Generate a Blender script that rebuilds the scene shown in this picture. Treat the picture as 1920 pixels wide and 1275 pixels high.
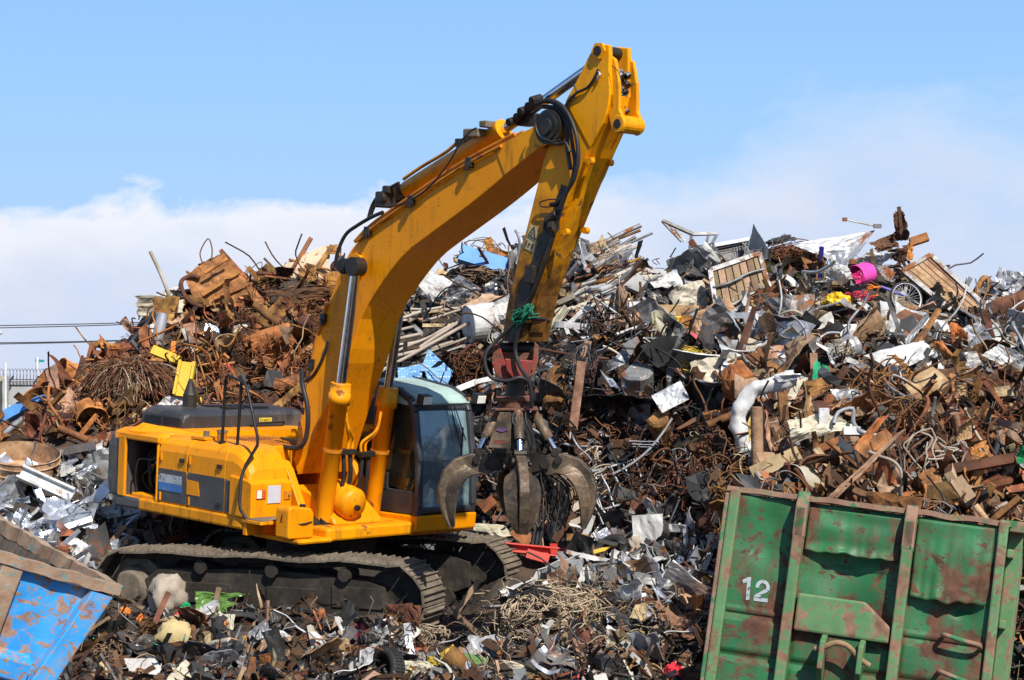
import bpy, math, random
from mathutils import Vector, Matrix, noise, Quaternion
R = math.radians
for o in list(bpy.data.objects): bpy.data.objects.remove(o)
SC = bpy.context.scene
COL = SC.collection
# ---------------------------------------------------------------- camera
F_PX, CAM_H, Y_HOR = 3750.0, 4.2, 578.0          # focal length in photo pixels, eye height, horizon row
PITCH = math.atan((637.5 - Y_HOR) / F_PX)
cam = bpy.data.cameras.new('camera'); co = bpy.data.objects.new('camera', cam); COL.objects.link(co)
co.location = (0, 0, CAM_H); co.rotation_euler = (math.pi/2 - PITCH, 0, 0)
cam.sensor_width = 36; cam.lens = F_PX/1920*36; cam.clip_end = 9000; cam.clip_start = .1
SC.camera = co
# ---------------------------------------------------------------- light
SUN_AZ, SUN_EL = R(28), R(47)                    # sun behind the camera's right shoulder
sdir = Vector((math.sin(SUN_AZ)*math.cos(SUN_EL), -math.cos(SUN_AZ)*math.cos(SUN_EL), math.sin(SUN_EL)))
sl = bpy.data.lights.new('sun', 'SUN'); sl.energy = 5.0; sl.angle = R(.5); sl.color = (1, .95, .87)
so = bpy.data.objects.new('sun', sl); COL.objects.link(so); so.rotation_euler = sdir.to_track_quat('Z', 'Y').to_euler()
so.location = (10, -10, 30)
SC.view_settings.view_transform = 'Standard'; SC.view_settings.look = 'None'
SC.view_settings.exposure = 0.33; SC.view_settings.gamma = 1; SC.view_settings.use_curve_mapping = False
W = bpy.data.worlds.new('World'); SC.world = W; W.use_nodes = True

def nd(nt, t, **kw):
    n = nt.nodes.new('ShaderNode' + t)
    for k, v in kw.items():
        if k.startswith('i_'):
            key = k[2:]; key = int(key) if key.isdigit() else key.replace('_', ' ')
            s = n.inputs[key]
            if hasattr(v, 'is_output') or isinstance(v, bpy.types.NodeSocket): nt.links.new(v, s)
            else: s.default_value = v
        else: setattr(n, k, v)
    return n
def ramp(nt, fac, stops):
    n = nt.nodes.new('ShaderNodeValToRGB'); e = n.color_ramp.elements
    while len(e) < len(stops): e.new(.5)
    for q, (p, c) in zip(e, stops): q.position = p; q.color = (*c, 1) if len(c) == 3 else c
    nt.links.new(fac, n.inputs[0]); return n.outputs[0]
def mixc(nt, fac, a, b, mode='MIX'):
    n = nt.nodes.new('ShaderNodeMix'); n.data_type = 'RGBA'; n.blend_type = mode
    for k, v in ((0, fac), (6, a), (7, b)):
        if isinstance(v, bpy.types.NodeSocket): nt.links.new(v, n.inputs[k])
        else: n.inputs[k].default_value = v if k == 0 else ((*v, 1) if len(v) == 3 else v)
    return n.outputs[2]
def mth(nt, op, a, b=0.0, c=None, clamp=False):
    n = nt.nodes.new('ShaderNodeMath'); n.operation = op; n.use_clamp = clamp
    for k, v in ((0, a), (1, b), (2, c)):
        if v is None: continue
        if isinstance(v, bpy.types.NodeSocket): nt.links.new(v, n.inputs[k])
        else: n.inputs[k].default_value = v
    return n.outputs[0]
def mrange(nt, v, a, b, c=0., d=1.):
    n = nd(nt, 'MapRange', i_0=v); n.clamp = True
    for i, x in zip((1, 2, 3, 4), (a, b, c, d)): n.inputs[i].default_value = x
    return n.outputs[0]

def build_sky():
    nt = W.node_tree; nt.nodes.clear()
    sky = nd(nt, 'TexSky', sky_type='NISHITA', sun_disc=False, sun_elevation=SUN_EL, sun_rotation=math.pi - SUN_AZ)
    sky.altitude = 30; sky.air_density = 1.0; sky.dust_density = .6; sky.ozone_density = 2.2
    tc = nd(nt, 'TexCoord')
    sep = nd(nt, 'SeparateXYZ', i_0=tc.outputs['Generated'])
    x, y, z = sep.outputs
    az = mth(nt, 'ARCTAN2', x, y); el = mth(nt, 'ARCSINE', z)
    # clouds live in (azimuth, elevation): a bank on the horizon, its top edge billowed by noise
    v = nd(nt, 'CombineXYZ', i_0=mth(nt, 'MULTIPLY', az, 9.0), i_1=mth(nt, 'MULTIPLY', el, 16.0))
    n1 = nd(nt, 'TexNoise', i_Vector=v.outputs[0], i_Scale=1.25, i_Detail=10., i_Roughness=.6, i_Distortion=.3)
    v2 = nd(nt, 'CombineXYZ', i_0=mth(nt, 'MULTIPLY', az, 5.), i_1=mth(nt, 'MULTIPLY', el, 3.), i_2=3.7)
    n2 = nd(nt, 'TexNoise', i_Vector=v2.outputs[0], i_Scale=1.6, i_Detail=3., i_Roughness=.5)
    # height of the bank: higher toward the right of the view
    right = mrange(nt, az, .0, .16)
    top = mth(nt, 'ADD', mth(nt, 'MULTIPLY', right, .060), .052)
    top = mth(nt, 'ADD', top, mth(nt, 'MULTIPLY', mth(nt, 'SUBTRACT', n2.outputs[0], .5), .05))
    dens = mth(nt, 'SUBTRACT', top, el)
    dens = mth(nt, 'ADD', dens, mth(nt, 'MULTIPLY', mth(nt, 'SUBTRACT', n1.outputs[0], .5), .105))
    soft = mth(nt, 'ADD', mth(nt, 'MULTIPLY', right, .045), .012)
    m = mth(nt, 'MULTIPLY', mth(nt, 'DIVIDE', mth(nt, 'ADD', dens, .004), soft), 1.0, clamp=True)
    n3 = nd(nt, 'TexNoise', i_Vector=v.outputs[0], i_Scale=.9, i_Detail=6., i_Roughness=.6)
    m = mth(nt, 'MULTIPLY', m, mrange(nt, mth(nt, 'SUBTRACT', n3.outputs[0], mth(nt, 'MULTIPLY', right, .07)), .27, .55, .42, .96))
    ccol = ramp(nt, dens, [(0.0, (.87, .885, .94)), (.015, (.80, .825, .91)), (.05, (.67, .72, .86)), (.16, (.60, .66, .83))])
    low = ramp(nt, el, [(0, (.47, .64, .92)), (.05, (.38, .61, .95)), (.10, (.335, .59, .95)), (.16, (.28, .54, .96)), (.25, (.2, .45, .95)), (.6, (.10, .26, .75))])
    # the Nishita sky lights the place; thin high haze evens out its band near the horizon
    nish = mixc(nt, 1.0, sky.outputs[0], (.10, .10, .10), 'MULTIPLY')
    base = mixc(nt, mrange(nt, el, .12, .5, .92, .15), nish, low)
    col = mixc(nt, m, base, ccol)
    bg = nd(nt, 'Background', i_Color=col, i_Strength=SKY_STR)
    out = nt.nodes.new('ShaderNodeOutputWorld'); nt.links.new(bg.outputs[0], out.inputs[0])
SKY_STR = .86
build_sky()

# ---------------------------------------------------------------- where a photo pixel lies in the place
EYE = Vector((0, 0, CAM_H))
_cp, _sp = math.cos(PITCH), math.sin(PITCH)
def ray(px, py):
    a, b = (px - 960)/F_PX, -(py - 637.5)/F_PX
    return Vector((a, _cp + b*_sp, -_sp + b*_cp))
def P(px, py, D):
    d = ray(px, py); return EYE + d*(D/d.y)
def to_px(w):
    x, y, z = w[0], w[1]*_cp - (w[2]-CAM_H)*_sp, w[1]*_sp + (w[2]-CAM_H)*_cp
    return 960 + F_PX*x/y, 637.5 - F_PX*z/y

# ---------------------------------------------------------------- materials
MATS = {}
def paint(name, c1, c2, rust=.0, rustc=((.16, .05, .015), (.30, .11, .03)), rough=.55, metal=0., scale=3., bump=.25, vary=None,
          dirt=.0, dirtc=(.05, .04, .03), soft=.05, streak=False, rscale=1.7, hv=.03, vv=.5, spec=.4, space='Object', bscale=9., wear=None, rust2=0.):
    m = bpy.data.materials.new(name); m.use_nodes = True; nt = m.node_tree
    b = nt.nodes['Principled BSDF']
    tc = nd(nt, 'TexCoord'); src = tc.outputs[space]
    rnd = None
    if vary == 'obj': rnd = nd(nt, 'ObjectInfo').outputs['Random']
    elif vary == 'island': rnd = nd(nt, 'NewGeometry').outputs['Random Per Island']
    if rnd is not None:
        off = nd(nt, 'VectorMath', operation='ADD'); nt.links.new(src, off.inputs[0])
        cx = nd(nt, 'CombineXYZ', i_0=mth(nt, 'MULTIPLY', rnd, 37.), i_1=mth(nt, 'MULTIPLY', rnd, 91.)); nt.links.new(cx.outputs[0], off.inputs[1]); src = off.outputs[0]
    n1 = nd(nt, 'TexNoise', i_Vector=src, i_Scale=scale, i_Detail=6., i_Roughness=.6)
    col = ramp(nt, n1.outputs[0], [(.3, c1), (.7, c2)])
    if rnd is not None:
        hs = nd(nt, 'HueSaturation', i_Color=col, i_Hue=mrange(nt, rnd, 0, 1, .5-hv, .5+hv), i_Value=mrange(nt, mth(nt, 'FRACT', mth(nt, 'MULTIPLY', rnd, 7.31)), 0, 1, 1-vv, 1+vv))
        col = hs.outputs[0]
    rg = rough
    if wear:                                             # paint worn off and greased toward one end of the part
        wz = nd(nt, 'SeparateXYZ', i_0=tc.outputs['Object']).outputs[2]
        wn = nd(nt, 'TexNoise', i_Vector=tc.outputs['Object'], i_Scale=2.6, i_Detail=9., i_Roughness=.7)
        wv = mth(nt, 'ADD', wz, mth(nt, 'MULTIPLY', mth(nt, 'SUBTRACT', wn.outputs[0], .5), wear[3]))
        wc = ramp(nt, nd(nt, 'TexNoise', i_Vector=tc.outputs['Object'], i_Scale=7., i_Detail=6.).outputs[0], [(.35, wear[4]), (.65, wear[5])])
        col = mixc(nt, mrange(nt, wv, wear[0], wear[1], wear[2], 0.), col, wc)
    hgt = nd(nt, 'TexNoise', i_Vector=src, i_Scale=bscale, i_Detail=5., i_Roughness=.6).outputs[0]
    if dirt > 0:
        dv = src
        if streak:
            mp = nd(nt, 'Mapping', i_Vector=src); mp.inputs['Scale'].default_value = (3.5, 3.5, .45); dv = mp.outputs[0]
        dn = nd(nt, 'TexNoise', i_Vector=dv, i_Scale=2.2 if vary is None else (3.6 if vary == 'obj' else 6.), i_Detail=9., i_Roughness=.7)
        dm = mrange(nt, dn.outputs[0], .62 - .3*dirt, .80 - .25*dirt, 0, min(1., .45 + dirt*.5))
        col = mixc(nt, dm, col, dirtc)
    if rust > 0:
        rn = nd(nt, 'TexNoise', i_Vector=src, i_Scale=rscale, i_Detail=10., i_Roughness=.7, i_Distortion=.4)
        rm = mrange(nt, rn.outputs[0], .72 - .42*rust - soft*.5, .72 - .42*rust + soft*.5)
        rc = ramp(nt, hgt, [(.3, rustc[0]), (.7, rustc[1])])
        if rnd is not None and rust >= 1: pass
        if rust2:                                        # chips and scratches, fine and sharp
            mp2 = nd(nt, 'Mapping', i_Vector=src); mp2.inputs['Rotation'].default_value = (.5, .7, .4); mp2.inputs['Scale'].default_value = (1., 3.2, 1.6)
            r2 = nd(nt, 'TexNoise', i_Vector=mp2.outputs[0], i_Scale=rscale*3.2, i_Detail=8., i_Roughness=.72, i_Distortion=.8)
            rm = mth(nt, 'MAXIMUM', rm, mrange(nt, r2.outputs[0], .70 - .3*rust2, .72 - .3*rust2))
        col = mixc(nt, rm, col, rc)
        rg = mrange(nt, rm, 0, 1, rough, .88)
        if metal > 0: nt.links.new(mrange(nt, rm, 0, 1, metal, .0), b.inputs['Metallic'])
    elif metal > 0: b.inputs['Metallic'].default_value = metal
    nt.links.new(col, b.inputs['Base Color'])
    if isinstance(rg, float): nt.links.new(mrange(nt, hgt, .25, .75, max(.04, rg-.12), min(1, rg+.12)), b.inputs['Roughness'])
    else: nt.links.new(rg, b.inputs['Roughness'])
    b.inputs['Specular IOR Level'].default_value = spec
    if bump > 0:
        bp = nd(nt, 'Bump', i_Height=hgt, i_Strength=bump, i_Distance=.02); nt.links.new(bp.outputs[0], b.inputs['Normal'])
    MATS[name] = m; return m
def plain(name, c, rough=.5, metal=0., **kw):
    return paint(name, tuple(x*.85 for x in c), tuple(min(1, x*1.12) for x in c), rough=rough, metal=metal, bump=kw.pop('bump', .08), **kw)

YEL, YEL2 = (.72, .242, .001), (.87, .322, .0012)
paint('yellow_paint', YEL, YEL2, rough=.42, spec=.22, dirt=.3, dirtc=(.22, .085, .010), streak=True, rust=.14, rust2=.28, bump=.06, scale=1.1, rscale=5., bscale=5.)
paint('yellow_grimy', (.72, .25, .001), (.84, .33, .002), rough=.45, spec=.22, dirt=.42, dirtc=(.07, .04, .015), streak=True, rust=.22, bump=.12, scale=1.4, rscale=4.)
paint('yellow_stick', (.76, .285, .001), (.90, .37, .0012), rough=.42, spec=.22, dirt=.34, dirtc=(.06, .035, .012), streak=True, rust=.24, rustc=((.07, .035, .015), (.22, .10, .03)), bump=.1, scale=1.2, rscale=2.6, wear=(4.45, 5.6, .97, 2.8, (.02, .012, .006), (.17, .075, .018)))
paint('orange_tube', (.45, .15, .01), (.62, .24, .01), rough=.5, dirt=.5, dirtc=(.12, .05, .02), rust=.35, bump=.15)
paint('charcoal_paint', (.045, .045, .045), (.085, .08, .075), rough=.5, dirt=.3, dirtc=(.14, .115, .085), bump=.05)
paint('hood_black', (.03, .031, .034), (.05, .05, .052), rough=.42, dirt=.45, dirtc=(.16, .13, .105), bump=.05, scale=1.5)
paint('black_part', (.008, .008, .009), (.02, .02, .02), rough=.5, dirt=.25, dirtc=(.06, .045, .03), bump=.1)
paint('rubber_hose', (.012, .012, .013), (.028, .027, .026), rough=.5, bump=.1, dirt=.25, dirtc=(.08, .06, .045))
paint('grease', (.012, .010, .008), (.035, .026, .018), rough=.42, bump=.4, dirt=.2, dirtc=(.10, .07, .04))
paint('track_mud', (.095, .076, .055), (.22, .175, .125), rough=.9, bump=.6, dirt=.35, dirtc=(.045, .037, .03), scale=5.)
paint('track_dark', (.017, .014, .0105), (.040, .032, .024), rough=.85, bump=.5, dirt=.42, dirtc=(.10, .077, .053))
paint('chrome', (.62, .62, .64), (.75, .75, .77), rough=.16, metal=1., bump=.02)
paint('cab_black', (.022, .023, .027), (.05, .052, .058), rough=.45, bump=.05, dirt=.35, dirtc=(.06, .058, .056))
paint('cab_roof', (.27, .39, .34), (.38, .50, .45), rough=.6, bump=.05, dirt=.55, dirtc=(.20, .19, .16), rust=.06)
paint('grapple_steel', (.035, .027, .02), (.12, .085, .055), rough=.5, metal=.35, bump=.35, dirt=.6, dirtc=(.30, .215, .135), scale=4., bscale=20., rust=.4, rustc=((.05, .03, .02), (.20, .12, .07)))
paint('grapple_dark', (.02, .017, .014), (.05, .04, .032), rough=.5, metal=.3, bump=.35, dirt=.35, dirtc=(.14, .095, .06))
paint('grapple_red', (.20, .018, .014), (.32, .04, .03), rough=.55, bump=.3, rust=.62, rust2=.4, rustc=((.08, .03, .018), (.20, .09, .05)), dirt=.4, dirtc=(.06, .035, .025))
plain('sticker_cream', (.50, .40, .20), rough=.6, rust=.15, rustc=((.35, .15, .02), (.5, .25, .02)), rscale=9.)
plain('sticker_black', (.02, .018, .015)); plain('sticker_blue', (.05, .16, .42), rough=.6, rust=.3, rustc=((.18, .18, .18), (.35, .36, .38)), rscale=14.)
plain('sticker_white', (.42, .45, .48), rough=.6, rust=.4, rustc=((.07, .06, .05), (.18, .14, .1)), rscale=14.)
plain('sticker_yellow', (.62, .46, .05), rough=.6, rust=.3, rustc=((.06, .06, .05), (.3, .24, .05)), rscale=22.)
plain('plate_white', (.52, .53, .55), rough=.45, rust=.15, rustc=((.2, .17, .13), (.3, .25, .2)), rscale=8.)
plain('lamp_lens', (.75, .72, .62), rough=.15); plain('lamp_orange', (.75, .16, .02), rough=.3)
plain('teal_cloth', (.06, .22, .22), rough=.9, bump=.3); plain('rope_green', (.01, .16, .085), rough=.7)
def glass_mat(name, tint, alpha_mix, dust_sheen=(.22, .21, .18), refl=.06):
    m = bpy.data.materials.new(name); m.use_nodes = True; nt = m.node_tree; nt.nodes.clear()
    tr = nd(nt, 'BsdfTransparent', i_Color=(*tint, 1)); gl = nd(nt, 'BsdfGlossy', i_Color=(.9, .95, .95, 1), i_Roughness=.04)
    df = nd(nt, 'BsdfDiffuse', i_Color=(*dust_sheen, 1))
    tcn = nd(nt, 'TexCoord'); dn = nd(nt, 'TexNoise', i_Vector=tcn.outputs['Object'], i_Scale=2.5, i_Detail=6.)
    fr = nd(nt, 'Fresnel', i_IOR=1.5)
    a = nd(nt, 'MixShader', i_0=mth(nt, 'ADD', fr.outputs[0], refl, clamp=True)); nt.links.new(tr.outputs[0], a.inputs[1]); nt.links.new(gl.outputs[0], a.inputs[2])
    c = nd(nt, 'MixShader', i_0=mrange(nt, dn.outputs[0], .4, .75, alpha_mix*.3, alpha_mix)); nt.links.new(a.outputs[0], c.inputs[1]); nt.links.new(df.outputs[0], c.inputs[2])
    o = nt.nodes.new('ShaderNodeOutputMaterial'); nt.links.new(c.outputs[0], o.inputs[0]); MATS[name] = m
glass_mat('cab_glass', (.20, .27, .22), .30, (.085, .10, .075), .03); glass_mat('screen_glass', (.6, .84, .84), .66, (.34, .50, .52), .14)  # windscreen's pale teal film stands in for its bluish reflection

# ---------------------------------------------------------------- mesh collector
def frame_of(d, up=Vector((0, 0, 1))):
    d = d.normalized(); u = up if abs(d.dot(up)) < .95 else Vector((1, 0, 0))
    a = d.cross(u).normalized(); return a, a.cross(d).normalized()
class MB:
    def __init__(s): s.v = []; s.f = []; s.mi = []; s.sm = []
    def add(s, vs, fs, mi=0, smooth=False):
        b = len(s.v); s.v += [tuple(p) for p in vs]
        for f in fs: s.f.append(tuple(i + b for i in f)); s.mi.append(mi); s.sm.append(smooth)
    def box(s, c, size, M=None, mi=0):
        c = Vector(c); h = Vector(size)/2; vs = []
        for x, y, z in ((-1,-1,-1),(1,-1,-1),(1,1,-1),(-1,1,-1),(-1,-1,1),(1,-1,1),(1,1,1),(-1,1,1)):
            p = Vector((x*h.x, y*h.y, z*h.z)); vs.append(c + (M @ p if M is not None else p))
        s.add(vs, [(0,3,2,1),(4,5,6,7),(0,1,5,4),(1,2,6,5),(2,3,7,6),(3,0,4,7)], mi)
    def bx(s, lo, hi, mi=0):
        lo, hi = Vector(lo), Vector(hi); s.box((lo+hi)/2, hi-lo, None, mi)
    def tube(s, pts, r, n=8, mi=0, caps=True, taper=None, smooth=True):
        pts = [Vector(p) for p in pts]; k = len(pts); vs = []; fs = []
        a = None
        for i, p in enumerate(pts):
            d = (pts[min(i+1, k-1)] - pts[max(i-1, 0)])
            if d.length < 1e-9: d = Vector((0, 0, 1))
            d.normalize()
            if a is None: a, b = frame_of(d)
            else:
                a = a - d*a.dot(d)
                a = a.normalized() if a.length > 1e-6 else frame_of(d)[0]
                b = a.cross(d)
            rr = r if not taper else r + (taper - r)*i/(k-1)
            if isinstance(r, (list, tuple)): rr = r[i]
            for j in range(n):
                t = 2*math.pi*j/n; vs.append(p + (a*math.cos(t) + b*math.sin(t))*rr)
        for i in range(k-1):
            for j in range(n): fs.append((i*n+j, i*n+(j+1) % n, (i+1)*n+(j+1) % n, (i+1)*n+j))
        s.add(vs, fs, mi, smooth)
        if caps: s.add(vs[:n], [tuple(range(n))], mi); s.add(vs[-n:], [tuple(range(n-1, -1, -1))], mi)
    def disc_ring(s, c, axis, prof, n=24, mi=0, smooth=False):
        """lathe: prof = [(radius, along axis)]"""
        c = Vector(c); ax = Vector(axis).normalized(); a, b = frame_of(ax); vs = []; fs = []
        for r, h in prof:
            for j in range(n):
                t = 2*math.pi*j/n; vs.append(c + ax*h + (a*math.cos(t) + b*math.sin(t))*r)
        for i in range(len(prof)-1):
            for j in range(n): fs.append((i*n+j, i*n+(j+1) % n, (i+1)*n+(j+1) % n, (i+1)*n+j))
        s.add(vs, fs, mi, smooth)
    def cyl(s, c, axis, r, h, n=24, mi=0, smooth=False):
        s.disc_ring(c, axis, [(1e-4, -h/2), (r, -h/2), (r, h/2), (1e-4, h/2)], n, mi, smooth)
    def prism(s, poly, fn, d0, d1, mi=0):
        """poly: 2-D outline; fn(u, v, d) -> point"""
        n = len(poly); vs = [fn(u, v, d0) for u, v in poly] + [fn(u, v, d1) for u, v in poly]
        s.add(vs, [tuple(range(n)), tuple(range(2*n-1, n-1, -1))] + [(i, n+i, n+(i+1) % n, (i+1) % n) for i in range(n)], mi)
    def loft(s, rings, mi=0, closed=True, caps=True, smooth=False):
        n = len(rings[0]); vs = [p for r in rings for p in r]; fs = []
        for i in range(len(rings)-1):
            for j in range(n if closed else n-1): fs.append((i*n+j, i*n+(j+1) % n, (i+1)*n+(j+1) % n, (i+1)*n+j))
        s.add(vs, fs, mi, smooth)
        if caps: s.add(rings[0], [tuple(range(n))], mi); s.add(rings[-1], [tuple(range(n-1, -1, -1))], mi)
    def grid(s, fn, nx, ny, mi=0, smooth=False, thick=0.):
        vs = [Vector(fn(i/nx, j/ny)) for j in range(ny+1) for i in range(nx+1)]
        w = nx+1; fs = [(j*w+i, j*w+i+1, (j+1)*w+i+1, (j+1)*w+i) for j in range(ny) for i in range(nx)]
        if thick <= 0: s.add(vs, fs, mi, smooth); return
        nv = [Vector((0, 0, 0)) for _ in vs]
        for f in fs:
            q = (vs[f[1]]-vs[f[0]]).cross(vs[f[3]]-vs[f[0]])
            if q.length > 1e-12:
                q.normalize()
                for k in f: nv[k] += q
        lo = [p - (q.normalized() if q.length > 1e-9 else Vector((0, 0, 1)))*thick for p, q in zip(vs, nv)]
        N = len(vs); per = [(i, i+1) for i in range(nx)] + [(j*w+nx, (j+1)*w+nx) for j in range(ny)] + [(ny*w+i+1, ny*w+i) for i in range(nx)] + [((j+1)*w, j*w) for j in range(ny)]
        s.add(vs + lo, fs + [tuple(k+N for k in reversed(f)) for f in fs] + [(b, a, a+N, b+N) for a, b in per], mi, smooth)
    def build(s, name, mats, parent=None, origin='base', bevel=0., seg=2, loc=None, inv=None):
        if isinstance(mats, str): mats = [mats]
        vs = s.v
        if inv is not None: vs = [inv @ Vector(p) for p in vs]; L = Vector((0, 0, 0))
        elif parent is not None: L = Vector((0, 0, 0))
        elif loc is not None: L = Vector(loc)
        else:
            n = max(1, len(vs)); L = Vector((sum(p[0] for p in vs)/n, sum(p[1] for p in vs)/n, min((p[2] for p in vs), default=0)))
        if parent is None: vs = [(p[0]-L.x, p[1]-L.y, p[2]-L.z) for p in vs]
        me = bpy.data.meshes.new(name); me.from_pydata([tuple(p) for p in vs], [], s.f)
        for k in mats: me.materials.append(MATS[k])
        me.polygons.foreach_set('material_index', s.mi); me.polygons.foreach_set('use_smooth', s.sm); me.update()
        o = bpy.data.objects.new(name, me); COL.objects.link(o)
        if parent is not None: o.parent = parent
        else: o.location = L
        if bevel > 0:
            b = o.modifiers.new('edge', 'BEVEL'); b.width = bevel; b.segments = seg; b.limit_method = 'ANGLE'; b.angle_limit = R(30)
        return o
def tag(o, label, cat, group=None, kind=None):
    if label: o['label'] = label
    if cat: o['category'] = cat
    if group: o['group'] = group
    if kind: o['kind'] = kind
    return o
def empty(name, M, label, cat, group=None):
    o = bpy.data.objects.new(name, None); COL.objects.link(o); o.matrix_world = M if isinstance(M, Matrix) else Matrix.Translation(M)
    o.empty_display_size = .2
    return tag(o, label, cat, group)
def smooth_path(pts, k=6):
    pts = [Vector(p) for p in pts]; out = []
    for i in range(len(pts)-1):
        p0, p1, p2, p3 = pts[max(i-1, 0)], pts[i], pts[i+1], pts[min(i+2, len(pts)-1)]
        for j in range(k):
            t = j/k; out.append(.5*((2*p1) + (p2-p0)*t + (2*p0-5*p1+4*p2-p3)*t*t + (3*p1-p0-3*p2+p3)*t**3))
    return out + [pts[-1]]
# ================================================================ EXCAVATOR
# local axes: x forward, y to the machine's left, z up; the upper body is turned 45 degrees toward the camera
EX_C = Vector((-2.62, 26.0, .1))
_t = Vector((math.cos(R(-22)), math.sin(R(-22)), 0)); _n = Vector((-_t.y, _t.x, 0))
M_UP = Matrix.Translation(EX_C) @ Matrix.Rotation(R(2.5), 4, _n) @ Matrix.Rotation(R(-45), 4, 'Z')
M_INV = M_UP.inverted()
EYE_L = M_INV @ EYE
def L(px, py, axis, val):
    """the point of the machine that a photo pixel shows, on the machine's own plane axis = val"""
    d = M_INV.to_3x3() @ ray(px, py); k = (val - EYE_L[axis])/d[axis]; return EYE_L + d*k
def LY(pts, y): return [L(px, py, 1, y) for px, py in pts]
ex = empty('excavator', M_UP, 'yellow tracked excavator with arched boom parked in front of the scrap heap', 'excavator')
xz = lambda u, v, d: Vector((u, d, v))
yz = lambda u, v, d: Vector((d, u, v))

# ---- tracks and undercarriage (turned 23 degrees from the upper body)
M_TR = Matrix.Translation(EX_C + Vector((.15, -.06, .08))) @ Matrix.Rotation(R(-22), 4, 'Z')
T2U = M_INV @ M_TR
def track(side):
    yc = 1.3*side; hw = .3; r = .46; xr, xf = -1.95, 1.70; zc = .5
    # belt path, clockwise, with the sag of the upper run between the carrier rollers
    path = []
    n = 12
    top = [(xr + (xf-xr)*i/16, zc + r + .03*math.sin(math.pi*i/16*3)**2 - .03) for i in range(17)]
    path += top
    path += [(xf + r*math.sin(math.pi*i/n), zc + r*math.cos(math.pi*i/n)) for i in range(1, n)]
    path += [(xf - (xf-xr)*i/16, zc - r) for i in range(17)]
    path += [(xr - r*math.sin(math.pi*i/n), zc - r*math.cos(math.pi*i/n)) for i in range(1, n)]
    P2 = [Vector((a, b, 0)) for a, b in path]; P2.append(P2[0])
    lens = [0]
    for a, b in zip(P2, P2[1:]): lens.append(lens[-1] + (b-a).length)
    tot = lens[-1]; ns = 52
    mb = MB()
    def at(s):
        s %= tot
        for i in range(len(P2)-1):
            if lens[i+1] >= s:
                u = (s-lens[i])/max(1e-9, lens[i+1]-lens[i]); d = (P2[i+1]-P2[i]).normalized(); return P2[i].lerp(P2[i+1], u), d
    rnd = random.Random(5+side)
    for i in range(ns):                                   # shoes with grouser bars
        p, d = at(i*tot/ns); nrm = Vector((-d.y, d.x, 0)); w = tot/ns*.97
        jig = rnd.uniform(-.006, .006)
        def q(u, v, y): s = p + d*u + nrm*(v + jig); return T2U @ Vector((s.x, y, s.y))
        prof = [(-w/2, 0), (-w/2, .022), (-w*.36, .026), (-w*.32, .062), (-w*.25, .062), (-w*.2, .028), (w*.05, .026), (w*.09, .05), (w*.16, .05), (w*.2, .026), (w/2, .022), (w/2, 0)]
        m = len(prof); y0, y1 = yc-hw, yc+hw
        vs = [q(u, v, y0) for u, v in prof] + [q(u, v, y1) for u, v in prof]
        mb.add(vs, [tuple(range(m)), tuple(range(2*m-1, m-1, -1))] + [(k, m+k, m+(k+1) % m, (k+1) % m) for k in range(m)], 0)
        for yy in (-.07, .07):                            # chain links under the shoe
            ps = [q(u, v, yc+yy+dy) for dy in (-.025, .025) for u, v in ((-w*.5, -.09), (w*.5, -.09), (w*.5, 0), (-w*.5, 0))]
            mb.add(ps, [(0, 1, 2, 3), (7, 6, 5, 4), (0, 4, 5, 1), (1, 5, 6, 2), (2, 6, 7, 3), (3, 7, 4, 0)], 1)
    belt = mb.build('track', ['track_mud', 'track_dark'], ex)
    belt['label'] = 'mud caked crawler track'
    f = MB(); y0, y1 = yc-.17, yc+.17
    out = [(xr+.35, .26), (xf-.3, .26), (xf-.1, .34), (xf-.1, .66), (xf-.35, .74), (0, .80), (xr+.4, .74), (xr+.2, .6)]
    f.prism(out, lambda u, v, d: T2U @ Vector((u, d, v)), y0, y1)
    s_ = -1 if side < 0 else 1
    for a, b in ((-1.2, .5), (.0, .5), (.9, .55)):        # cover plates and the square hole's frame
        f.prism([(a, b-.16), (a+.7, b-.16), (a+.7, b+.1), (a, b+.1)], lambda u, v, d: T2U @ Vector((u, d, v)), yc+s_*.17, yc+s_*.19)
    f.build('track_frame', 'track_dark', belt, bevel=.015)
    for k in range(7):
        w = MB(); x = xr + .55 + k*(xf-xr-1.0)/6; w.cyl(T2U @ Vector((x, yc, .19)), T2U.to_3x3() @ Vector((0, 1, 0)), .13, .4, 16)
        w.build('track_roller', 'track_dark', belt)
    g = MB(); ax = T2U.to_3x3() @ Vector((0, 1, 0))
    g.disc_ring(T2U @ Vector((xf, yc, zc)), ax, [(1e-3, -.1), (.12, -.12), (.15, -.06), (.34, -.06), (.37, -.09), (.39, -.09), (.39, .09), (.37, .09), (.34, .06), (.15, .06), (.12, .12), (1e-3, .1)], 28)
    g.build('idler_wheel', 'track_dark', belt)
    h = MB(); h.disc_ring(T2U @ Vector((xr, yc, zc)), ax, [(1e-3, -.22), (.17, -.22), (.2, -.16), (.24, -.14), (.26, -.05), (.38, -.05), (.38, .05), (.26, .05), (.24, .14), (.17, .22), (1e-3, .22)], 28)
    h.build('sprocket', 'track_mud', belt)
    for x in (-.9, .1, 1.1):
        c = MB(); c.cyl(T2U @ Vector((x, yc+s_*.12, zc+.3)), ax, .085, .26, 14); c.build('carrier_roller', 'track_dark', belt)
track(-1); track(1)
u = MB()
u.cyl(T2U @ Vector((0, 0, .98)), (0, 0, 1), .72, .34, 32)
for a in (-.75, .75):
    u.prism([(a-.35, .5), (a+.35, .5), (a*.4+.2, .85), (a*.4-.2, .85)], lambda x, z, d: T2U @ Vector((x, d, z)), -1.2, 1.2)
u.build('undercarriage', 'track_dark', ex, bevel=.02)

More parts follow.
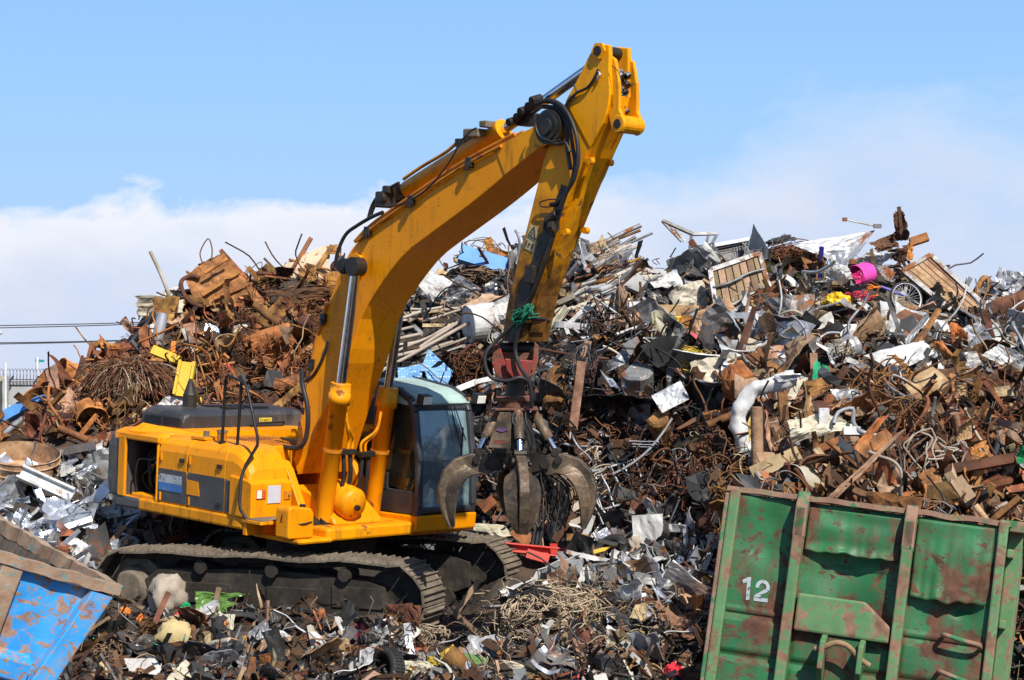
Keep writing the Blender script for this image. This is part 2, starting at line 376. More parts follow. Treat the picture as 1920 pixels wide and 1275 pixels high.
# ---- upper frame
b = MB()
def rrect(x0, x1, y0, y1, r=.25, n=5):
    out = []
    for cx, cy, a0 in ((x1-r, y1-r, 0), (x0+r, y1-r, 90), (x0+r, y0+r, 180), (x1-r, y0+r, 270)):
        for i in range(n+1): t = R(a0 + 90*i/n); out.append((cx + r*math.cos(t), cy + r*math.sin(t)))
    return out
xy = lambda u, v, d: Vector((u, v, d))
b.prism(rrect(-2.62, .42, -1.42, 1.42, .22), xy, 1.34, 1.5)
b.prism(rrect(-2.3, 1.2, -.78, 1.3, .06), xy, 1.26, 1.42)
b.bx((.3, -1.25, 1.25), (1.22, -.7, 1.31))
b.build('upper_frame', 'yellow_grimy', ex, bevel=.03)
b = MB(); b.prism(rrect(-2.64, -1.75, -1.435, 1.43, .24), xy, 1.345, 1.495); b.build('skirt', 'charcoal_paint', ex, bevel=.03)
# counterweight: thick rounded tail
cw = MB()
rings = []
for z, inset in ((1.42, .12), (1.5, .02), (1.7, 0), (2.15, 0), (2.28, .03), (2.35, .1), (2.37, .22)):
    rings.append([Vector((x, y, z)) for x, y in rrect(-2.78+inset*.8, -2.28, -1.42+inset, 1.42-inset, .18, 6)])
cw.loft(rings, smooth=False)
cw.build('counterweight', 'charcoal_paint', ex, bevel=.02)
ct = MB()
rings = []
for z, inset in ((2.25, .03), (2.33, .05), (2.38, .13), (2.39, .3)):
    rings.append([Vector((x, y, z)) for x, y in rrect(-2.72+inset*.8, -1.5, -1.43+inset, 1.4-inset, .16, 6)])
ct.loft(rings)
ct.build('rear_deck', 'yellow_paint', ex, bevel=.015)
# door opening frame with pump and filter inside
fr = MB()
fr.bx((-2.40, -1.445, 1.49), (-2.24, -1.40, 2.30)); fr.bx((-1.56, -1.42, 1.49), (-1.53, -1.38, 2.3)); fr.bx((-2.40, -1.44, 2.26), (-1.5, -1.40, 2.34))
fr.bx((-2.16, -1.38, 1.49), (-1.55, -1.2, 1.55)); fr.bx((-2.14, -1.1, 1.86), (-1.6, -1.02, 1.92)); fr.bx((-2.15, -1.0, 2.05), (-1.75, -.96, 2.12))
fr.build('door_frame', 'yellow_paint', ex, bevel=.02)
inn = MB(); inn.bx((-2.2, -.75, 1.5), (-1.5, -.7, 2.3)); inn.bx((-1.6, -1.3, 1.5), (-1.56, -.72, 2.3)); inn.bx((-2.25, -1.25, 1.5), (-2.2, -.72, 2.3))
for k in range(6): inn.bx((-2.12+k*.075, -1.02, 2.1), (-2.08+k*.075, -.98, 2.28), 1)
inn.build('pump_compartment', ['black_part', 'track_mud'], ex)
pf = MB(); pf.cyl((-1.98, -1.08, 2.0), (0, 0, 1), .075, .07, 16, 1); pf.cyl((-1.98, -1.08, 1.92), (0, 0, 1), .062, .12, 16, 0); pf.cyl((-1.98, -1.08, 1.84), (0, 0, 1), .03, .06, 12, 1)
pf.cyl((-1.78, -1.06, 1.95), (0, 0, 1), .045, .2, 14, 1)
pf.build('fuel_filter', ['chrome', 'black_part'], ex)
hs = MB()
rr = random.Random(3)
for k in range(7):
    x0 = rr.uniform(-2.1, -1.65); hs.tube(smooth_path([(x0, -1.1, 1.52), (x0+rr.uniform(-.1, .1), -1.2, 1.75), (x0+rr.uniform(-.2, .25), -1.15, 2.0+rr.uniform(-.1, .15)), (x0+rr.uniform(-.2, .2), -.95, 2.2)]), .014, 6)
hs.tube(smooth_path([(-2.12, -1.32, 1.53), (-2.1, -1.36, 1.8), (-2.02, -1.36, 2.0), (-1.8, -1.3, 2.02), (-1.62, -1.3, 2.16), (-1.57, -1.33, 1.9), (-1.57, -1.33, 1.55)]), .013, 6)
hs.build('engine_hose', 'rubber_hose', ex)
dl = MB()   # open door lid edge over the compartment
dl.add([(-2.2, -1.42, 2.37), (-1.1, -1.15, 2.36), (-1.1, -.9, 2.37), (-2.2, -1.2, 2.47), (-2.2, -1.42, 2.34), (-1.1, -1.15, 2.33), (-1.1, -.9, 2.34), (-2.2, -1.2, 2.44)], [(0, 1, 2, 3), (7, 6, 5, 4), (0, 4, 5, 1), (1, 5, 6, 2), (2, 6, 7, 3), (3, 7, 4, 0)])
dl.build('door_lid', 'yellow_paint', ex)
# side panels: yellow with charcoal lower band, rounded shoulders
def side_panel(x0, x1, name, front_arc=False):
    ys = -1.40
    prof = [(-1.0, 2.36), (-1.2, 2.355), (-1.30, 2.33), (-1.37, 2.27), (-1.40, 2.17), (-1.405, 1.8), (-1.40, 1.5), (-.8, 1.5), (-.8, 2.36)]
    m = MB(); n = len(prof)
    if not front_arc:
        m.prism(prof, lambda y, z, d: Vector((d, y, z)), x0, x1)
    else:
        rings = []
        for t in (0, .1, .25, .4, .55, .7, .82, .92, 1.0):
            x = x0 + (x1-x0)*t; drop = .45*(1 - math.sqrt(max(0, 1 - t**2.2)))
            zt = 2.36 - drop; sc = (zt-1.5)/.86
            rings.append([Vector((x, y - .0*t, 1.5 + (z-1.5)*sc)) for y, z in prof])
        m.loft(rings, smooth=False)
    return m.build(name, 'yellow_paint', ex, bevel=.012)
pA = side_panel(-1.525, -.90, 'side_door'); pB = side_panel(-.885, -.09, 'side_door'); pC = side_panel(-.075, .42, 'corner_panel', True)
def decal(poly, parent, mat, name, y0=-1.409, y1=-1.403):
    m = MB(); m.prism(poly, xz, y0, y1); return m.build(name, mat, parent)
decal([(-1.52, 1.52), (-.905, 1.52), (-.905, 1.94), (-1.52, 1.94)], pA, 'charcoal_paint', 'painted_band')
decal([(-.88, 1.52), (-.095, 1.52), (-.095, 1.94), (-.88, 1.94)], pB, 'charcoal_paint', 'painted_band')
decal([(-.07, 1.52), (.26, 1.52), (.25, 1.66), (.2, 1.78), (.1, 1.88), (-.07, 1.94)], pC, 'charcoal_paint', 'painted_band')
decal([(-.88, 1.66), (-.6, 1.66), (-.64, 1.84), (-.88, 1.85)], pB, 'yellow_paint', 'painted_patch', -1.414, -1.409)
decal([(-1.5, 1.66), (-1.0, 1.66), (-1.0, 1.76), (-1.5, 1.76)], pA, 'sticker_blue', 'sticker', -1.414, -1.409)
decal([(-1.5, 1.763), (-1.0, 1.763), (-1.0, 1.87), (-1.5, 1.87)], pA, 'sticker_white', 'sticker', -1.414, -1.409)
for pnl, x, z in ((pA, -1.0, 2.08), (pB, -.2, 2.08), (pB, -.2, 1.6)):
    m = MB(); m.bx((x-.05, -1.425, z-.025), (x+.05, -1.405, z+.025)); m.cyl((x, -1.43, z), (0, 1, 0), .014, .014, 10); m.build('latch', 'grease', pnl, bevel=.004)
for x in (-1.45, -.82):
    for z in (1.58, 2.1): m = MB(); m.cyl((x, -1.415, z), (0, 0, 1), .014, .10, 10); m.build('hinge', 'yellow_grimy', ex)
fc = MB(); fc.bx((-1.05, -1.25, 2.36), (-.75, -1.0, 2.39)); fc.cyl((-.92, -1.1, 2.42), (0, 0, 1), .04, .08, 12, 1); fc.build('filler_cover', ['yellow_grimy', 'track_mud'], ex)
fc = MB(); fc.cyl((-.48, -1.18, 2.42), (0, 0, 1), .062, .13, 18); fc.cyl((-.48, -1.18, 2.495), (0, 0, 1), .07, .03, 18, 1); fc.build('fuel_cap', ['orange_tube', 'track_mud'], ex)
# walkway with anti-slip plates, valve box
wk = MB(); wk.bx((-2.0, -.98, 2.0), (-.02, .3, 2.33)); wk.bx((-.1, -1.1, 1.5), (0.0, -.72, 2.32)); wk.bx((-1.6, .3, 1.45), (-.35, 1.3, 2.0))
wk.build('valve_cover', 'yellow_grimy', ex, bevel=.015)
sp = MB()
for x0, x1 in ((-1.3, -.72), (-.66, -.06)):
    sp.bx((x0, -.95, 2.332), (x1, .1, 2.340))
    k = int((x1-x0)/.05)
    for i in range(k):
        for j in range(20): sp.box((x0+.03+i*.05, -.92+j*.05, 2.343), (.022, .022, .008))
sp.build('anti_slip_plate', 'orange_tube', ex)
# engine hood, transverse
hd = MB(); rings = []
for y, s in ((-.70, .0), (-.67, .7), (-.60, 1.), (1.3, 1.), (1.36, .7)):
    top = 2.39 + .22*(.55 + .45*s) if s > 0 else 2.39 + .14
    rings.append([Vector((x, y, z)) for x, z in ((-2.0, 2.34), (-1.99, top-.06), (-2.02, top-.02), (-2.09, top), (-2.85, top+.03), (-2.93, top), (-2.96, top-.06), (-2.96, 2.33))])
hd.loft(rings); hood = hd.build('engine_hood', 'hood_black', ex, bevel=.01)
lv = MB()
for x0, x1 in ((-2.88, -2.5), (-2.44, -2.06)):
    for k in range(5): lv.bx((x0, -.712, 2.41+k*.024), (x1, -.697, 2.422+k*.024))
lv.build('louvre', 'black_part', hood)
sv = MB()
for x0, y0 in ((-2.7, .1), (-2.4, .2), (-2.7, .5), (-2.4, .62)): sv.bx((x0, y0, 2.60), (x0+.18, y0+.3, 2.644))
sv.build('vent_slot', 'black_part', hood)
gh = MB(); gh.tube([(-1.985, .42, 2.40), (-1.93, .42, 2.40), (-1.93, .42, 2.445), (-1.93, .98, 2.445), (-1.93, .95, 2.40), (-1.985, .95, 2.40)], .012, 6); gh.tube([(-1.93, .42, 2.40), (-1.93, .95, 2.40)], .010, 6)
gh.build('handle', 'black_part', hood)
st = MB(); st.bx((-1.992, .58, 2.455), (-1.984, .8, 2.51)); st.build('maker_sticker', 'sticker_yellow', hood)
st = MB(); rr = random.Random(8)
for k in range(9): st.bx((-1.984, .60+k*.021, 2.465), (-1.981, .60+k*.021+rr.uniform(.005, .012), 2.48+rr.uniform(.0, .02)))
st.build('worn_lettering', 'sticker_black', hood)
exh = MB(); exh.disc_ring((-2.62, -.15, 2.60), (0, 0, 1), [(.12, 0), (.12, .02), (.1, .02), (.095, .2), (.085, .22), (.02, .42), (.012, .42)], 18)
exh.build('exhaust_pipe', 'grapple_dark', hood)
# toolbox in front of the tank with lamp, plate and catch
tb = MB(); tb.prism([(.05, 1.5), (.50, 1.5), (.50, 1.93), (.42, 1.965), (.05, 2.0)], xz, -1.44, -.80); tbo = tb.build('toolbox', 'yellow_paint', ex, bevel=.015)
tl = MB(); tl.bx((.5, -1.36, 1.74), (.512, -1.22, 1.86), 1); tl.bx((.505, -1.36, 1.75), (.52, -1.29, 1.85), 0)
for k in range(4): tl.bx((.512, -1.29, 1.755+k*.026), (.522, -1.225, 1.767+k*.026), 1)
tl.build('side_lamp', ['lamp_lens', 'lamp_orange'], tbo)
tl = MB(); tl.bx((.5, -1.19, 1.68), (.512, -.99, 1.90)); tl.build('number_plate', 'plate_white', tbo)
tl = MB(); tl.bx((.5, -.93, 1.72), (.515, -.83, 1.82)); tl.cyl((.52, -.86, 1.765), (1, 0, 0), .014, .02, 10, 1); tl.build('catch', ['orange_tube', 'track_mud'], tbo)
stp = MB(); stp.bx((.42, -1.52, 1.46), (.80, -.95, 1.5)); stp.bx((.43, -1.5, 1.30), (.5, -.9, 1.46)); stp.bx((.45, -1.5, 1.502), (.78, -.97, 1.512), 1)
stp.build('step', ['yellow_grimy', 'track_mud'], ex, bevel=.008)
# handrail
hr = MB(); a = Z_RAIL = None
A = [(-.42, -1.22, 2.34), (-.40, -1.22, 3.15), (-.33, -1.24, 3.22), (.05, -1.28, 3.16), (.14, -1.29, 3.1), (.42, -1.31, 2.5), (.42, -1.31, 2.40), (.34, -1.42, 2.15), (.33, -1.47, 2.0), (.40, -1.54, 1.72), (.42, -1.54, 1.62), (.50, -1.5, 1.50)]
hr.tube(A, .020, 8); hr.tube([(-.13, -1.2, 2.33), (.0, -1.27, 3.17)], .020, 8)
hr.cyl((-.42, -1.22, 2.36), (0, 0, 1), .045, .04, 10); hr.build('handrail', 'black_part', ex)
# ---- boom foot brackets and slew deck
for y0, y1 in ((-.62, -.5), (.5, .62)):
    br = MB(); br.prism([(-.45, 1.42), (-.3, 1.95), (-.2, 2.1), (-.08, 2.17), (.06, 2.14), (.15, 2.05), (.42, 1.62), (.5, 1.42)], xz, y0, y1)
    br.cyl((-.06, (y0+y1)/2, 2.02), (0, 1, 0), .1, .2, 20, 0); br.cyl((-.06, (y0+y1)/2, 2.02), (0, 1, 0), .05, .23, 14, 1)
    br.build('boom_bracket', ['yellow_paint', 'grease'], ex, bevel=.012)
dk = MB(); dk.prism([(.15, 1.42), (1.0, 1.42), (.95, 1.5), (.5, 1.78), (.15, 1.85)], xz, -.5, .3); dk.build('slew_deck', 'yellow_paint', ex, bevel=.03)
tk = MB(); tk.disc_ring((.8, -.22, 1.72), (1, .0, -.22), [(1e-3, -.3), (.17, -.3), (.21, -.24), (.21, .2), (.17, .26), (1e-3, .28)], 24, smooth=True); tk.cyl((1.09, -.22, 1.64), (1, 0, -.2), .035, .05, 10, 1)
tk.build('slew_motor_cover', ['yellow_paint', 'black_part'], ex)

# ---- boom (side outline taken on its near side plate)
near_top = [(565, 860), (578, 740), (596, 640), (619, 560), (641, 500), (664, 460), (692, 430), (742, 394), (802, 352), (872, 307), (937, 272), (1002, 238)]
near_bot = [(572, 888), (626, 740), (655, 670), (676, 600), (697, 559), (726, 516), (759, 476), (805, 440), (871, 391), (921, 351), (977, 302), (1012, 276)]
def resample(pts, n):
    ls = [0]
    for p, q in zip(pts, pts[1:]): ls.append(ls[-1] + (q-p).length)
    out = []
    for k in range(n):
        s = ls[-1]*k/(n-1); i = 0
        while i < len(ls)-2 and ls[i+1] < s: i += 1
        out.append(pts[i].lerp(pts[i+1], (s-ls[i])/(ls[i+1]-ls[i])))
    return out
HB = .32
tp = resample(smooth_path(LY(near_top, -HB), 4), 30); bt = resample(smooth_path(LY(near_bot, -HB), 4), 30)
bm = MB(); rings = []
for i, (p, q) in enumerate(zip(tp, bt)):
    s = i/29; w = HB + .12*max(0, 1 - s/.35)**1.3
    e = .02
    rings.append([Vector((p.x, -w, p.z)), Vector((q.x, -w, q.z)), Vector((q.x, w, q.z)), Vector((p.x, w, p.z))])
bm.loft(rings)
# lips of the side plates below the bottom plate
boom = bm.build('boom', 'yellow_paint', ex, bevel=.012)
bf = MB(); pf0 = L(1030, 238, 1, -HB)
bf.cyl((pf0.x, 0, pf0.z), (0, 1, 0), .20, .70, 28, 0); bf.cyl((pf0.x, 0, pf0.z), (0, 1, 0), .1, .84, 20, 1); bf.cyl((pf0.x, 0, pf0.z), (0, 1, 0), .16, .76, 24, 1)
bf.build('boom_end_pin', ['grease', 'black_part'], boom)
bn = MB(); bn.prism([(tp[26].x, tp[26].z), (bt[26].x, bt[26].z), (bt[29].x, bt[29].z), (pf0.x+.1, pf0.z-.16), (pf0.x+.16, pf0.z), (pf0.x, pf0.z+.17), (tp[29].x, tp[29].z)], xz, -HB-.012, -HB+.03)
bn.build('boom_nose', 'yellow_grimy', boom)
# cylinder pin boss at the bend
pb = L(668, 500, 1, -HB)
for s in (-1, 1):
    m = MB(); m.cyl((pb.x, s*(HB+.02), pb.z), (0, 1, 0), .17, .05, 26, 0); m.cyl((pb.x, s*(HB+.12), pb.z), (0, 1, 0), .085, .26, 20, 1); m.cyl((pb.x, s*(HB+.20), pb.z), (0, 1, 0), .10, .05, 18, 1); m.cyl((pb.x, s*(HB+.255), pb.z), (0, 1, 0), .07, .03, 16, 1)
    m.build('boom_boss', ['yellow_paint', 'black_part'], boom)
# steel pipes along the boom's upper edge
def offs(i0, i1, y, up, n=14):
    out = []
    for k in range(n):
        i = i0 + (i1-i0)*k/(n-1); j = min(28, int(i)); p = tp[j].lerp(tp[j+1], i-j); q = bt[j].lerp(bt[j+1], i-j); d = (p-q).normalized()
        out.append(Vector((p.x, y, p.z)) + d*up)
    return out
for y, up, i0, i1, r in ((-HB-.03, -.03, 14, 26.5, .022), (-HB+.02, .045, 13.6, 27.5, .024), (-HB+.1, .05, 13.5, 27.8, .024), (.0, .10, 14, 22, .024), (-HB-.03, .0, 1.5, 9.5, .024)):
    m = MB(); m.tube(offs(i0, i1, y, up), r, 8); m.build('hydraulic_pipe', 'orange_tube', boom)
for i, dy in ((15, 0), (19, 0), (24, 0), (3.2, 0), (8.6, 0), (5.8, 0)):
    m = MB(); p = offs(i, i+.1, -HB-.03, -.03, 2)[0]; m.box(p, (.09, .07, .12), None, 0); m.box(p + Vector((.0, -.03, -.05)), (.05, .05, .09), None, 0); m.build('pipe_clamp', 'grease', boom, bevel=.01)
# hoses: foot to pipes, along the boom
def hose(pts, y, r=.02, parent=boom, name='hydraulic_hose', mat='rubber_hose', ys=None):
    q = [L(px, py, 1, y if ys is None else ys[i]) for i, (px, py) in enumerate(pts)]
    m = MB(); m.tube(smooth_path(q, 6), r, 7); return m.build(name, mat, parent)
hose([(628, 500), (634, 470), (648, 440), (668, 424), (695, 408), (718, 398)], -HB-.02, .024)
hose([(690, 412), (698, 385), (712, 365), (735, 350), (748, 343)], -HB+.1, .022)
hose([(696, 402), (706, 380), (722, 366), (740, 358)], -.05, .02)
hose([(735, 352), (722, 368), (715, 385)], .05, .02)
hose([(705, 385), (740, 386), (775, 372), (810, 345), (845, 300), (862, 268), (880, 248), (893, 240)], -HB-.05, .011)
hose([(566, 690), (567, 720), (576, 760), (577, 800), (570, 830), (556, 840), (530, 838)], -HB-.2, .032)
hose([(614, 640), (608, 665), (590, 700), (572, 715)], -HB-.06, .02)
hose([(641, 490), (622, 505), (632, 508)], -HB-.06, .008)
hose([(562, 790), (558, 815), (562, 835)], -HB-.2, .008)
# arm cylinder on top of the boom
c0 = L(762, 358, 1, .0); c1 = L(945, 243, 1, .0); c2 = L(1128, 112, 1, .0)
cy = MB(); d = (c1-c0).normalized()
cy.tube([c0, c0+d*.02, c1-d*.12, c1-d*.12, c1], [.08, .115, .115, .135, .135], 18); cy.cyl(c0-d*.05, (0, 1, 0), .1, .2, 16, 1)
up = Vector((-d.z, 0, d.x))
cy.box(c0.lerp(c1, .62)+up*.14, (.16, .12, .1), None, 1); cy.box(c0.lerp(c1, .7)+up*.15, (.12, .1, .1), None, 1)
acyl = cy.build('arm_cylinder', ['yellow_paint', 'grease'], ex)
m = MB(); m.tube([c1, c2], .062, 16); m.build('cylinder_rod', 'chrome', acyl)
m = MB(); m.tube(smooth_path([c0+up*.16, c0.lerp(c1, .2)+up*.17, c0.lerp(c1, .45)+up*.16, c0.lerp(c1, .6)+up*.2]), .022, 7); m.build('hydraulic_pipe', 'orange_tube', acyl); m = MB(); m.tube([c0.lerp(c2, .42)+up*-.1, c0.lerp(c2, .62)+up*-.04], .02, 7); m.build('hydraulic_pipe', 'orange_tube', acyl)
vb = MB(); q = L(730, 375, 1, -.1); vb.box(q, (.22, .3, .2)); vb.box(q+Vector((.1, -.1, .12)), (.12, .14, .1)); vb.cyl(q+Vector((.06, -.17, .02)), (0, 1, 0), .07, .08, 12)
vb.build('hose_manifold', 'grease', boom, bevel=.02)
vb = MB(); q = L(893, 250, 1, -.12); vb.box(q, (.26, .2, .1)); vb.box(q+Vector((.2, 0, .1)), (.12, .2, .08)); vb.build('valve_block', 'track_mud', boom, bevel=.015)
vb = MB(); q = L(985, 215, 1, -.1)
for k in range(5): vb.cyl(q+Vector((k*.09-.1, -.1+.03*(k % 2), .06*k-.08)), (0, 1, .3), .05, .16, 10)
vb.box(q + Vector((.05, .05, -.06)), (.3, .2, .14)); vb.build('pipe_fitting', 'grease', boom, bevel=.01)
# ---- boom lift cylinders
for yy, base, top, name in ((-.5, L(605, 985, 1, -.5), L(668, 500, 1, -.5), 'a'), (.5, L(693, 982, 1, .5), None, 'b')):
    if top is None: top = Vector((pb.x, .5, pb.z))
    d = (top-base).normalized(); Lb = 1.82
    m = MB(); e = base + d*Lb
    m.tube([base+d*.05, base+d*(Lb-.26), base+d*(Lb-.26), base+d*(Lb-.12), base+d*(Lb-.12), e], [.113, .113, .14, .14, .13, .13], 20, 0)
    m.cyl(base, (0, 1, 0), .13, .2, 20, 1); m.cyl(base, (0, 1, 0), .1, .44, 18, 1)
    m.tube([base+d*.95, base+d*.99], [.124, .124], 18, 2)
    lc = m.build('lift_cylinder', ['yellow_grimy', 'grease', 'orange_tube'], ex)
    r = MB(); r.tube([e, top], .062, 16); r.cyl(top, (0, 1, 0), .12, .16, 18, 1); r.build('cylinder_rod', ['chrome', 'grease'], lc)
    fx = Vector((d.z, 0, -d.x)); p = MB()
    sgn = 1 if yy < 0 else -1
    for k, off in enumerate((.05, .12)):
        p.tube(smooth_path([base+d*(1.5-.1*k)+fx*.03+Vector((0, sgn*.1, 0)), base+d*1.25+fx*.06+Vector((0, sgn*(.14+off*.3), 0)), base+d*1.1+Vector((0, sgn*(.2+off), 0)), base+d*.98+Vector((0, sgn*(.2+off), 0))]), .02, 7)
    p.build('hydraulic_pipe', 'yellow_grimy', lc)
    mf = MB(); mf.box(base+d*.94+Vector((.02, sgn*.24, 0)), (.09, .24, .07)); mf.box(base+d*.96+Vector((0, sgn*.08, 0)), (.05, .26, .05)); mf.build('hose_manifold', 'grease', lc, bevel=.008)
    hh = MB()
    for off in (.18, .29):
        hh.tube(smooth_path([base+d*.94+Vector((0, sgn*off, 0)), base+d*.6+Vector((.05, sgn*(off+.02), 0)), base+d*.3+Vector((0, sgn*(off), 0)), base+d*.12+Vector((-.12, sgn*(off-.02), -.05))]), .028, 8)
    hh.build('hydraulic_hose', 'rubber_hose', lc)
# ---- stick
HS = .235
st_rear = [(1121, 82), (1107, 100), (1091, 135), (1060, 192), (1038, 245), (1020, 295), (1010, 338), (985, 437), (966, 507), (950, 575), (940, 640)]
st_front = [(1143, 84), (1144, 100), (1143, 135), (1145, 182), (1135, 225), (1102, 286), (1074, 343), (1046, 413), (1018, 484), (994, 554), (975, 640)]
ta = resample(LY(st_rear, -HS), 34); tbq = resample(LY(st_front, -HS), 34)
sm = MB()
rings = [[Vector((p.x, -HS, p.z)), Vector((q.x, -HS, q.z)), Vector((q.x, HS - .11*max(0, 1-k/9), q.z)), Vector((p.x, HS - .11*max(0, 1-k/9), p.z))] for k, (p, q) in enumerate(zip(ta[5:], tbq[5:]))]
sm.loft(rings)
head = [(v.x, v.z) for v in ta[:8]] + [(v.x, v.z) for v in reversed(tbq[:12])]
for y0 in (-HS-.012, HS-.17): sm.prism(head, xz, y0, y0+.062)
stick = sm.build('stick', 'yellow_stick', ex, bevel=.012)
fp = MB()   # raised plate along the outer face
rings = []
for k in range(12, 33):
    p, q = ta[k], tbq[k]; d = (q-p).normalized(); o = q + d*.035
    rings.append([Vector((q.x, -.13, q.z)), Vector((o.x, -.13, o.z)), Vector((o.x, .10, o.z)), Vector((q.x, .10, q.z))])
fp.loft(rings); fp.build('cover_plate', 'yellow_stick', stick)
# pins and linkage ears at the head
pn = MB()
q = L(1125, 96, 1, -HS); pn.cyl((q.x, -.03, q.z), (0, 1, 0), .07, .44, 20, 0); pn.cyl((q.x, -HS-.02, q.z), (0, 1, 0), .10, .035, 6, 1); pn.cyl((q.x, -HS-.04, q.z), (0, 1, 0), .055, .03, 14, 0)
pn.build('head_pin', ['grease', 'yellow_stick'], stick)
lk = MB()
e0, e1 = L(1146, 120, 1, -.19), L(1159, 232, 1, -.19)
ear = [(e0.x-.06, e0.z+.12), (e0.x+.06, e0.z+.05), (e0.x+.13, e0.z-.2), (e0.x+.15, e0.z-.5), (e1.x+.10, e1.z+.02), (e1.x+.07, e1.z-.08), (e1.x, e1.z-.11), (e1.x-.09, e1.z-.06), (e0.x-.02, e0.z-.5)]
for y0 in (-.20, .10): lk.prism(ear, xz, y0, y0+.05)
lk.cyl((e1.x, -.025, e1.z), (0, 1, 0), .10, .36, 20, 0); lk.cyl((e1.x, -.025, e1.z), (0, 1, 0), .055, .38, 16, 1)
lk.build('linkage_ear', ['yellow_stick', 'grease'], stick, bevel=.01)
rl = MB(); rr = random.Random(6); q = L(1166, 165, 1, 0)
for k in range(40): rl.cyl(q + Vector((rr.uniform(-.05, .03), rr.uniform(-.08, .08), rr.uniform(-.26, .2))), (rr.random(), 1, rr.random()), rr.uniform(.02, .04), .05, 6)
rl.build('grease_clot', 'grease', stick)
for px, py in ((1104, 302), (1058, 435), (1095, 432), (1140, 305)):
    m = MB(); q = L(px, py, 1, -HS+.02) if px in (1104, 1058) else L(px, py, 1, HS-.05)
    m.cyl(q + Vector((.03, 0, 0)), (0, 1, 0), .04, .06, 10); m.box(q, (.08, .05, .05)); m.build('hose_lug', 'yellow_paint', stick)
wl = MB(); yv = -HS-.006
poly = [L(px, py, 1, yv) for px, py in ((994, 420), (1010, 427), (1001, 474), (982, 465))]; wl.add(poly + [p + Vector((0, .004, 0)) for p in poly], [(3, 2, 1, 0), (4, 5, 6, 7)])
wsg = wl.build('warning_sign', 'sticker_cream', stick)
wt = MB(); tri = [L(px, py, 1, yv-.004) for px, py in ((1001.5, 425), (990.5, 440), (1003.5, 449))]
for a_, b_ in zip(tri, tri[1:]+tri[:1]): wt.tube([a_, b_], .006, 4)
wt.tube([L(997, 435, 1, yv-.004), L(997, 441, 1, yv-.004)], .006, 4)
for a_, b_ in (((988, 450), (986, 460)), ((991, 456), (994, 459)), ((998.5, 457), (996.5, 466))): wt.tube([L(*a_, 1, yv-.004), L(*b_, 1, yv-.004)], .009, 4)
wt.build('warning_symbol', 'sticker_black', wsg)
# hose bundle round the joint and down the stick
hose([(1005, 195), (1030, 188), (1055, 200), (1072, 228), (1082, 262), (1084, 300), (1076, 335), (1060, 365), (1050, 392)], -HS-.1, .026, stick)
hose([(1012, 190), (1035, 192), (1058, 210), (1068, 240), (1074, 275), (1078, 310), (1068, 350), (1048, 378), (1032, 383)], -HS-.07, .024, stick)
hose([(1018, 200), (1046, 205), (1062, 235), (1064, 275), (1070, 318)], -HS-.05, .026, stick)
hose([(1020, 262), (1045, 270), (1060, 268), (1068, 285)], -HS-.1, .022, stick)
hose([(1010, 215), (1004, 232), (1012, 255), (1035, 265), (1050, 262)], -HB-.12, .012, boom)
hose([(1050, 375), (1030, 374), (1012, 380), (1018, 388), (1046, 386)], -HS-.05, .008, stick)
hose([(1122, 130), (1112, 150), (1100, 165), (1080, 175), (1062, 195), (1052, 225)], -HS-.04, .016, stick)
hose([(1122, 134), (1125, 142), (1120, 150)], -HS-.04, .012, stick, 'hose_fitting', 'chrome')
hose([(1060, 222), (1066, 200), (1080, 175), (1076, 158)], -HS-.05, .009, stick)
hose([(1147, 124), (1160, 135), (1166, 160)], -HS-.03, .005, stick)
gs = MB(); eL = [(1052, 345), (1034, 400), (1012, 440), (1000, 480), (984, 520), (972, 560), (962, 600), (952, 642)]; eR = [(1066, 352), (1046, 405), (1026, 455), (1013, 490), (1000, 525), (987, 565), (981, 600), (972, 642)]
qa = smooth_path(LY(eL, -HS-.014), 5); qb = smooth_path(LY(eR, -HS-.014), 5); rr = random.Random(17)
gs.loft([[p + (p-q)*(.35*noise.noise(Vector((i*.6, 1, 1)))), q, q + Vector((0, .004, 0)), p + (p-q)*(.35*noise.noise(Vector((i*.6, 1, 1)))) + Vector((0, .004, 0))] for i, (p, q) in enumerate(zip(qa, qb))]); gs.build('grease_streak', 'grease', stick)
hose([(1050, 392), (1040, 430), (1018, 500), (994, 560), (970, 602)], -HS-.035, .034, stick, 'hose_bundle', 'grease')
vv = MB(); q = L(1036, 408, 1, -HS-.05); vv.cyl(q, (1, 0, .6), .06, .18, 12); vv.cyl(q+Vector((.02, 0, -.1)), (1, 0, 0), .07, .08, 12); vv.tube(smooth_path([q+Vector((-.1, 0, .0)), q+Vector((-.12, 0, -.14)), q+Vector((.05, 0, -.18))]), .02, 6)
vv.build('stop_valve', 'grease', stick, bevel=.01); vv = MB(); vv.box(L(995, 515, 1, -HS-.04), (.14, .08, .22)); vv.build('pipe_clamp', 'grease', stick, bevel=.02)
rp = MB(); rr = random.Random(4); q = L(978, 592, 1, -HS-.08)
for k in range(14):
    a0 = rr.uniform(0, 6.3); pts = []
    for j in range(7): t = a0 + j; pts.append(q + Vector((.13*math.cos(t*1.1+k)+rr.uniform(-.04, .04), rr.uniform(-.06, .05), .1*math.sin(t*1.3+k)+rr.uniform(-.05, .05))))
    rp.tube(smooth_path(pts, 4), .0085, 5)
tail = [q, L(995, 590, 1, -HS-.05), L(1012, 588, 0, ta[30].x+.35), L(1028, 584, 1, HS-.05)]
rp.tube(smooth_path(tail), .0085, 5); rp.tube(smooth_path([p + Vector((0, 0, -.035)) for p in tail]), .0085, 5)
rp_o = rp.build('rope', 'rope_green', None, inv=None)
rp_o.matrix_world = M_UP @ Matrix.Translation(rp_o.location); tag(rp_o, 'knotted green rope tied around the lower end of the excavator stick', 'rope')
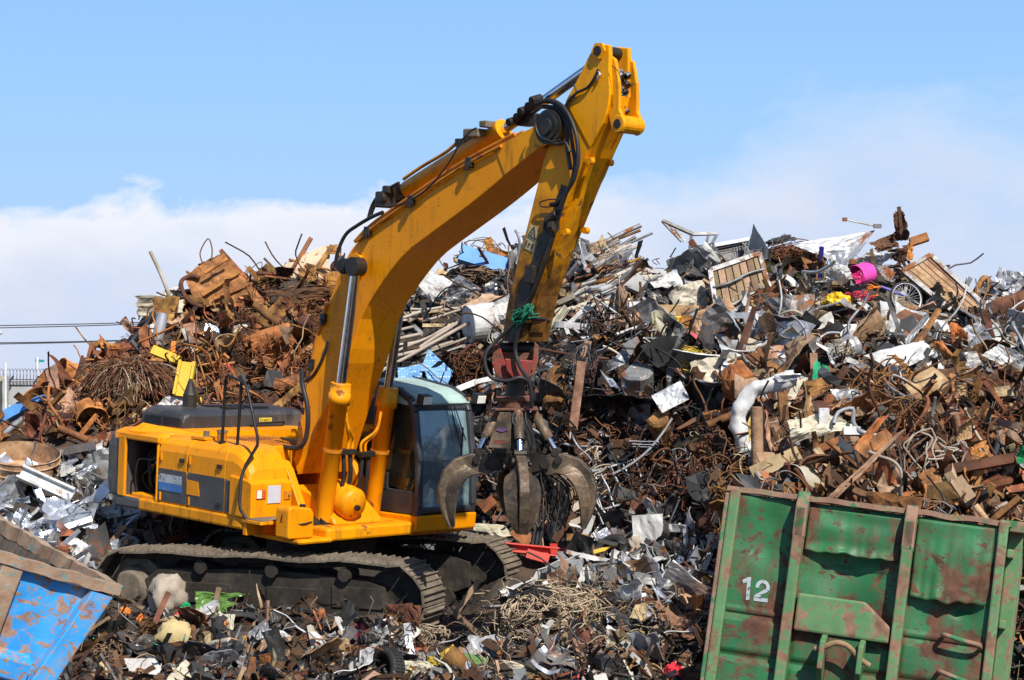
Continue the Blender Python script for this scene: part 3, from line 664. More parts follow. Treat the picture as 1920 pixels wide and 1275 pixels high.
# ---- cab
CY0, CY1 = .38, 1.40
def cabside(y, inset=0.):
    return [(.0, 1.44), (1.46, 1.44), (1.50, 1.62), (1.47, 2.2), (1.36, 2.82), (1.27, 2.98), (1.05, 3.08), (.4, 3.16), (.0, 3.12)]
pil = MB()
S = cabside(0)
def bar(p, q, w=.07, t=.07, mb=pil):
    p, q = Vector(p), Vector(q); d = q-p; a, b2 = frame_of(d, Vector((0, 1, 0))); 
    rings = [[c + a*t/2*sa + b2*w/2*sb for sa, sb in ((-1, -1), (1, -1), (1, 1), (-1, 1))] for c in (p, q)]
    mb.loft(rings)
for y in (CY0+.035, CY1-.035):
    pts = [(x, y, z) for x, z in S[1:8]] + [(.0, y, 3.1), (.0, y, 1.44)]
    rr_ = smooth_path(pts, 3)
    for p, q in zip(pts, pts[1:]): bar(p, q, .09, .09)
    bar((.62, y, 1.5), (.62, y, 3.1), .07, .08)
bar((1.475, CY0, 1.56), (1.475, CY1, 1.56), .08, .08); bar((1.33, CY0, 2.88), (1.33, CY1, 2.88), .07, .09)
cab = pil.build('cab', 'cab_black', ex, bevel=.025)
lw = MB(); lw.bx((.02, CY0+.02, 1.5), (1.44, CY0+.06, 1.80)); lw.bx((.02, CY1-.05, 1.45), (1.44, CY1-.01, 1.8)); lw.bx((.02, CY0+.02, 1.44), (.06, CY1, 2.1)); lw.bx((.62, CY0+.015, 1.78), (.9, CY0+.06, 2.0))
lw.build('lower_panel', 'cab_black', cab, bevel=.01)
cb = MB(); cb.prism([(.3, 1.2), (1.42, 1.24), (1.52, 1.3), (1.54, 1.5), (.3, 1.47)], xz, CY0-.02, CY1+.02); cbo = cb.build('cab_base', 'yellow_paint', ex, bevel=.02)
rf = MB(); ro_ = [(1.40, 2.93), (1.30, 3.04), (1.08, 3.12), (.4, 3.2), (-.02, 3.16), (-.02, 3.08), (1.35, 2.9)]
rings = []
for y, s in ((CY0-.0, .0), (CY0+.06, .7), (CY0+.16, 1.), (CY1-.16, 1.), (CY1-.06, .7), (CY1, .0)):
    rings.append([Vector((x - (.03 if s < 1 else 0)*(x > .5), y, z - .07*(1-s)*(z > 2.95))) for x, z in ro_])
rf.loft(rings, smooth=False); rf.build('cab_roof', 'cab_roof', cab, bevel=.02)
def pane(pts, name='window_pane'):
    m = MB(); m.add(pts, [tuple(range(len(pts)))]); o = m.build(name, 'screen_glass' if name == 'windscreen' else 'cab_glass', cab); return o
pane([(1.478, CY0+.06, 1.60), (1.478, CY1-.06, 1.60), (1.462, CY1-.06, 2.2), (1.34, CY1-.06, 2.84), (1.34, CY0+.06, 2.84), (1.462, CY0+.06, 2.2)], 'windscreen')
pane([(.66, CY0+.03, 1.98), (.9, CY0+.03, 1.84), (1.40, CY0+.03, 1.78), (1.42, CY0+.03, 2.2), (1.3, CY0+.03, 2.86), (1.0, CY0+.03, 3.02), (.66, CY0+.03, 3.06)])
pane([(.06, CY0+.03, 2.05), (.58, CY0+.03, 2.05), (.58, CY0+.03, 3.06), (.06, CY0+.03, 3.06)])
pane([(.06, CY1-.03, 1.85), (1.42, CY1-.03, 1.85), (1.42, CY1-.03, 2.2), (1.3, CY1-.03, 2.86), (.06, CY1-.03, 3.06)])
bk = MB(); bk.bx((-.02, CY0+.06, 2.0), (0.02, CY1-.06, 3.08)); bk.build('rear_wall', 'cab_black', cab)
seat = MB(); seat.bx((.28, .68, 1.85), (.78, 1.12, 1.98)); seat.bx((.26, .68, 1.98), (.4, 1.12, 2.55)); seat.bx((.3, .7, 1.5), (.7, 1.1, 1.85)); seat.build('seat', 'teal_cloth', cab, bevel=.04)
sc = MB(); sc.grid(lambda u_, v_: (.95+.06*math.sin(v_*9)+.2*v_, .50+.32*u_+.03*math.sin(v_*7), 2.02-.42*v_+.03*math.sin(u_*12)), 10, 10, smooth=True); sc.build('cloth', 'teal_cloth', cab)
con = MB(); con.bx((.85, .55, 1.5), (1.15, .68, 1.95)); con.bx((.85, 1.1, 1.5), (1.15, 1.25, 1.95)); con.tube([(1.0, .62, 1.95), (1.05, .62, 2.15)], .015, 6); con.build('control_console', 'black_part', cab)
for y in (CY0+.12, CY1+.06):
    m = MB(); m.box((1.44, y, 2.99), (.11, .17, .13), Matrix.Rotation(R(12), 3, 'Y'), 0); m.box((1.502, y, 2.978), (.014, .145, .105), Matrix.Rotation(R(12), 3, 'Y'), 1); m.build('work_light', ['black_part', 'lamp_lens'], cab, bevel=.01)
wp = MB(); wp.tube([(1.37, 1.02, 2.9), (1.50, 1.12, 2.35)], .008, 5); wp.tube([(1.37, 1.1, 2.9), (1.5, 1.2, 2.45)], .008, 5); wp.tube([(1.502, 1.14, 2.62), (1.502, 1.12, 2.05)], .012, 5); wp.build('wiper', 'black_part', cab)
bs = MB(); bs.tube([(1.20, .62, 2.05), (1.28, .95, 2.62)], .013, 6); bs.box((1.2, .62, 2.03), (.05, .12, .05)); bs.build('sun_blind_rod', 'plate_white', cab)
mr = MB(); mr.tube(smooth_path([(1.36, CY1+.0, 2.72), (1.42, CY1+.16, 2.74), (1.42, CY1+.2, 2.6), (1.42, CY1+.24, 2.1), (1.42, CY1+.02, 1.9)]), .014, 6); mr.build('grab_rail', 'black_part', cab)
for y in (-.62, -.5): pass
cab.location = (-.27, .28, .0); cbo.location = (-.27, .28, .0)      # clear of the far lift cylinder
# ---- jerry can
jc = MB(); jc.prism([(-.19, .0), (.19, .0), (.2, .03), (.2, .30), (.15, .37), (-.17, .40), (-.2, .36), (-.2, .03)], lambda u_, v_, d_: Vector((1.02 + d_, -1.16 + u_, 1.315 + v_)), -.13, .13)
j = jc.build('jerry_can', 'yellow_paint', None, bevel=.035, seg=3); L0 = j.location.copy(); j.matrix_world = M_UP @ Matrix.Translation(L0); tag(j, 'yellow plastic jerry can standing on the front step of the excavator', 'jerry can')
k_ = MB(); k_.cyl((1.06, -1.08, 1.70), (0, 0, 1), .04, .05, 14); ko = k_.build('cap', 'black_part', j, inv=Matrix.Translation(-L0))
k_ = MB(); k_.tube(smooth_path([(1.02, -1.32, 1.68), (1.02, -1.36, 1.6), (1.02, -1.34, 1.5), (1.16, -1.18, 1.5), (1.16, -1.0, 1.52)]), .008, 5); k_.build('tether', 'rubber_hose', j, inv=Matrix.Translation(-L0))
# ================================================================ GRAPPLE (hangs from the stick)
gp = M_UP @ Vector((3.66, 0, 3.2)); GX, GD = gp.x, gp.y
def G(px, py, dd=0.): return P(px, py, GD+dd)
g0 = G(968, 745)
M_G = Matrix.Translation(g0); G_INV = M_G.inverted()
gr = empty('orange_peel_grapple', M_G, 'grimy steel scrap grapple with curved tines hanging open from the excavator stick', 'grapple')
def gb(mb, name, mats, parent=None, **k): return mb.build(name, mats, parent or gr, inv=G_INV if (parent or gr) is gr or True else None, **k)
def gpoly(pts, d0, d1, mb, mi=0):
    mb.prism(pts, lambda u_, v_, d_: G(u_, v_, d_), d0, d1, mi)
hg = MB()
gpoly([(926, 640), (938, 650), (946, 676), (960, 702), (952, 715), (930, 705), (922, 680)], -.2, -.12, hg)
gpoly([(926, 640), (938, 650), (946, 676), (960, 702), (952, 715), (930, 705), (922, 680)], .1, .18, hg)
gpoly([(1002, 640), (1010, 648), (1009, 678), (1002, 702), (990, 710), (998, 680)], -.3, -.16, hg)
gpoly([(946, 672), (1000, 676), (1000, 698), (985, 715), (965, 712), (950, 695)], -.3, -.26, hg)
gpoly([(940, 660), (1004, 662), (996, 708), (950, 710)], -.1, .1, hg)
gb(hg, 'grapple_hanger', 'grapple_red', bevel=.012)
m = MB(); m.cyl(G(968, 653), (1, 0, 0), .07, .52, 16); m.cyl(G(968, 712), (1, 0, 0), .06, .3, 14); m.tube([G(968, 705), G(966, 745)], .12, 12); gb(m, 'hanger_pin', 'grease')
rt = MB(); rt.box(G(965, 747), (.44, .4, .06)); rt.cyl(G(965, 757), (0, 0, 1), .19, .09, 24); rt.box(G(968, 766), (.5, .46, .03)); gb(rt, 'rotator', 'grapple_red', bevel=.01)
bd = MB(); rings = []
for py, hw, hd in ((766, 26, .18), (775, 28, .2), (840, 40, .27), (850, 40, .27), (868, 34, .22)):
    rings.append([G(966+hw*sx, py, hd*sy) for sx, sy in ((-1, -.5), (-.55, -1), (.55, -1), (1, -.5), (1, .5), (.55, 1), (-.55, 1), (-1, .5))])
bd.loft(rings); bdo = gb(bd, 'grapple_body', 'grapple_dark', bevel=.012)
pl_ = MB(); gpoly([(936, 773), (958, 773), (958, 838), (955, 842), (918, 840), (916, 834)], -.40, -.36, pl_); po = gb(pl_, 'body_panel', 'grapple_steel', bevel=.008)
tx = MB(); rr = random.Random(12)
for k in range(7): gpoly([(925.5+k*4.1, 826), (928.2+k*4.1, 826), (928.2+k*4.1, 832), (925.5+k*4.1, 832)], -.407, -.402, tx)
gpoly([(925, 825.3), (950, 825.3), (950, 826.2), (925, 826.2)], -.409, -.404, tx)
gb(tx, 'worn_lettering', 'grapple_red', po)
sp_ = MB()
for a_ in range(-60, 61, 24): sp_.tube([G(941, 810, -.404), G(941+13*math.sin(R(a_)), 810-9*math.cos(R(a_)), -.404)], .012, 4)
plain('worn_purple', (.10, .05, .12)); gb(sp_, 'worn_emblem', 'worn_purple', po)
# tines: profile in (outward, down) metres from the hinge; same casting turned about the axis
TO = [(-.06, -.06), (.05, -.12), (.22, -.12), (.40, -.06), (.54, .08), (.60, .26), (.59, .45), (.53, .62), (.46, .76), (.42, .72), (.43, .58), (.41, .40), (.34, .22), (.24, .13), (.10, .12), (.02, .14), (-.07, .06)]
ctr = Vector((GX, GD, 0)); ctr.x = g0.x
hz = G(970, 868).z
def tine(ang, rad=.33, sc=1., wid=.058):
    ca, sa = math.cos(R(ang)), math.sin(R(ang)); o = Vector((g0.x + ca*rad, GD + sa*rad, hz)); out = Vector((ca, sa, 0)); lat = Vector((-sa, ca, 0))
    fn = lambda u_, v_, d_: o + out*(u_*sc) + lat*d_ + Vector((0, 0, -v_*sc))
    m = MB(); m.prism(TO, fn, -wid, wid)
    t = gb(m, 'grapple_tine', 'grapple_steel', bevel=.012)
    # flared shell plates on both sides, hollow toward the middle
    inner = TO[9:15][::-1]; outer = TO[3:9]
    sh = MB()
    for s in (-1, 1):
        def f(a_, b_, s=s):
            i = a_*(len(inner)-1); j = min(int(i), len(inner)-2); pi_ = Vector((*inner[j], 0)).lerp(Vector((*inner[j+1], 0)), i-j)
            po_ = Vector((*outer[j], 0)).lerp(Vector((*outer[j+1], 0)), i-j)
            w = wid + b_*.15*math.sin(math.pi*min(1, a_*.9+.08))**.7; q_ = po_.lerp(pi_, .35 + .55*b_)
            return fn(q_.x, q_.y, s*w)
        sh.grid(f, 12, 4, thick=.02 if s > 0 else -.02) if False else sh.grid(f, 12, 4, thick=.02)
    gb(sh, 'shell_plate', 'grapple_steel', t)
    pn_ = MB(); pn_.cyl(o, lat, .055, wid*2+.1, 14); pn_.cyl(o + out*.16*sc + Vector((0, 0, .05)), lat, .045, wid*2+.09, 12)
    for s in (-1, 1): pn_.prism([(-.16, -.14), (.02, -.1), (.05, .05), (-.16, .1)], fn, s*(wid+.015), s*(wid+.035))
    gb(pn_, 'hinge_pin', 'grapple_dark', t)
    c0_ = Vector((g0.x + ca*.2, GD + sa*.2, G(970, 770).z)); c1_ = o + out*.12*sc + Vector((0, 0, .14)); d_ = (c1_-c0_)
    cy_ = MB(); cy_.tube([c0_, c0_+d_*.16, c0_+d_*.16, c0_+d_*.68], [.05, .05, .062, .062], 12, 0); cy_.tube([c0_+d_*.68, c1_], .035, 10, 1); cy_.cyl(c1_, lat, .05, .14, 10, 2); cy_.tube([c0_+d_*.03, c0_+d_*.15], .053, 12, 3)
    gb(cy_, 'tine_cylinder', ['grapple_steel', 'chrome', 'grapple_dark', 'grapple_red'], t)
tine(192); tine(-14, .36); tine(-84, .30); tine(92, .36); tine(-50, .3) if False else None
wd = MB(); rr = random.Random(53)
for k in range(46):
    x0, d0 = rr.uniform(985, 1075), rr.uniform(-.15, .4); y1 = rr.uniform(940, 1005)
    wd.tube(smooth_path([G(rr.uniform(985, 1040), 872, d0), G(x0+rr.uniform(-6, 6), 905, d0+rr.uniform(-.1, .1)), G(x0+rr.uniform(-12, 12), (905+y1)/2, d0), G(x0+rr.uniform(-20, 20), y1, d0+rr.uniform(-.15, .1))], 3), rr.uniform(.006, .013), 4, 0 if k % 3 else 1, caps=False)
plain('dark_strand', (.03, .027, .024), rough=.6, vary='island', vv=.6); plain('brown_strand', (.13, .09, .06), rough=.8, vary='island', vv=.6)
o = wd.build('wire_strands', ['dark_strand', 'brown_strand'], None); tag(o, 'dark wire strands dangling out of the open grapple', 'wire strands')
gh_ = MB(); rr = random.Random(31)
for k in range(6):
    a_ = rr.uniform(-.3, .1); x0 = rr.uniform(965, 1000)
    gh_.tube(smooth_path([G(x0, 765, -.2), G(x0+rr.uniform(-8, 8), 790, -.3), G(x0+rr.uniform(-10, 12), 815, -.3), G(x0+rr.uniform(-8, 15), 845, -.25)]), .012, 6)
gb(gh_, 'grapple_hose', 'rubber_hose')
gl = MB(); gl.tube(smooth_path([M_UP @ L(972, 600, 1, -HS-.08), G(935, 635, -.3), G(912, 660, -.32), G(910, 685, -.34), G(922, 708, -.36), G(950, 714, -.4), G(975, 708, -.4), G(992, 718, -.36), G(997, 745, -.34), G(996, 765, -.3)], 8), .024, 8)
gl.tube(smooth_path([M_UP @ L(975, 605, 1, -HS-.1), G(966, 650, -.36), G(972, 680, -.38), G(984, 702, -.38), G(994, 720, -.36), G(998, 750, -.32)], 8), .024, 8); gb(gl, 'grapple_hose', 'rubber_hose')
gl = MB(); gl.tube(smooth_path([M_UP @ L(980, 598, 1, -HS-.08), G(1000, 597, -.35), G(1018, 598, -.2), G(1032, 602, .0), G(1030, 592, .15)], 8), .02, 8); gb(gl, 'grapple_hose', 'rubber_hose')
# ================================================================ GROUND AND HEAP
# profile of the ground behind/around each direction: (distance, height); the scrap heap's core rises out of it
def prof(px, *pts):
    out = []
    for D, v, *k in pts: out.append((D, v if k else CAM_H - (v - Y_HOR)*D/F_PX))
    return px, out
Zm = 'z'
COLS = [
 prof(-900, (20, 0, Zm), (24, .1, Zm), (27, .3, Zm), (40, .3, Zm), (60, .0, Zm)),
 prof(-300, (20, 0, Zm), (24, .2, Zm), (27, 1, Zm), (31, 1.8, Zm), (35, 1.6, Zm), (42, .0, Zm)),
 prof(0, (20, 0, Zm), (23.5, .25, Zm), (25, 1030), (28, 890), (31, 835), (33.5, 808), (36, .6, Zm), (40, 0, Zm)),
 prof(100, (20, 0, Zm), (23.5, .2, Zm), (25.6, 1040), (28, 890), (30.5, 790), (33, 712), (36, 1.2, Zm), (40, 0, Zm)),
 prof(200, (20, 0, Zm), (26.2, .2, Zm), (27.2, 1020), (29, 890), (31, 740), (33.5, 650), (37, 1.5, Zm), (41, 0, Zm)),
 prof(300, (20, 0, Zm), (26.6, .2, Zm), (28, 985), (29.5, 880), (31.5, 720), (34, 575), (38, 2, Zm), (42, 0, Zm)),
 prof(420, (20, 0, Zm), (27, .2, Zm), (28.6, 980), (30, 860), (32, 670), (34.5, 520), (38.5, 2, Zm), (42, 0, Zm)),
 prof(560, (20, 0, Zm), (27.5, .2, Zm), (28.8, 980), (30.2, 800), (32, 640), (34.5, 510), (39, 2, Zm), (43, 0, Zm)),
 prof(700, (20, 0, Zm), (27.5, .2, Zm), (28.8, 980), (30.5, 760), (32.5, 620), (35, 530), (39, 2, Zm), (43, 0, Zm)),
 prof(850, (20, 0, Zm), (26.8, .25, Zm), (28.4, 975), (30, 740), (32, 620), (35.5, 515), (39, 2, Zm), (43, 0, Zm)),
 prof(960, (20, 0, Zm), (25.0, .25, Zm), (27.6, 1000), (29.3, 730), (31, 620), (35.5, 480), (40, 2, Zm), (44, 0, Zm)),
 prof(1100, (20, 0, Zm), (22.3, .1, Zm), (25, 1100), (27.3, 1000), (28.8, 700), (30.5, 625), (35.5, 468), (40, 2, Zm), (44, 0, Zm)),
 prof(1250, (20, 0, Zm), (22.3, .1, Zm), (24.8, 1100), (26.8, 1000), (28.3, 720), (30.3, 630), (34.5, 495), (39, 2, Zm), (43, 0, Zm)),
 prof(1350, (20, 0, Zm), (22, .3, Zm), (24.3, 1080), (25.8, 960), (27.5, 760), (29.8, 640), (34, 495), (38, 2, Zm), (43, 0, Zm)),
 prof(1450, (19.5, 0, Zm), (21.5, 1050), (23.8, 900), (26.5, 750), (29.5, 620), (33, 495), (37, 2, Zm), (42, 0, Zm)),
 prof(1600, (18.5, 0, Zm), (20.5, 1050), (22.6, 900), (26, 760), (29, 630), (32.5, 490), (37, 2, Zm), (42, 0, Zm)),
 prof(1750, (18.5, 0, Zm), (20.5, 1050), (22.6, 900), (26, 760), (29, 640), (32.5, 525), (37, 2, Zm), (42, 0, Zm)),
 prof(1900, (18.5, 0, Zm), (20.5, 1050), (22.6, 900), (26, 765), (29, 650), (32.3, 550), (37, 2, Zm), (42, 0, Zm)),
 prof(2100, (18.5, 0, Zm), (20.5, 1050), (22.6, 900), (26, 770), (29, 665), (32, 580), (37, 2, Zm), (42, 0, Zm)),
 prof(2700, (20, 0, Zm), (24, .5, Zm), (28, 2, Zm), (31, 3, Zm), (37, 1, Zm), (42, 0, Zm)),
]
def zprof(pts, D):
    if D <= pts[0][0]: return pts[0][1]
    for (a, za), (b, zb) in zip(pts, pts[1:]):
        if D <= b: t = (D-a)/(b-a); return za + (zb-za)*t
    return pts[-1][1]
def hz0(px, D):
    if px <= COLS[0][0]: return zprof(COLS[0][1], D)*max(0, 1+(px+900)/800) if px > -1700 else 0.
    for (a, pa), (b, pb_) in zip(COLS, COLS[1:]):
        if px <= b:
            t = (px-a)/(b-a); t = t*t*(3-2*t); return zprof(pa, D)*(1-t) + zprof(pb_, D)*t
    return zprof(COLS[-1][1], D)*max(0, 1-(px-2700)/800)
def lump(x, y, z):
    return .55*noise.noise(Vector((x*.9, y*.9, z*.9))) + .32*noise.noise(Vector((x*2.3+9, y*2.3, z*2.3))) + .16*noise.noise(Vector((x*5.1, y*5.1+7, 0)))
TRI = M_TR.inverted()
def hgt(x, y):
    if y < 5: return 0.
    px = 960 + F_PX*x/y; z = hz0(px, y)
    amp = min(1., max(.0, z-.05)/1.2)*.5 + (.06 if 19 < y < 45 else .0)
    if y > 60: amp = 0
    if 21 < y < 28:                                       # litter pushed up along the near crawler track
        v = TRI @ Vector((x, y, 0)); s = -v.y - 1.66
        if 0 < s < 1.4 and -2.9 < v.x < 2.7: z = max(z, (.46*min(1, s/.15)*max(0, 1-(s-.2)/1.2) + .10)*min(1, (v.x+2.9)/.5)*min(1, max(0, (2.7-v.x)/.7)))
    if y > 70: z -= (y-70)*.045                            # the land falls away beyond the yard wall
    return z + amp*lump(x, y, z)
def ground_mesh():
    pxs = [-60000, -20000, -9000, -5000, -3200, -2200, -1600, -1200] + [-900 + 20*i for i in range(181)] + [3000, 3500, 4500, 6000, 9000, 14000, 25000, 65000]
    Ds = [1, 6, 10, 13, 15, 17] + [18 + .2*i for i in range(127)] + [44, 46, 50, 56, 65, 80, 120, 200, 500, 1500, 6000]
    vs = [((px-960)/F_PX*D, D, hgt((px-960)/F_PX*D, D)) for D in Ds for px in pxs]
    w = len(pxs); fs = [(j*w+i, j*w+i+1, (j+1)*w+i+1, (j+1)*w+i) for j in range(len(Ds)-1) for i in range(w-1)]
    m = MB(); m.add(vs, fs, 0, False)
    m.add([(-90000, -3000, 0), (90000, -3000, 0), (vs[w-1][0], 1, 0), (vs[0][0], 1, 0)], [(0, 1, 2, 3)])
    o = m.build('ground', 'earth', None, loc=(0, 0, 0)); o['kind'] = 'structure'; return o
paint('earth', (.02, .016, .012), (.075, .055, .04), rough=.95, bump=.6, scale=1.5, dirt=.4, dirtc=(.10, .05, .022), bscale=14.)
ground_mesh()
def hit(px, py, off=0., strict=False):
    """the spot of the ground or heap that a photo pixel shows"""
    d = ray(px, py); t = 14.
    prev = None
    while t < 46:
        w = EYE + d*(t/d.y)
        g = w.z - hgt(w.x, w.y)
        if g <= 0:
            lo, hi = t-.25, t
            for _ in range(8):
                mid = (lo+hi)/2; w = EYE + d*(mid/d.y)
                if w.z - hgt(w.x, w.y) > 0: lo = mid
                else: hi = mid
            return EYE + d*((hi-off)/d.y)
        t += .25
    # above the skyline: on top of the crest
    if strict: return None
    best = min(((EYE + d*(q/d.y)).z - hgt((EYE + d*(q/d.y)).x, q), q) for q in [30 + .25*i for i in range(26)])
    return EYE + d*((best[1]-off)/d.y)
# ================================================================ SCRAP MATERIALS
RU = ((.10, .03, .012), (.27, .085, .022))
paint('rust', (.13, .046, .017), (.42, .175, .058), rough=.9, vary='obj', bump=.8, dirt=.62, dirtc=(.045, .02, .012), scale=4., hv=.018, vv=.45)
paint('rust_dark', (.045, .021, .013), (.17, .07, .03), rough=.9, vary='obj', bump=.8, dirt=.5, dirtc=(.02, .012, .009), scale=4., hv=.015, vv=.4)
paint('rust_orange', (.26, .09, .02), (.55, .235, .06), rough=.88, vary='obj', bump=.8, dirt=.6, dirtc=(.10, .035, .014), scale=4., hv=.015, vv=.35)
paint('rust_tan', (.24, .13, .065), (.47, .31, .185), rough=.92, vary='obj', bump=.8, dirt=.6, dirtc=(.13, .055, .025), scale=4., hv=.02, vv=.35)
paint('steel', (.17, .17, .17), (.36, .36, .355), rough=.5, metal=.45, vary='obj', bump=.4, rust=.36, rust2=.3, dirt=.55, dirtc=(.09, .075, .06), hv=.02, vv=.4)
paint('dark_steel', (.035, .037, .04), (.10, .10, .105), rough=.5, metal=.4, vary='obj', bump=.4, rust=.3, rust2=.3, dirt=.5, dirtc=(.10, .075, .055), hv=.02, vv=.45)
paint('galvanised', (.27, .28, .295), (.44, .45, .47), rough=.45, metal=.35, vary='obj', bump=.25, rust=.2, rust2=.2, dirt=.4, dirtc=(.2, .17, .135), hv=.02, vv=.25)
paint('white_sheet', (.46, .46, .445), (.66, .66, .64), rough=.5, vary='obj', bump=.2, rust=.14, rust2=.25, rustc=((.16, .07, .03), (.34, .2, .11)), dirt=.48, dirtc=(.24, .195, .145), hv=.02, vv=.16)
paint('cream_sheet', (.42, .37, .26), (.58, .53, .41), rough=.6, vary='obj', bump=.2, rust=.15, rustc=((.18, .09, .04), (.36, .22, .1)), dirt=.4, dirtc=(.24, .18, .11), hv=.02, vv=.2)
paint('aluminium', (.60, .63, .68), (.80, .82, .86), rough=.34, metal=.75, vary='obj', bump=.06, dirt=.2, dirtc=(.32, .32, .33), hv=.01, vv=.15)
paint('old_wood', (.17, .105, .06), (.36, .25, .15), rough=.9, vary='obj', bump=.5, dirt=.35, dirtc=(.09, .05, .03), streak=True, hv=.02, vv=.35)
paint('bare_pole', (.27, .22, .16), (.46, .40, .32), rough=.85, vary='obj', bump=.3, rust=.22, rustc=((.16, .06, .03), (.3, .14, .07)), hv=.015, vv=.25)
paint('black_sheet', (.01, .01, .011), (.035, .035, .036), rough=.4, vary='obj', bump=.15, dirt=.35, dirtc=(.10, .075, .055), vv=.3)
paint('rubber', (.014, .014, .014), (.04, .038, .035), rough=.8, bump=.3, dirt=.4, dirtc=(.12, .10, .08))
paint('blue_beam', (.07, .23, .52), (.12, .33, .66), rough=.55, bump=.15, rust=.16, dirt=.3, dirtc=(.25, .25, .25))
paint('red_paint', (.46, .03, .018), (.60, .06, .035), rough=.5, bump=.15, rust=.15, dirt=.3, dirtc=(.14, .05, .03))
paint('yellow_scrap', (.60, .36, .02), (.74, .48, .04), rough=.5, bump=.2, rust=.24, dirt=.35, dirtc=(.2, .11, .03))
paint('yellow_dirty', (.42, .32, .06), (.60, .48, .10), rough=.7, bump=.3, dirt=.5, dirtc=(.14, .11, .08), rust=.2, rustc=((.12, .1, .08), (.3, .25, .18)))
plain('pink_plastic', (.72, .07, .36), rough=.4, dirt=.2, dirtc=(.4, .1, .2)); plain('magenta_plastic', (.5, .02, .14), rough=.4)
plain('yellow_plastic', (.80, .48, .01), rough=.4, dirt=.2, dirtc=(.5, .28, .02), bump=.15); plain('green_net', (.01, .33, .15), rough=.7, bump=.5, vary='obj')
plain('purple_paint', (.12, .10, .38), rough=.4); plain('red_bag', (.62, .035, .05), rough=.45, bump=.4, dirt=.3, dirtc=(.25, .03, .03))
plain('foam_yellow', (.60, .42, .13), rough=.95, bump=.8, dirt=.3, dirtc=(.25, .17, .07)); plain('stone', (.36, .30, .235), rough=.95, bump=.7, dirt=.45, dirtc=(.16, .115, .08), scale=5.)
plain('stone_yellow', (.50, .39, .19), rough=.95, bump=.8, dirt=.5, dirtc=(.2, .13, .06), scale=6.); plain('green_sheet', (.10, .20, .045), rough=.35, bump=.3, dirt=.4, dirtc=(.05, .05, .03))
plain('concrete', (.40, .40, .385), rough=.9, bump=.3, dirt=.3, dirtc=(.22, .22, .21)); plain('pale_post', (.66, .67, .68), rough=.5)
plain('teal_flag', (.02, .30, .26), rough=.7); plain('cable_dark', (.05, .05, .055), rough=.6); plain('grey_lamp', (.5, .52, .53), rough=.4)
plain('wire_brown', (.17, .105, .06), rough=.8, vary='island', bump=.2, hv=.02, vv=.5); plain('wire_pale', (.35, .27, .18), rough=.8, vary='island', bump=.2, hv=.02, vv=.5)
plain('wire_rust', (.13, .05, .022), rough=.9, vary='island', bump=.2, hv=.02, vv=.6); plain('wire_yellow', (.46, .32, .03), rough=.6, vary='island', hv=.02, vv=.4)
plain('wire_black', (.02, .018, .016), rough=.6, vary='island', vv=.5); plain('wire_red', (.5, .03, .06), rough=.5); plain('orange_plastic', (.75, .2, .02), rough=.5)
def dots_mat():
    m = paint('blue_mesh', (.10, .26, .52), (.2, .42, .7), rough=.6, dirt=.2, dirtc=(.4, .45, .5)); nt = m.node_tree; b = nt.nodes['Principled BSDF']
    tc = nd(nt, 'TexCoord'); vo = nd(nt, 'TexVoronoi', i_Vector=tc.outputs['Object'], i_Scale=24., i_Randomness=.0)
    old = b.inputs['Base Color'].links[0].from_socket
    nt.links.new(mixc(nt, mrange(nt, vo.outputs['Distance'], .2, .3), (.62, .70, .78), old), b.inputs['Base Color'])
dots_mat()
def isl(name, src, **kw): return paint(name, *src, vary='island', **kw)
isl('bit_rust', ((.12, .043, .017), (.42, .18, .06)), rough=.92, bump=.6, hv=.025, vv=.65, scale=5., dirt=.6, dirtc=(.03, .015, .01))
isl('bit_rust_dark', ((.03, .016, .010), (.14, .062, .032)), rough=.92, bump=.4, hv=.02, vv=.6, scale=4.)
isl('bit_tan', ((.20, .12, .065), (.46, .32, .20)), rough=.92, bump=.6, hv=.03, vv=.5, scale=5., dirt=.6, dirtc=(.07, .04, .025))
isl('bit_grey', ((.07, .07, .07), (.30, .30, .295)), rough=.55, metal=.3, bump=.2, hv=.03, vv=.6, rust=.3, dirt=.5, dirtc=(.07, .05, .035))
isl('bit_white', ((.34, .33, .30), (.60, .60, .58)), rough=.5, bump=.15, hv=.03, vv=.25, dirt=.3, dirtc=(.24, .19, .14))
isl('bit_alu', ((.36, .40, .46), (.70, .73, .78)), rough=.32, metal=.7, bump=.05, hv=.015, vv=.3)
isl('bit_black', ((.008, .008, .008), (.035, .034, .033)), rough=.5, bump=.2, hv=.03, vv=.6)
isl('bit_colour', ((.30, .05, .03), (.5, .12, .05)), rough=.5, bump=.1, hv=.5, vv=.6, dirt=.5)

# ================================================================ SCRAP PIECES
LAND = []                                              # (px, py, short name): what other labels refer to
def zz(s, ox, oy): return lambda x, y: (ox + x/s, oy + y/s)
A4, A5, A6 = zz(2.5, 560, 50), zz(3.4, 0, 900), zz(3.2, 1320, 880)
A7, A8, A9, A10 = zz(2.898, 0, 440), zz(3.188, 1000, 400), zz(3.75, 1420, 380), zz(3.368, 1350, 650)
A11, A12, A13, A14, A15 = zz(3.491, 850, 950), zz(3.368, 380, 1050), zz(2.55, 0, 560), zz(3.985, 640, 440), zz(6.07, 900, 850)
ID = lambda x, y: (x, y)
def depth_at(px, py, off):
    D = hit(px, py).y - (off if off < .25 else .25 + .68*(off-.25))
    if py > 1060 and 150 < px < 900:                      # stay on this side of the near crawler track
        while D > 22:
            v = TRI @ P(px, py, D)
            if v.y < -1.9 or v.x < -2.9 or v.x > 2.3: break
            D -= .1
    return D
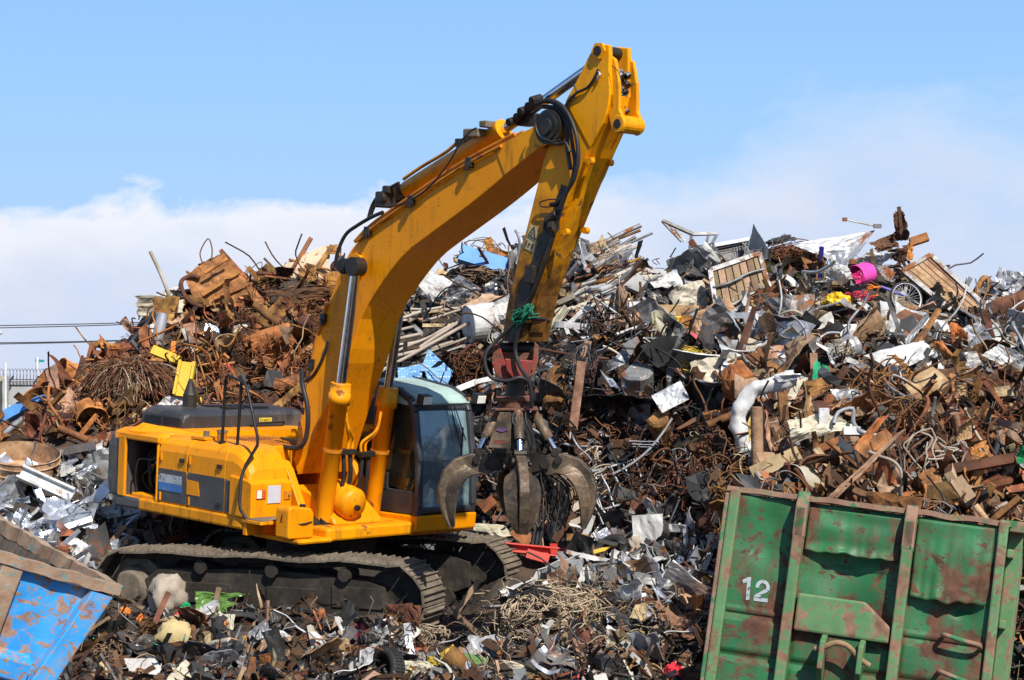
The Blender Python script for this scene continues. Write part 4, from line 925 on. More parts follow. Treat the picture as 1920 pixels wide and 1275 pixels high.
def crumple(u, v, rnd, amp):
    s = 0                                                 # a few straight creases over soft dents
    for i in range(5):
        t = rnd[i]*6.28 + i*1.3; d = math.cos(t)*(u-.15-.7*rnd[i+4]) + math.sin(t)*(v-.15-.7*rnd[i+5]); s += (1.5-.18*i)*(abs(d) if rnd[i+2] > .35 else max(0, d)*1.4)*(1 if rnd[i+3] > .5 else -1)
    q = Vector((u*2.2+rnd[9]*50, v*2.2, rnd[10]*9)); n2 = noise.noise(q*2.3)
    return amp*(.95*s + .75*noise.noise(q) + .5*(.35-abs(n2)) + .22*noise.noise(q*5))
def roughen(o, amp, fr):
    for v in o.data.vertices:
        n_ = noise.noise_vector(Vector(v.co)*fr); v.co = v.co + n_*amp + noise.noise_vector(Vector(v.co)*fr*2.6)*amp*.4
    return o
SEED = [100]
def quad(name, label, cat, mat, Z, pts, amp=.05, off=.3, lean=.45, dd=(0, 0, 0, 0), n=12, thick=.008, curl=0., jag=.03, parent=None, land=None, smooth=False):
    SEED[0] += 1; rr = random.Random(SEED[0]); rnd = [rr.random() for _ in range(12)]
    pp = [Z(*p) for p in pts]; cx = sum(p[0] for p in pp)/4; cy = sum(p[1] for p in pp)/4
    D0 = depth_at(cx, cy, off)
    c = [P(px, py, D0 - lean*(py-cy)*D0/F_PX + d) for (px, py), d in zip(pp, dd)]
    nrm = (c[1]-c[0]).cross(c[3]-c[0]).normalized()
    if nrm.y > 0: nrm = -nrm
    ex_, ey_ = c[1]-c[0], c[3]-c[0]
    def f(u, v):
        p = (c[0]*(1-u) + c[1]*u)*(1-v) + (c[3]*(1-u) + c[2]*u)*v
        e = min(u, v, 1-u, 1-v)
        p = p + nrm*(crumple(u, v, rnd, amp) + curl*(4*(u-.5)**2 - 1)*.5)
        if jag and e < .12:
            p = p + ex_*(noise.noise(Vector((v*5+rnd[0]*40, u*5, 1)))*jag) + ey_*(noise.noise(Vector((u*5+rnd[1]*40, v*5, 2)))*jag)
        return p
    m = MB(); m.grid(f, n, n, thick=thick, smooth=smooth)
    o = m.build(name, mat, None)
    if parent is None:
        tag(o, label, cat); LAND.append((cx, cy, land or ' '.join(label.split()[:4])))
    return o
def wpath(Z, pts, off=.3, lean=.3, dd=None):
    pp = [Z(*p) for p in pts]; cx = sum(p[0] for p in pp)/len(pp); cy = sum(p[1] for p in pp)/len(pp); D0 = depth_at(cx, cy, off)
    return [P(px, py, D0 - lean*(py-cy)*D0/F_PX + (dd[i] if dd else 0)) for i, (px, py) in enumerate(pp)]
def pipe(name, label, cat, mat, Z, pts, r, off=.3, lean=.3, n=10, sm=True, hollow=True, dd=None, land=None, bump=0.):
    q = wpath(Z, pts, off, lean, dd); q = smooth_path(q, 6) if sm and len(q) > 2 else q
    if len(q) == 2: q = [q[0].lerp(q[1], i/8) for i in range(9)]
    if bump:
        SEED[0] += 1; q = [p + noise.noise_vector(p*2.2 + Vector((SEED[0], 0, 0)))*bump for p in q]
    m = MB(); m.tube(q, r, n, 0, caps=not hollow)
    if hollow:
        d0 = (q[1]-q[0]).normalized(); d1 = (q[-2]-q[-1]).normalized()
        m.tube([q[0], q[0]+d0*.08], r*.8, n, 0, caps=True); m.tube([q[-1], q[-1]+d1*.08], r*.8, n, 0, caps=True)
        for c_, dv in ((q[0], d0), (q[-1], d1)): m.disc_ring(c_, dv, [(r*.8, 0), (r, 0)], n)
    o = m.build(name, mat, None)
    if label: tag(o, label, cat); a = Z(*pts[len(pts)//2]); LAND.append((*a, land or ' '.join(label.split()[:4])))
    return o
def beam(name, label, cat, mat, Z, p0, p1, w, t, off=.3, lean=.3, kind='box', roll=0., twist=0., land=None, bow=0., dd=None):
    """bar, channel or angle between two spots; w across, t deep"""
    q = wpath(Z, [p0, p1], off, lean, dd); d = (q[1]-q[0]); a, b = frame_of(d, Vector((0, -1, .35)).normalized())
    a_, b_ = a*math.cos(roll)+b*math.sin(roll), b*math.cos(roll)-a*math.sin(roll)
    h = w/2
    if kind == 'box': sec = [(-h, -t/2), (h, -t/2), (h, t/2), (-h, t/2)]
    elif kind == 'channel': k = .16*w; sec = [(-h, -t/2), (-h, t/2), (-h+k, t/2), (-h+k, -t/2+k), (h-k, -t/2+k), (h-k, t/2), (h, t/2), (h, -t/2)]
    elif kind == 'angle': k = .14*w; sec = [(-h, -t/2), (h, -t/2), (h, -t/2+k), (-h+k, -t/2+k), (-h+k, t/2), (-h, t/2)]
    else: k = .13*w; sec = [(-h, -t/2), (h, -t/2), (h, -t/2+k), (k/2, -t/2+k), (k/2, t/2-k), (h, t/2-k), (h, t/2), (-h, t/2), (-h, t/2-k), (-k/2, t/2-k), (-k/2, -t/2+k), (-h, -t/2+k)]
    rings = []; N = 8
    for i in range(N+1):
        s = i/N; c = q[0] + d*s + b_*(bow*math.sin(math.pi*s)); tw = twist*s
        aa, bb = a_*math.cos(tw)+b_*math.sin(tw), b_*math.cos(tw)-a_*math.sin(tw)
        rings.append([c + aa*u + bb*v for u, v in sec])
    m = MB(); m.loft(rings); o = m.build(name, mat, None)
    if label: tag(o, label, cat); a = Z((p0[0]+p1[0])/2, (p0[1]+p1[1])/2); LAND.append((*a, land or ' '.join(label.split()[:4])))
    return o
def lump_obj(name, label, cat, mat, Z, c, rx, ry, rz=None, off=.2, amp=.25, freq=2.2, seg=30, land=None, bulge=None):
    px, py = Z(*c); D0 = depth_at(px, py, off); s = D0/F_PX; zsc = Z(1, 0)[0] - Z(0, 0)[0]
    rx, ry = rx*zsc*s, ry*zsc*s; rz = rz or (rx+ry)/2*.8; C0 = P(px, py, D0); SEED[0] += 1; sd = SEED[0]*3.1
    m = MB(); rings = []
    for i in range(1, seg//2):
        t = math.pi*i/(seg//2); ring = []
        for j in range(seg):
            f = 2*math.pi*j/seg; dv = Vector((math.sin(t)*math.cos(f), math.sin(t)*math.sin(f), math.cos(t)))
            k = 1 + amp*noise.noise(dv*freq + Vector((sd, 0, 0))) + amp*.4*noise.noise(dv*freq*2.7 + Vector((sd, 5, 0)))
            ring.append(C0 + Vector((dv.x*rx, dv.y*rz, dv.z*ry))*k)
        rings.append(ring)
    m.loft(rings, smooth='stone' in mat); o = m.build(name, mat, None); tag(o, label, cat); LAND.append((px, py, land or ' '.join(label.split()[:4]))); return o
def curls(mb, C0, rx, ry, rz, n, r, rr, mi=0, ln=1.0, k=6, seg=3, shell=.4, sub=3):
    for _ in range(n):
        while True:
            p = Vector((rr.uniform(-1, 1), rr.uniform(-1, 1), rr.uniform(-1, 1)))
            if shell < p.length < 1: break
        d = Vector((rr.gauss(0, 1), rr.gauss(0, 1), rr.gauss(0, .7))).normalized(); pts = []
        for j in range(k):
            pts.append(C0 + Vector((p.x*rx, p.y*ry, p.z*rz))); d = (d + Vector((rr.gauss(0, .55), rr.gauss(0, .55), rr.gauss(0, .55)))).normalized(); p = p + d*(.28*ln)
            if p.length > 1.05: p = p*(1.0/p.length)
        mb.tube(smooth_path(pts, sub), r, seg, mi, caps=False, smooth=True)
def tangle(name, label, cat, mat, Z, c, rx, ry, n, r, rz=None, off=.2, ln=1., land=None, k=6, seg=4, shell=.4, sub=3, strays=0):
    px, py = Z(*c); D0 = depth_at(px, py, off); s = D0/F_PX; zsc = Z(1, 0)[0] - Z(0, 0)[0]; rx, ry = rx*zsc*s, ry*zsc*s; rz = rz or rx*.7
    SEED[0] += 1; m = MB(); rr = random.Random(SEED[0]); C0 = P(px, py, D0)
    curls(m, C0, rx, rz, ry, n, r, rr, 0, ln, k, seg, shell, sub)
    curls(m, C0, rx*1.3, rz*1.2, ry*1.25, strays, r, rr, 0, ln*1.2, k, seg, .7, sub)
    o = m.build(name, mat, None); tag(o, label, cat); LAND.append((px, py, land or ' '.join(label.split()[:4]))); return o
def child(o, m, name, mat, **k):
    return m.build(name, mat, o, inv=o.matrix_world.inverted() if False else Matrix.Translation(-Vector(o.location)), **k)
def wbar(m, p, q, w, t=None, up=None, mi=0):
    p, q = Vector(p), Vector(q); a, b = frame_of(q-p, Vector(up) if up else Vector((0, -1, .3)).normalized()); t = t or w
    m.loft([[c + a*w/2*x + b*t/2*y for x, y in ((-1, -1), (1, -1), (1, 1), (-1, 1))] for c in (p, q)], mi)
def adopt(o, par):
    L0 = Vector(par.location); o.parent = par; o.location = Vector(o.location) - L0
    for k in ('label', 'category', 'group'):
        if k in o: del o[k]
    return o
# ================================================================ SCRAP ON THE LEFT HEAP
fr_ = quad('ribbed_sheet_metal', 'rusty torn steel panel with raised ribs on the peak of the brown heap', 'steel panel', 'rust', A7, [(1005, 235), (1205, 100), (1432, 345), (1065, 385)], .10, .5, .6, n=18, jag=.06, land='ribbed rusty panel')
for a, b in (((1110, 210), (1235, 130)), ((1100, 330), (1300, 205)), ((1160, 350), (1370, 265)), ((1060, 280), (1230, 150))):
    m = MB(); q = wpath(A7, [a, b], .62, .6); wbar(m, q[0], q[1], .05); child(fr_, m, 'rib', 'rust_orange')
m = MB(); q = wpath(A7, [(1202, 90), (1437, 350)], .66, .6); wbar(m, q[0], q[1], .07, .12); child(fr_, m, 'edge_beam', 'rust')
m = MB(); m.tube(smooth_path(wpath(A7, [(1085, 235), (1040, 225), (992, 245), (985, 285), (1010, 340), (1060, 380), (1120, 390)], .62, .5)), .04, 6); child(fr_, m, 'bent_rim', 'rust_dark')
quad('torn_plate', 'jagged rusty plate sticking up behind the ribbed rusty panel', 'steel plate', 'rust_orange', A7, [(1080, 160), (1200, 120), (1190, 200), (1095, 215)], .06, .3, jag=.12)
cp = quad('tank_shell', 'cream and rust tank side with straps and bars at the skyline beside the boom', 'tank side', 'cream_sheet', A7, [(1470, 195), (1780, 60), (1800, 270), (1415, 315)], .06, .5, .5, n=16, curl=-.1, jag=.06, land='cream and rust tank side')
plain('tank_cream', (.60, .46, .31), rough=.8, rust=.40, rustc=((.22, .07, .02), (.42, .17, .06)), rscale=3., bump=.3); cp.data.materials[0] = MATS['tank_cream']
for a, b, w in (((1690, 18), (1520, 312), .07), ((1808, 60), (1672, 255), .08), ((1570, 135), (1800, 195), .03), ((1440, 225), (1560, 240), .03)):
    m = MB(); q = wpath(A7, [a, b], .7, .5); wbar(m, q[0], q[1], w, .05); child(cp, m, 'strap', 'rust')
quad('burnt_sheet', 'orange burnt sheet hooked over the top of the cream tank side', 'sheet', 'rust_orange', A7, [(1720, 70), (1830, 50), (1850, 110), (1760, 120)], .07, .5, jag=.1)
quad('rusty_plate', 'dark torn plate hanging under the cream tank side', 'steel plate', 'rust_dark', A7, [(1440, 300), (1780, 285), (1750, 350), (1500, 345)], .08, .5, jag=.15)
pipe('pole', 'pale weathered pole sticking out of the brown heap into the sky', 'pole', 'bare_pole', A7, [(816, 90), (870, 205), (926, 345)], .032, .5, 0, hollow=False)
quad('crumpled_sheet', 'pale green crumpled sheet hanging over the edge of the brown heap', 'metal sheet', 'cream_sheet', A7, [(750, 360), (995, 350), (1000, 440), (745, 435)], .09, .7, jag=.08)
quad('torn_sheet', 'white torn sheet at the foot of the pale weathered pole', 'metal sheet', 'white_sheet', A7, [(855, 330), (960, 262), (1000, 350), (880, 380)], .09, .5, jag=.1)
pipe('duct', 'white round duct standing under the pale green crumpled sheet', 'duct', 'galvanised', A7, [(885, 430), (850, 600)], .095, .6, .2)
quad('flat_sheet', 'plain white sheet tucked behind the white round duct', 'metal sheet', 'white_sheet', A7, [(770, 520), (835, 470), (850, 540), (775, 545)], .03, .4)
quad('triangular_sheet', 'pale blue triangular sheet end below the ribbed rusty panel', 'metal sheet', 'aluminium', A7, [(1120, 480), (1180, 500), (1200, 540), (1105, 555)], .02, .5)
quad('cream_offcut', 'cream sheet offcut lying under the ribbed rusty panel', 'metal sheet', 'cream_sheet', A7, [(1270, 490), (1360, 485), (1350, 540), (1268, 545)], .04, .5)
pipe('wire_loop', 'bent wire loop standing against the sky above the ribbed rusty panel', 'wire', 'wire_brown', A7, [(1100, 155), (1088, 95), (1130, 22), (1152, 75), (1148, 145)], .012, .4, 0, hollow=False, n=6)
pipe('hooked_wire', 'thin hooked wire between ribbed rusty panel and cream tank side', 'wire', 'wire_brown', A7, [(1335, 218), (1370, 180), (1418, 148), (1422, 180), (1408, 182)], .008, .4, 0, hollow=False, n=5)
pipe('rusty_pipe', 'thick rusty pipe sloping down below the cream tank side', 'pipe', 'rust', A7, [(1380, 378), (1512, 485)], .065, .6, .2)
pipe('bent_pipe', 'bent rusty pipe crossing above the thick rusty pipe', 'pipe', 'rust', A7, [(1532, 340), (1490, 400), (1430, 440)], .05, .5, .2)
pipe('black_pole', 'black pole leaning out of the heap beside the white round duct', 'pole', 'dark_steel', A7, [(698, 600), (838, 438)], .03, .6, 0, hollow=False)
quad('orange_strap', 'flat orange strap bent across the white round duct', 'strap', 'rust_orange', A7, [(750, 580), (955, 488), (958, 500), (752, 592)], .03, .85, 0., n=10)
beam('orange_stub', 'short orange steel stub under the flat orange strap', 'stub', 'orange_plastic', A7, (945, 580), (940, 640), .07, .05, .7)
ya = beam('yellow_lever', 'yellow drilled arm lying on the brown heap above the exhaust', 'machine arm', 'yellow_scrap', A7, (828, 625), (985, 690), .14, .1, .8, .3, 'box')
yc = beam('channel_beam', 'yellow channel beam standing upright behind the exhaust pipe', 'channel beam', 'yellow_scrap', A7, (1020, 690), (985, 875), .26, .12, .8, .35, 'channel')
beam('red_rod', 'thin red rod lying on the brown heap above the handrail', 'rod', 'red_paint', A7, (1205, 655), (1268, 748), .03, .03, .6)
bxo = beam('broken_box', 'rusty broken box frame at the shoulder of the brown heap', 'steel frame', 'rust', A7, (510, 590), (478, 715), .1, .12, .6, .1, land='rusty box frame')
for a, b in (((508, 592), (705, 655)), ((605, 640), (545, 720)), ((700, 650), (620, 700)), ((508, 640), (600, 650))):
    m = MB(); q = wpath(A7, [a, b], .65, .2); wbar(m, q[0], q[1], .08, .06); child(bxo, m, 'bar', 'rust')
quad('buckled_lid', 'buckled orange lid lying on top of the rusty box frame', 'lid', 'rust_orange', A7, [(540, 580), (700, 600), (760, 650), (560, 640)], .08, .5, jag=.1)
pipe('pipe_stub', 'short dark pipe stub standing up beside the buckled orange lid', 'pipe', 'rust_dark', A7, [(668, 565), (690, 620)], .045, .5, 0)
# fanned bundle of reinforcing wire
px, py = A7(690, 830); D0 = depth_at(px, py, .9); m = MB(); rr = random.Random(77); s = D0/F_PX/2.898
top = P(*A7(720, 720), D0 + .5)
for k in range(900):
    a = rr.gauss(-.1, .75); ln = rr.uniform(.55, 1.1)*195*s; h0 = top + Vector((rr.gauss(0, .16), rr.gauss(0, .1), rr.gauss(0, .05)))
    dx = math.sin(a); q = [h0]
    for j in range(1, 5):
        t = j/4; q.append(h0 + Vector((dx*ln*t*1.25, -.55*t*ln - rr.uniform(0, .05), .10*math.sin(t*1.6) - ln*t*t*(.55+.45*math.cos(a)) + rr.gauss(0, .025))))
    m.tube(smooth_path(q, 2), .0058, 3, 0 if (rr.random() < .72 or abs(dx) > .45) and rr.random() < .85 else 1, caps=False)
o = m.build('wire_bundle', ['wire_rust', 'wire_pale'], None); tag(o, 'fanned bundle of rusty reinforcing wire behind the excavator tail', 'wire bundle'); LAND.append((px, py, 'fanned wire bundle'))
def dented_drum(name, label, cat, mat, Z, c, r, h, axis, off=.4, dent=.25, open_=True, seed=1, land=None, rings=(.25, .5, .75)):
    px, py = Z(*c); D0 = depth_at(px, py, off); C0 = P(px, py, D0); ax = Vector(axis).normalized(); a, b = frame_of(ax); m = MB(); R_ = []
    prof = [(1.0, 0), (1.03, .02), (1.0, .04)] + [x for t in rings for x in ((1.0, t-.03), (1.035, t), (1.0, t+.03))] + [(1.0, .96), (1.03, .98), (1.0, 1.0)]
    N = 28
    def pt(k, t, f):
        dv = a*math.cos(f) + b*math.sin(f); n_ = noise.noise(Vector((math.cos(f)*1.3+seed*7, math.sin(f)*1.3, t*1.6)))
        return C0 + ax*((t-.5)*h) + dv*(r*k*(1 + dent*min(0, n_) + dent*.4*n_))
    for k, t in prof: R_.append([pt(k, t, 2*math.pi*j/N) for j in range(N)])
    m.loft(R_, smooth=False, caps=False)
    inn_ = [[pt(.97, t, 2*math.pi*j/N) for j in range(N)][::-1] for t in (1.0, .04)]
    m.loft(inn_, caps=False); m.add([pt(.97, .04, 2*math.pi*j/N) for j in range(N)], [tuple(range(N))]); m.add([pt(.99, .02, 2*math.pi*j/N) for j in range(N)], [tuple(range(N-1, -1, -1))])
    if not open_: m.add([pt(.97, .97, 2*math.pi*j/N) for j in range(N)], [tuple(range(N))])
    o = m.build(name, mat, None); tag(o, label, cat); LAND.append((px, py, land or ' '.join(label.split()[:4]))); return o
dented_drum('drum', 'big dented rusty drum on the low end of the brown heap', 'drum', 'rust_orange', A7, (352, 840), .42, .5, (-.6, -.6, .35), .5, .5, seed=3, land='big dented rusty drum')
dented_drum('bucket', 'small orange rusted bucket below the fanned wire bundle', 'bucket', 'rust_orange', A7, (490, 985), .22, .34, (.3, -.7, -.3), .6, .4, seed=5)
bb = beam('blue_beam', 'long bright blue beam sloping down at the end of the heap by the wall', 'steel beam', 'blue_beam', A7, (-60, 1040), (292, 848), .17, .2, .3, 0., land='long blue beam')
wr = dented_drum('wheel_rim', 'wide rusty steel wheel rim lying flat behind the aluminium offcuts', 'wheel rim', 'rust_tan', ID, (42, 868), .50, .30, (.12, -.28, 1), 1.2, .05, seed=8, rings=(.3, .7), land='wide rusty wheel rim')
pipe('arched_band', 'arched rusty band standing by the upper end of the long blue beam', 'steel band', 'rust', A7, [(198, 872), (215, 835), (255, 812), (300, 815)], .05, .3, 0, hollow=False, n=6)
pipe('rusty_pipe', 'long rusty pipe lying under the fanned wire bundle', 'pipe', 'rust', A7, [(318, 1050), (525, 1138)], .055, .6)
pipe('grey_pipe', 'grey green pipe end poking up beside the wide rusty wheel rim', 'pipe', 'steel', A7, [(-20, 1118), (125, 998)], .05, .6)
beam('flat_bar', 'dark flat bar lying behind the wide rusty wheel rim', 'steel bar', 'dark_steel', A7, (230, 1200), (520, 1145), .12, .03, .4)
quad('white_bag', 'crumpled white and red sheet beside the excavator tail', 'sheet', 'white_sheet', A7, [(462, 1190), (560, 1122), (562, 1212), (485, 1228)], .08, .5, jag=.1)
fb = quad('fan_guard', 'white plastic fan guard with holes behind the exhaust pipe', 'fan guard', 'white_sheet', A7, [(850, 920), (900, 880), (1000, 885), (1008, 935)], .03, .5)
quad('yellow_scrap_sheet', 'small bright yellow sheet beside the white plastic fan guard', 'sheet', 'yellow_plastic', A7, [(1050, 910), (1090, 880), (1100, 920), (1062, 932)], .03, .6)
beam('grey_angle', 'grey angle iron end at the foot of the rusty box frame', 'angle iron', 'dark_steel', A7, (440, 715), (525, 735), .09, .09, .5, .1, 'angle')
# aluminium offcuts: the large ones
def alu(i, label, *a, **k): return quad('aluminium_offcut', label, 'aluminium offcut', 'aluminium', *a, **k)
beam('aluminium_channel', 'long white aluminium channel lying across the shiny offcuts', 'aluminium channel', 'white_sheet', A13, (98, 828), (345, 940), .2, .1, .6, .5, 'channel', roll=.2, land='long aluminium channel')
alu(0, 'white aluminium plate standing below the long aluminium channel', A13, [(162, 918), (195, 905), (242, 1015), (210, 1020)], .01, .6, land='standing aluminium plate')
alu(0, 'white aluminium strip crossing at the lower end of the standing plate', A13, [(118, 1092), (335, 975), (350, 985), (135, 1106)], .01, .6)
alu(0, 'pale bent aluminium sheet near the bin rim', A13, [(60, 1065), (100, 1005), (160, 1040), (120, 1080)], .03, .5)
alu(0, 'blue tinted aluminium plate with bent tab in the offcut pile', A13, [(340, 1075), (470, 1080), (468, 1105), (350, 1095)], .01, .6)
alu(0, 'large blue tinted aluminium sheet at the edge nearest the crawler track', A13, [(435, 1180), (572, 1152), (560, 1205), (450, 1222)], .02, .6)
alu(0, 'thin upright aluminium strip between the two blue tinted sheets', A13, [(468, 1105), (482, 1105), (480, 1165), (468, 1165)], .01, .7)
quad('white_sheet_metal', 'large white crumpled panel lying under the excavator tail', 'panel', 'white_sheet', A13, [(480, 1010), (620, 965), (705, 1020), (520, 1062)], .04, .5, land='white panel under the tail')
alu(0, 'curved blue aluminium strip looping above the offcut pile', A13, [(325, 850), (465, 785), (468, 800), (340, 870)], .05, .6)
quad('white_offcut', 'narrow crumpled white strip beside the white panel under the tail', 'strip', 'white_sheet', A13, [(535, 1085), (690, 1020), (705, 1035), (550, 1098)], .04, .6)
# log ends and bits behind the rear of the track
for i, (c, r) in enumerate((((620, 1115), 18), ((598, 1160), 16), ((655, 1080), 14))):
    q = A13(*c); D0 = depth_at(*q, .35); m = MB(); C0 = P(*q, D0); s = D0/F_PX/2.55; m.tube([C0, C0 + Vector((.12, .3, -.05))], r*s, 12); o = m.build('log', 'old_wood', None)
    tag(o, ('cut round log end lying between white panel and crawler track', 'lower cut log end beside the large blue aluminium sheet', 'small log end just under the white panel')[i], 'log')
# ================================================================ MIDDLE OF THE HEAP
beam('blue_girder', 'faded blue girder with grey torn tip at the crest inside the boom bend', 'girder', 'blue_beam', A14, (885, 140), (1235, 245), .28, .2, .5, 0., land='faded blue girder')
quad('grey_tip', 'grey crumpled end plate over the tip of the faded blue girder', 'plate', 'steel', A14, [(876, 120), (930, 108), (950, 165), (890, 165)], .05, .75)
quad('orange_plate', 'orange rusty plate standing on end against the sky', 'steel plate', 'rust_orange', A14, [(1060, 38), (1120, 14), (1146, 92), (1084, 118)], .02, .3, 0.)
beam('orange_strap', 'orange rusty strap running down from the standing orange plate', 'strap', 'rust_orange', A14, (1095, 110), (1315, 190), .16, .02, .4, 0.)
tangle('wire_tangle', 'springy brown wire tangle against the sky beside the stick', 'wire tangle', 'wire_brown', A14, (1060, 150), 190, 130, 22, .008, .5, .3, 1.5, shell=.5, land='springy wire tangle')
tangle('wire_tangle', 'loose dark wire heap below the faded blue girder', 'wire tangle', 'wire_brown', A14, (1040, 290), 180, 60, 60, .011, .4, .4, 1., land='dark wire heap')
quad('crushed_tank', 'white crushed water heater lying in the bend of the boom', 'water heater', 'white_sheet', A14, [(495, 420), (640, 300), (850, 370), (700, 570)], .16, 1.2, .4, n=16, curl=-.35, land='white crushed water heater', jag=.05)
quad('folded_sheet', 'grey folded car body sheet beside the white crushed water heater', 'body sheet', 'galvanised', A14, [(680, 470), (880, 350), (1050, 420), (790, 510)], .14, 1.1, .5, n=16, jag=.06)
pipe('sheet_hem', 'grey bent rail along the edge of the folded body sheet', 'rail', 'steel', A14, [(665, 545), (690, 470), (800, 420), (905, 345), (990, 385), (1040, 415)], .03, .85, .4, hollow=False)
m_ = quad('white_disc', 'pale round cover plate between the poles and the excavator stick', 'cover plate', 'galvanised', A14, [(1075, 370), (1160, 350), (1170, 460), (1080, 470)], .02, .6)
beam('wood_lath', 'flat pale lath lying above the long poles', 'lath', 'old_wood', A14, (945, 505), (1140, 348), .09, .03, .7, .3)
dented_drum('white_drum', 'white plastic drum half hidden behind the excavator stick', 'drum', 'white_sheet', ID, (912, 604), .29, .62, (-1, -.42, -.1), .9, .2, False, seed=11, rings=(.3, .62), land='white plastic drum')
bm_ = quad('blue_mesh_sheet', 'blue perforated sheet bent to a peak above the cab roof', 'perforated sheet', 'blue_mesh', A14, [(590, 1020), (648, 862), (660, 866), (838, 1028)], .02, .9, .5, n=10, land='blue perforated sheet')
m = quad('flap', '', '', 'blue_mesh', A14, [(420, 1000), (610, 970), (600, 1080), (425, 1085)], .03, .75, parent=True); adopt(m, bm_)
m = quad('flap', '', '', 'blue_mesh', A14, [(625, 1030), (838, 1028), (780, 1150), (650, 1110)], .03, .75, parent=True); adopt(m, bm_)
beam('flat_bar', 'white flat bar leaning on rusty wire above the cab work light', 'flat bar', 'white_sheet', A14, (845, 1165), (1010, 1100), .09, .03, .9, .2); 
beam('flat_bar', 'short white bar end pointing at the hydraulic hose', 'flat bar', 'white_sheet', A14, (1010, 1100), (1165, 1065), .07, .03, .9, .2)
beam('grey_bar', 'thin grey bar under the white plastic drum', 'bar', 'steel', A14, (722, 860), (1010, 822), .05, .04, .8, .2)
beam('wood_stick', 'short pale stick below the white plastic drum', 'stick', 'old_wood', A14, (985, 890), (1055, 820), .06, .05, .8, .2)
tangle('wire_bundle', 'brown wire bundle hanging between the cab roof and grapple hanger', 'wire bundle', 'wire_rust', A14, (960, 980), 140, 150, 150, .008, .5, .6, 1.1, strays=20, land='hanging brown wire bundle')
# long poles, one by one
POLES = [(220, 1062, 955, 655, 13), (395, 965, 905, 632, 13), (415, 872, 945, 618, 11), (450, 600, 1235, 500, 14), (455, 640, 1235, 452, 11), (330, 790, 590, 742, 13), (330, 720, 545, 690, 11), (560, 905, 960, 760, 10),
         (420, 905, 840, 800, 12), (250, 945, 430, 900, 12), (250, 980, 700, 838, 10), (620, 640, 900, 560, 9), (330, 650, 620, 570, 12), (520, 560, 760, 540, 10), (350, 830, 640, 780, 9)]
words_ = ['lowest', 'second lowest', 'long upper', 'topmost', 'reddish', 'short thick', 'short thin', 'dark shaded', 'middle', 'stubby', 'slim lower', 'slim upper', 'grey', 'small', 'thin']
for i, (x0, y0, x1, y1, w) in enumerate(POLES):
    pipe('scaffold_pole', f'{words_[i]} muddy pole of the pole stack above the cab, in the boom bend', 'pole', 'rust' if words_[i] == 'reddish' else 'bare_pole', A14, [(x0, y0), ((x0+x1)/2, (y0+y1)/2+6), (x1, y1)], w/3.985*.0088, .75 + .05*(i % 4), .35, 8, hollow=False, bump=.02, land='muddy pole stack')['group'] = 'muddy poles of the stack above the cab'
rr = random.Random(14)
for i in range(26):
    x0 = rr.uniform(1030, 1110); y0 = 590 - (x0-1030)*.5 - i*5.2 + rr.uniform(-8, 8) + 20; ln = rr.uniform(60, 150); sl_ = rr.uniform(.22, .52)
    if y0 - ln*sl_ < 452 - max(0, (1085-x0))*.0: y0 += 18
    o = pipe('scaffold_pole', 'muddy grey pole in the sloping stack beside the excavator stick', 'pole', rr.choice(['bare_pole', 'bare_pole', 'steel', 'rust']), ID, [(x0, y0), (x0+ln/2, y0-ln*sl_/2+2), (x0+ln, y0-ln*sl_)], rr.uniform(.02, .042), .45, .4, 7, hollow=False, bump=.02); o['group'] = 'grey poles stacked beside the excavator stick'
    LAND.pop()
LAND.append((1090, 540, 'grey pole stack'))
# ================================================================ TOP OF THE RIGHT HEAP
sf = beam('steel_stand', 'bent grey steel stand sticking up from the crest into the sky', 'steel stand', 'steel', A8, (770, 42), (955, 125), .05, .08, .4, 0., land='bent grey steel stand')
for a, b in (((772, 45), (890, 168)), ((950, 125), (1100, 120)), ((945, 128), (930, 250)), ((1100, 122), (1062, 192)), ((1045, 135), (1008, 285)), ((1062, 190), (1152, 298)), ((850, 90), (905, 165))):
    m = MB(); q = wpath(A8, [a, b], .42, 0.); D_ = sf.location.y; q = [EYE + (p-EYE)*((D_)/p.y) for p in q]; wbar(m, q[0], q[1], .05, .06); child(sf, m, 'bar', 'steel')
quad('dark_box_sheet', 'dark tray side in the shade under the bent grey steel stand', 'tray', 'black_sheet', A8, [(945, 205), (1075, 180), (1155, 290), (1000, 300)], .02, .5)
gm = quad('wire_mesh', 'dark wire mesh panel with pale rim leaning on the crest', 'mesh panel', 'dark_steel', A8, [(1085, 195), (1335, 150), (1295, 250), (1150, 290)], .01, .5, jag=0, land='dark wire mesh panel')
m = MB()
for i in range(13):
    t = i/12; q = wpath(A8, [(1085+250*t, 195-45*t), (1150+145*t, 290-40*t)], .56); m.tube(q, .008, 4)
for i in range(7):
    t = i/6; q = wpath(A8, [(1085+65*t, 195+95*t), (1335-40*t, 150+100*t)], .56); m.tube(q, .008, 4)
child(gm, m, 'lattice', 'steel'); m = MB(); q = wpath(A8, [(1085, 192), (1337, 147)], .56); wbar(m, q[0], q[1], .06); child(gm, m, 'rim', 'galvanised')
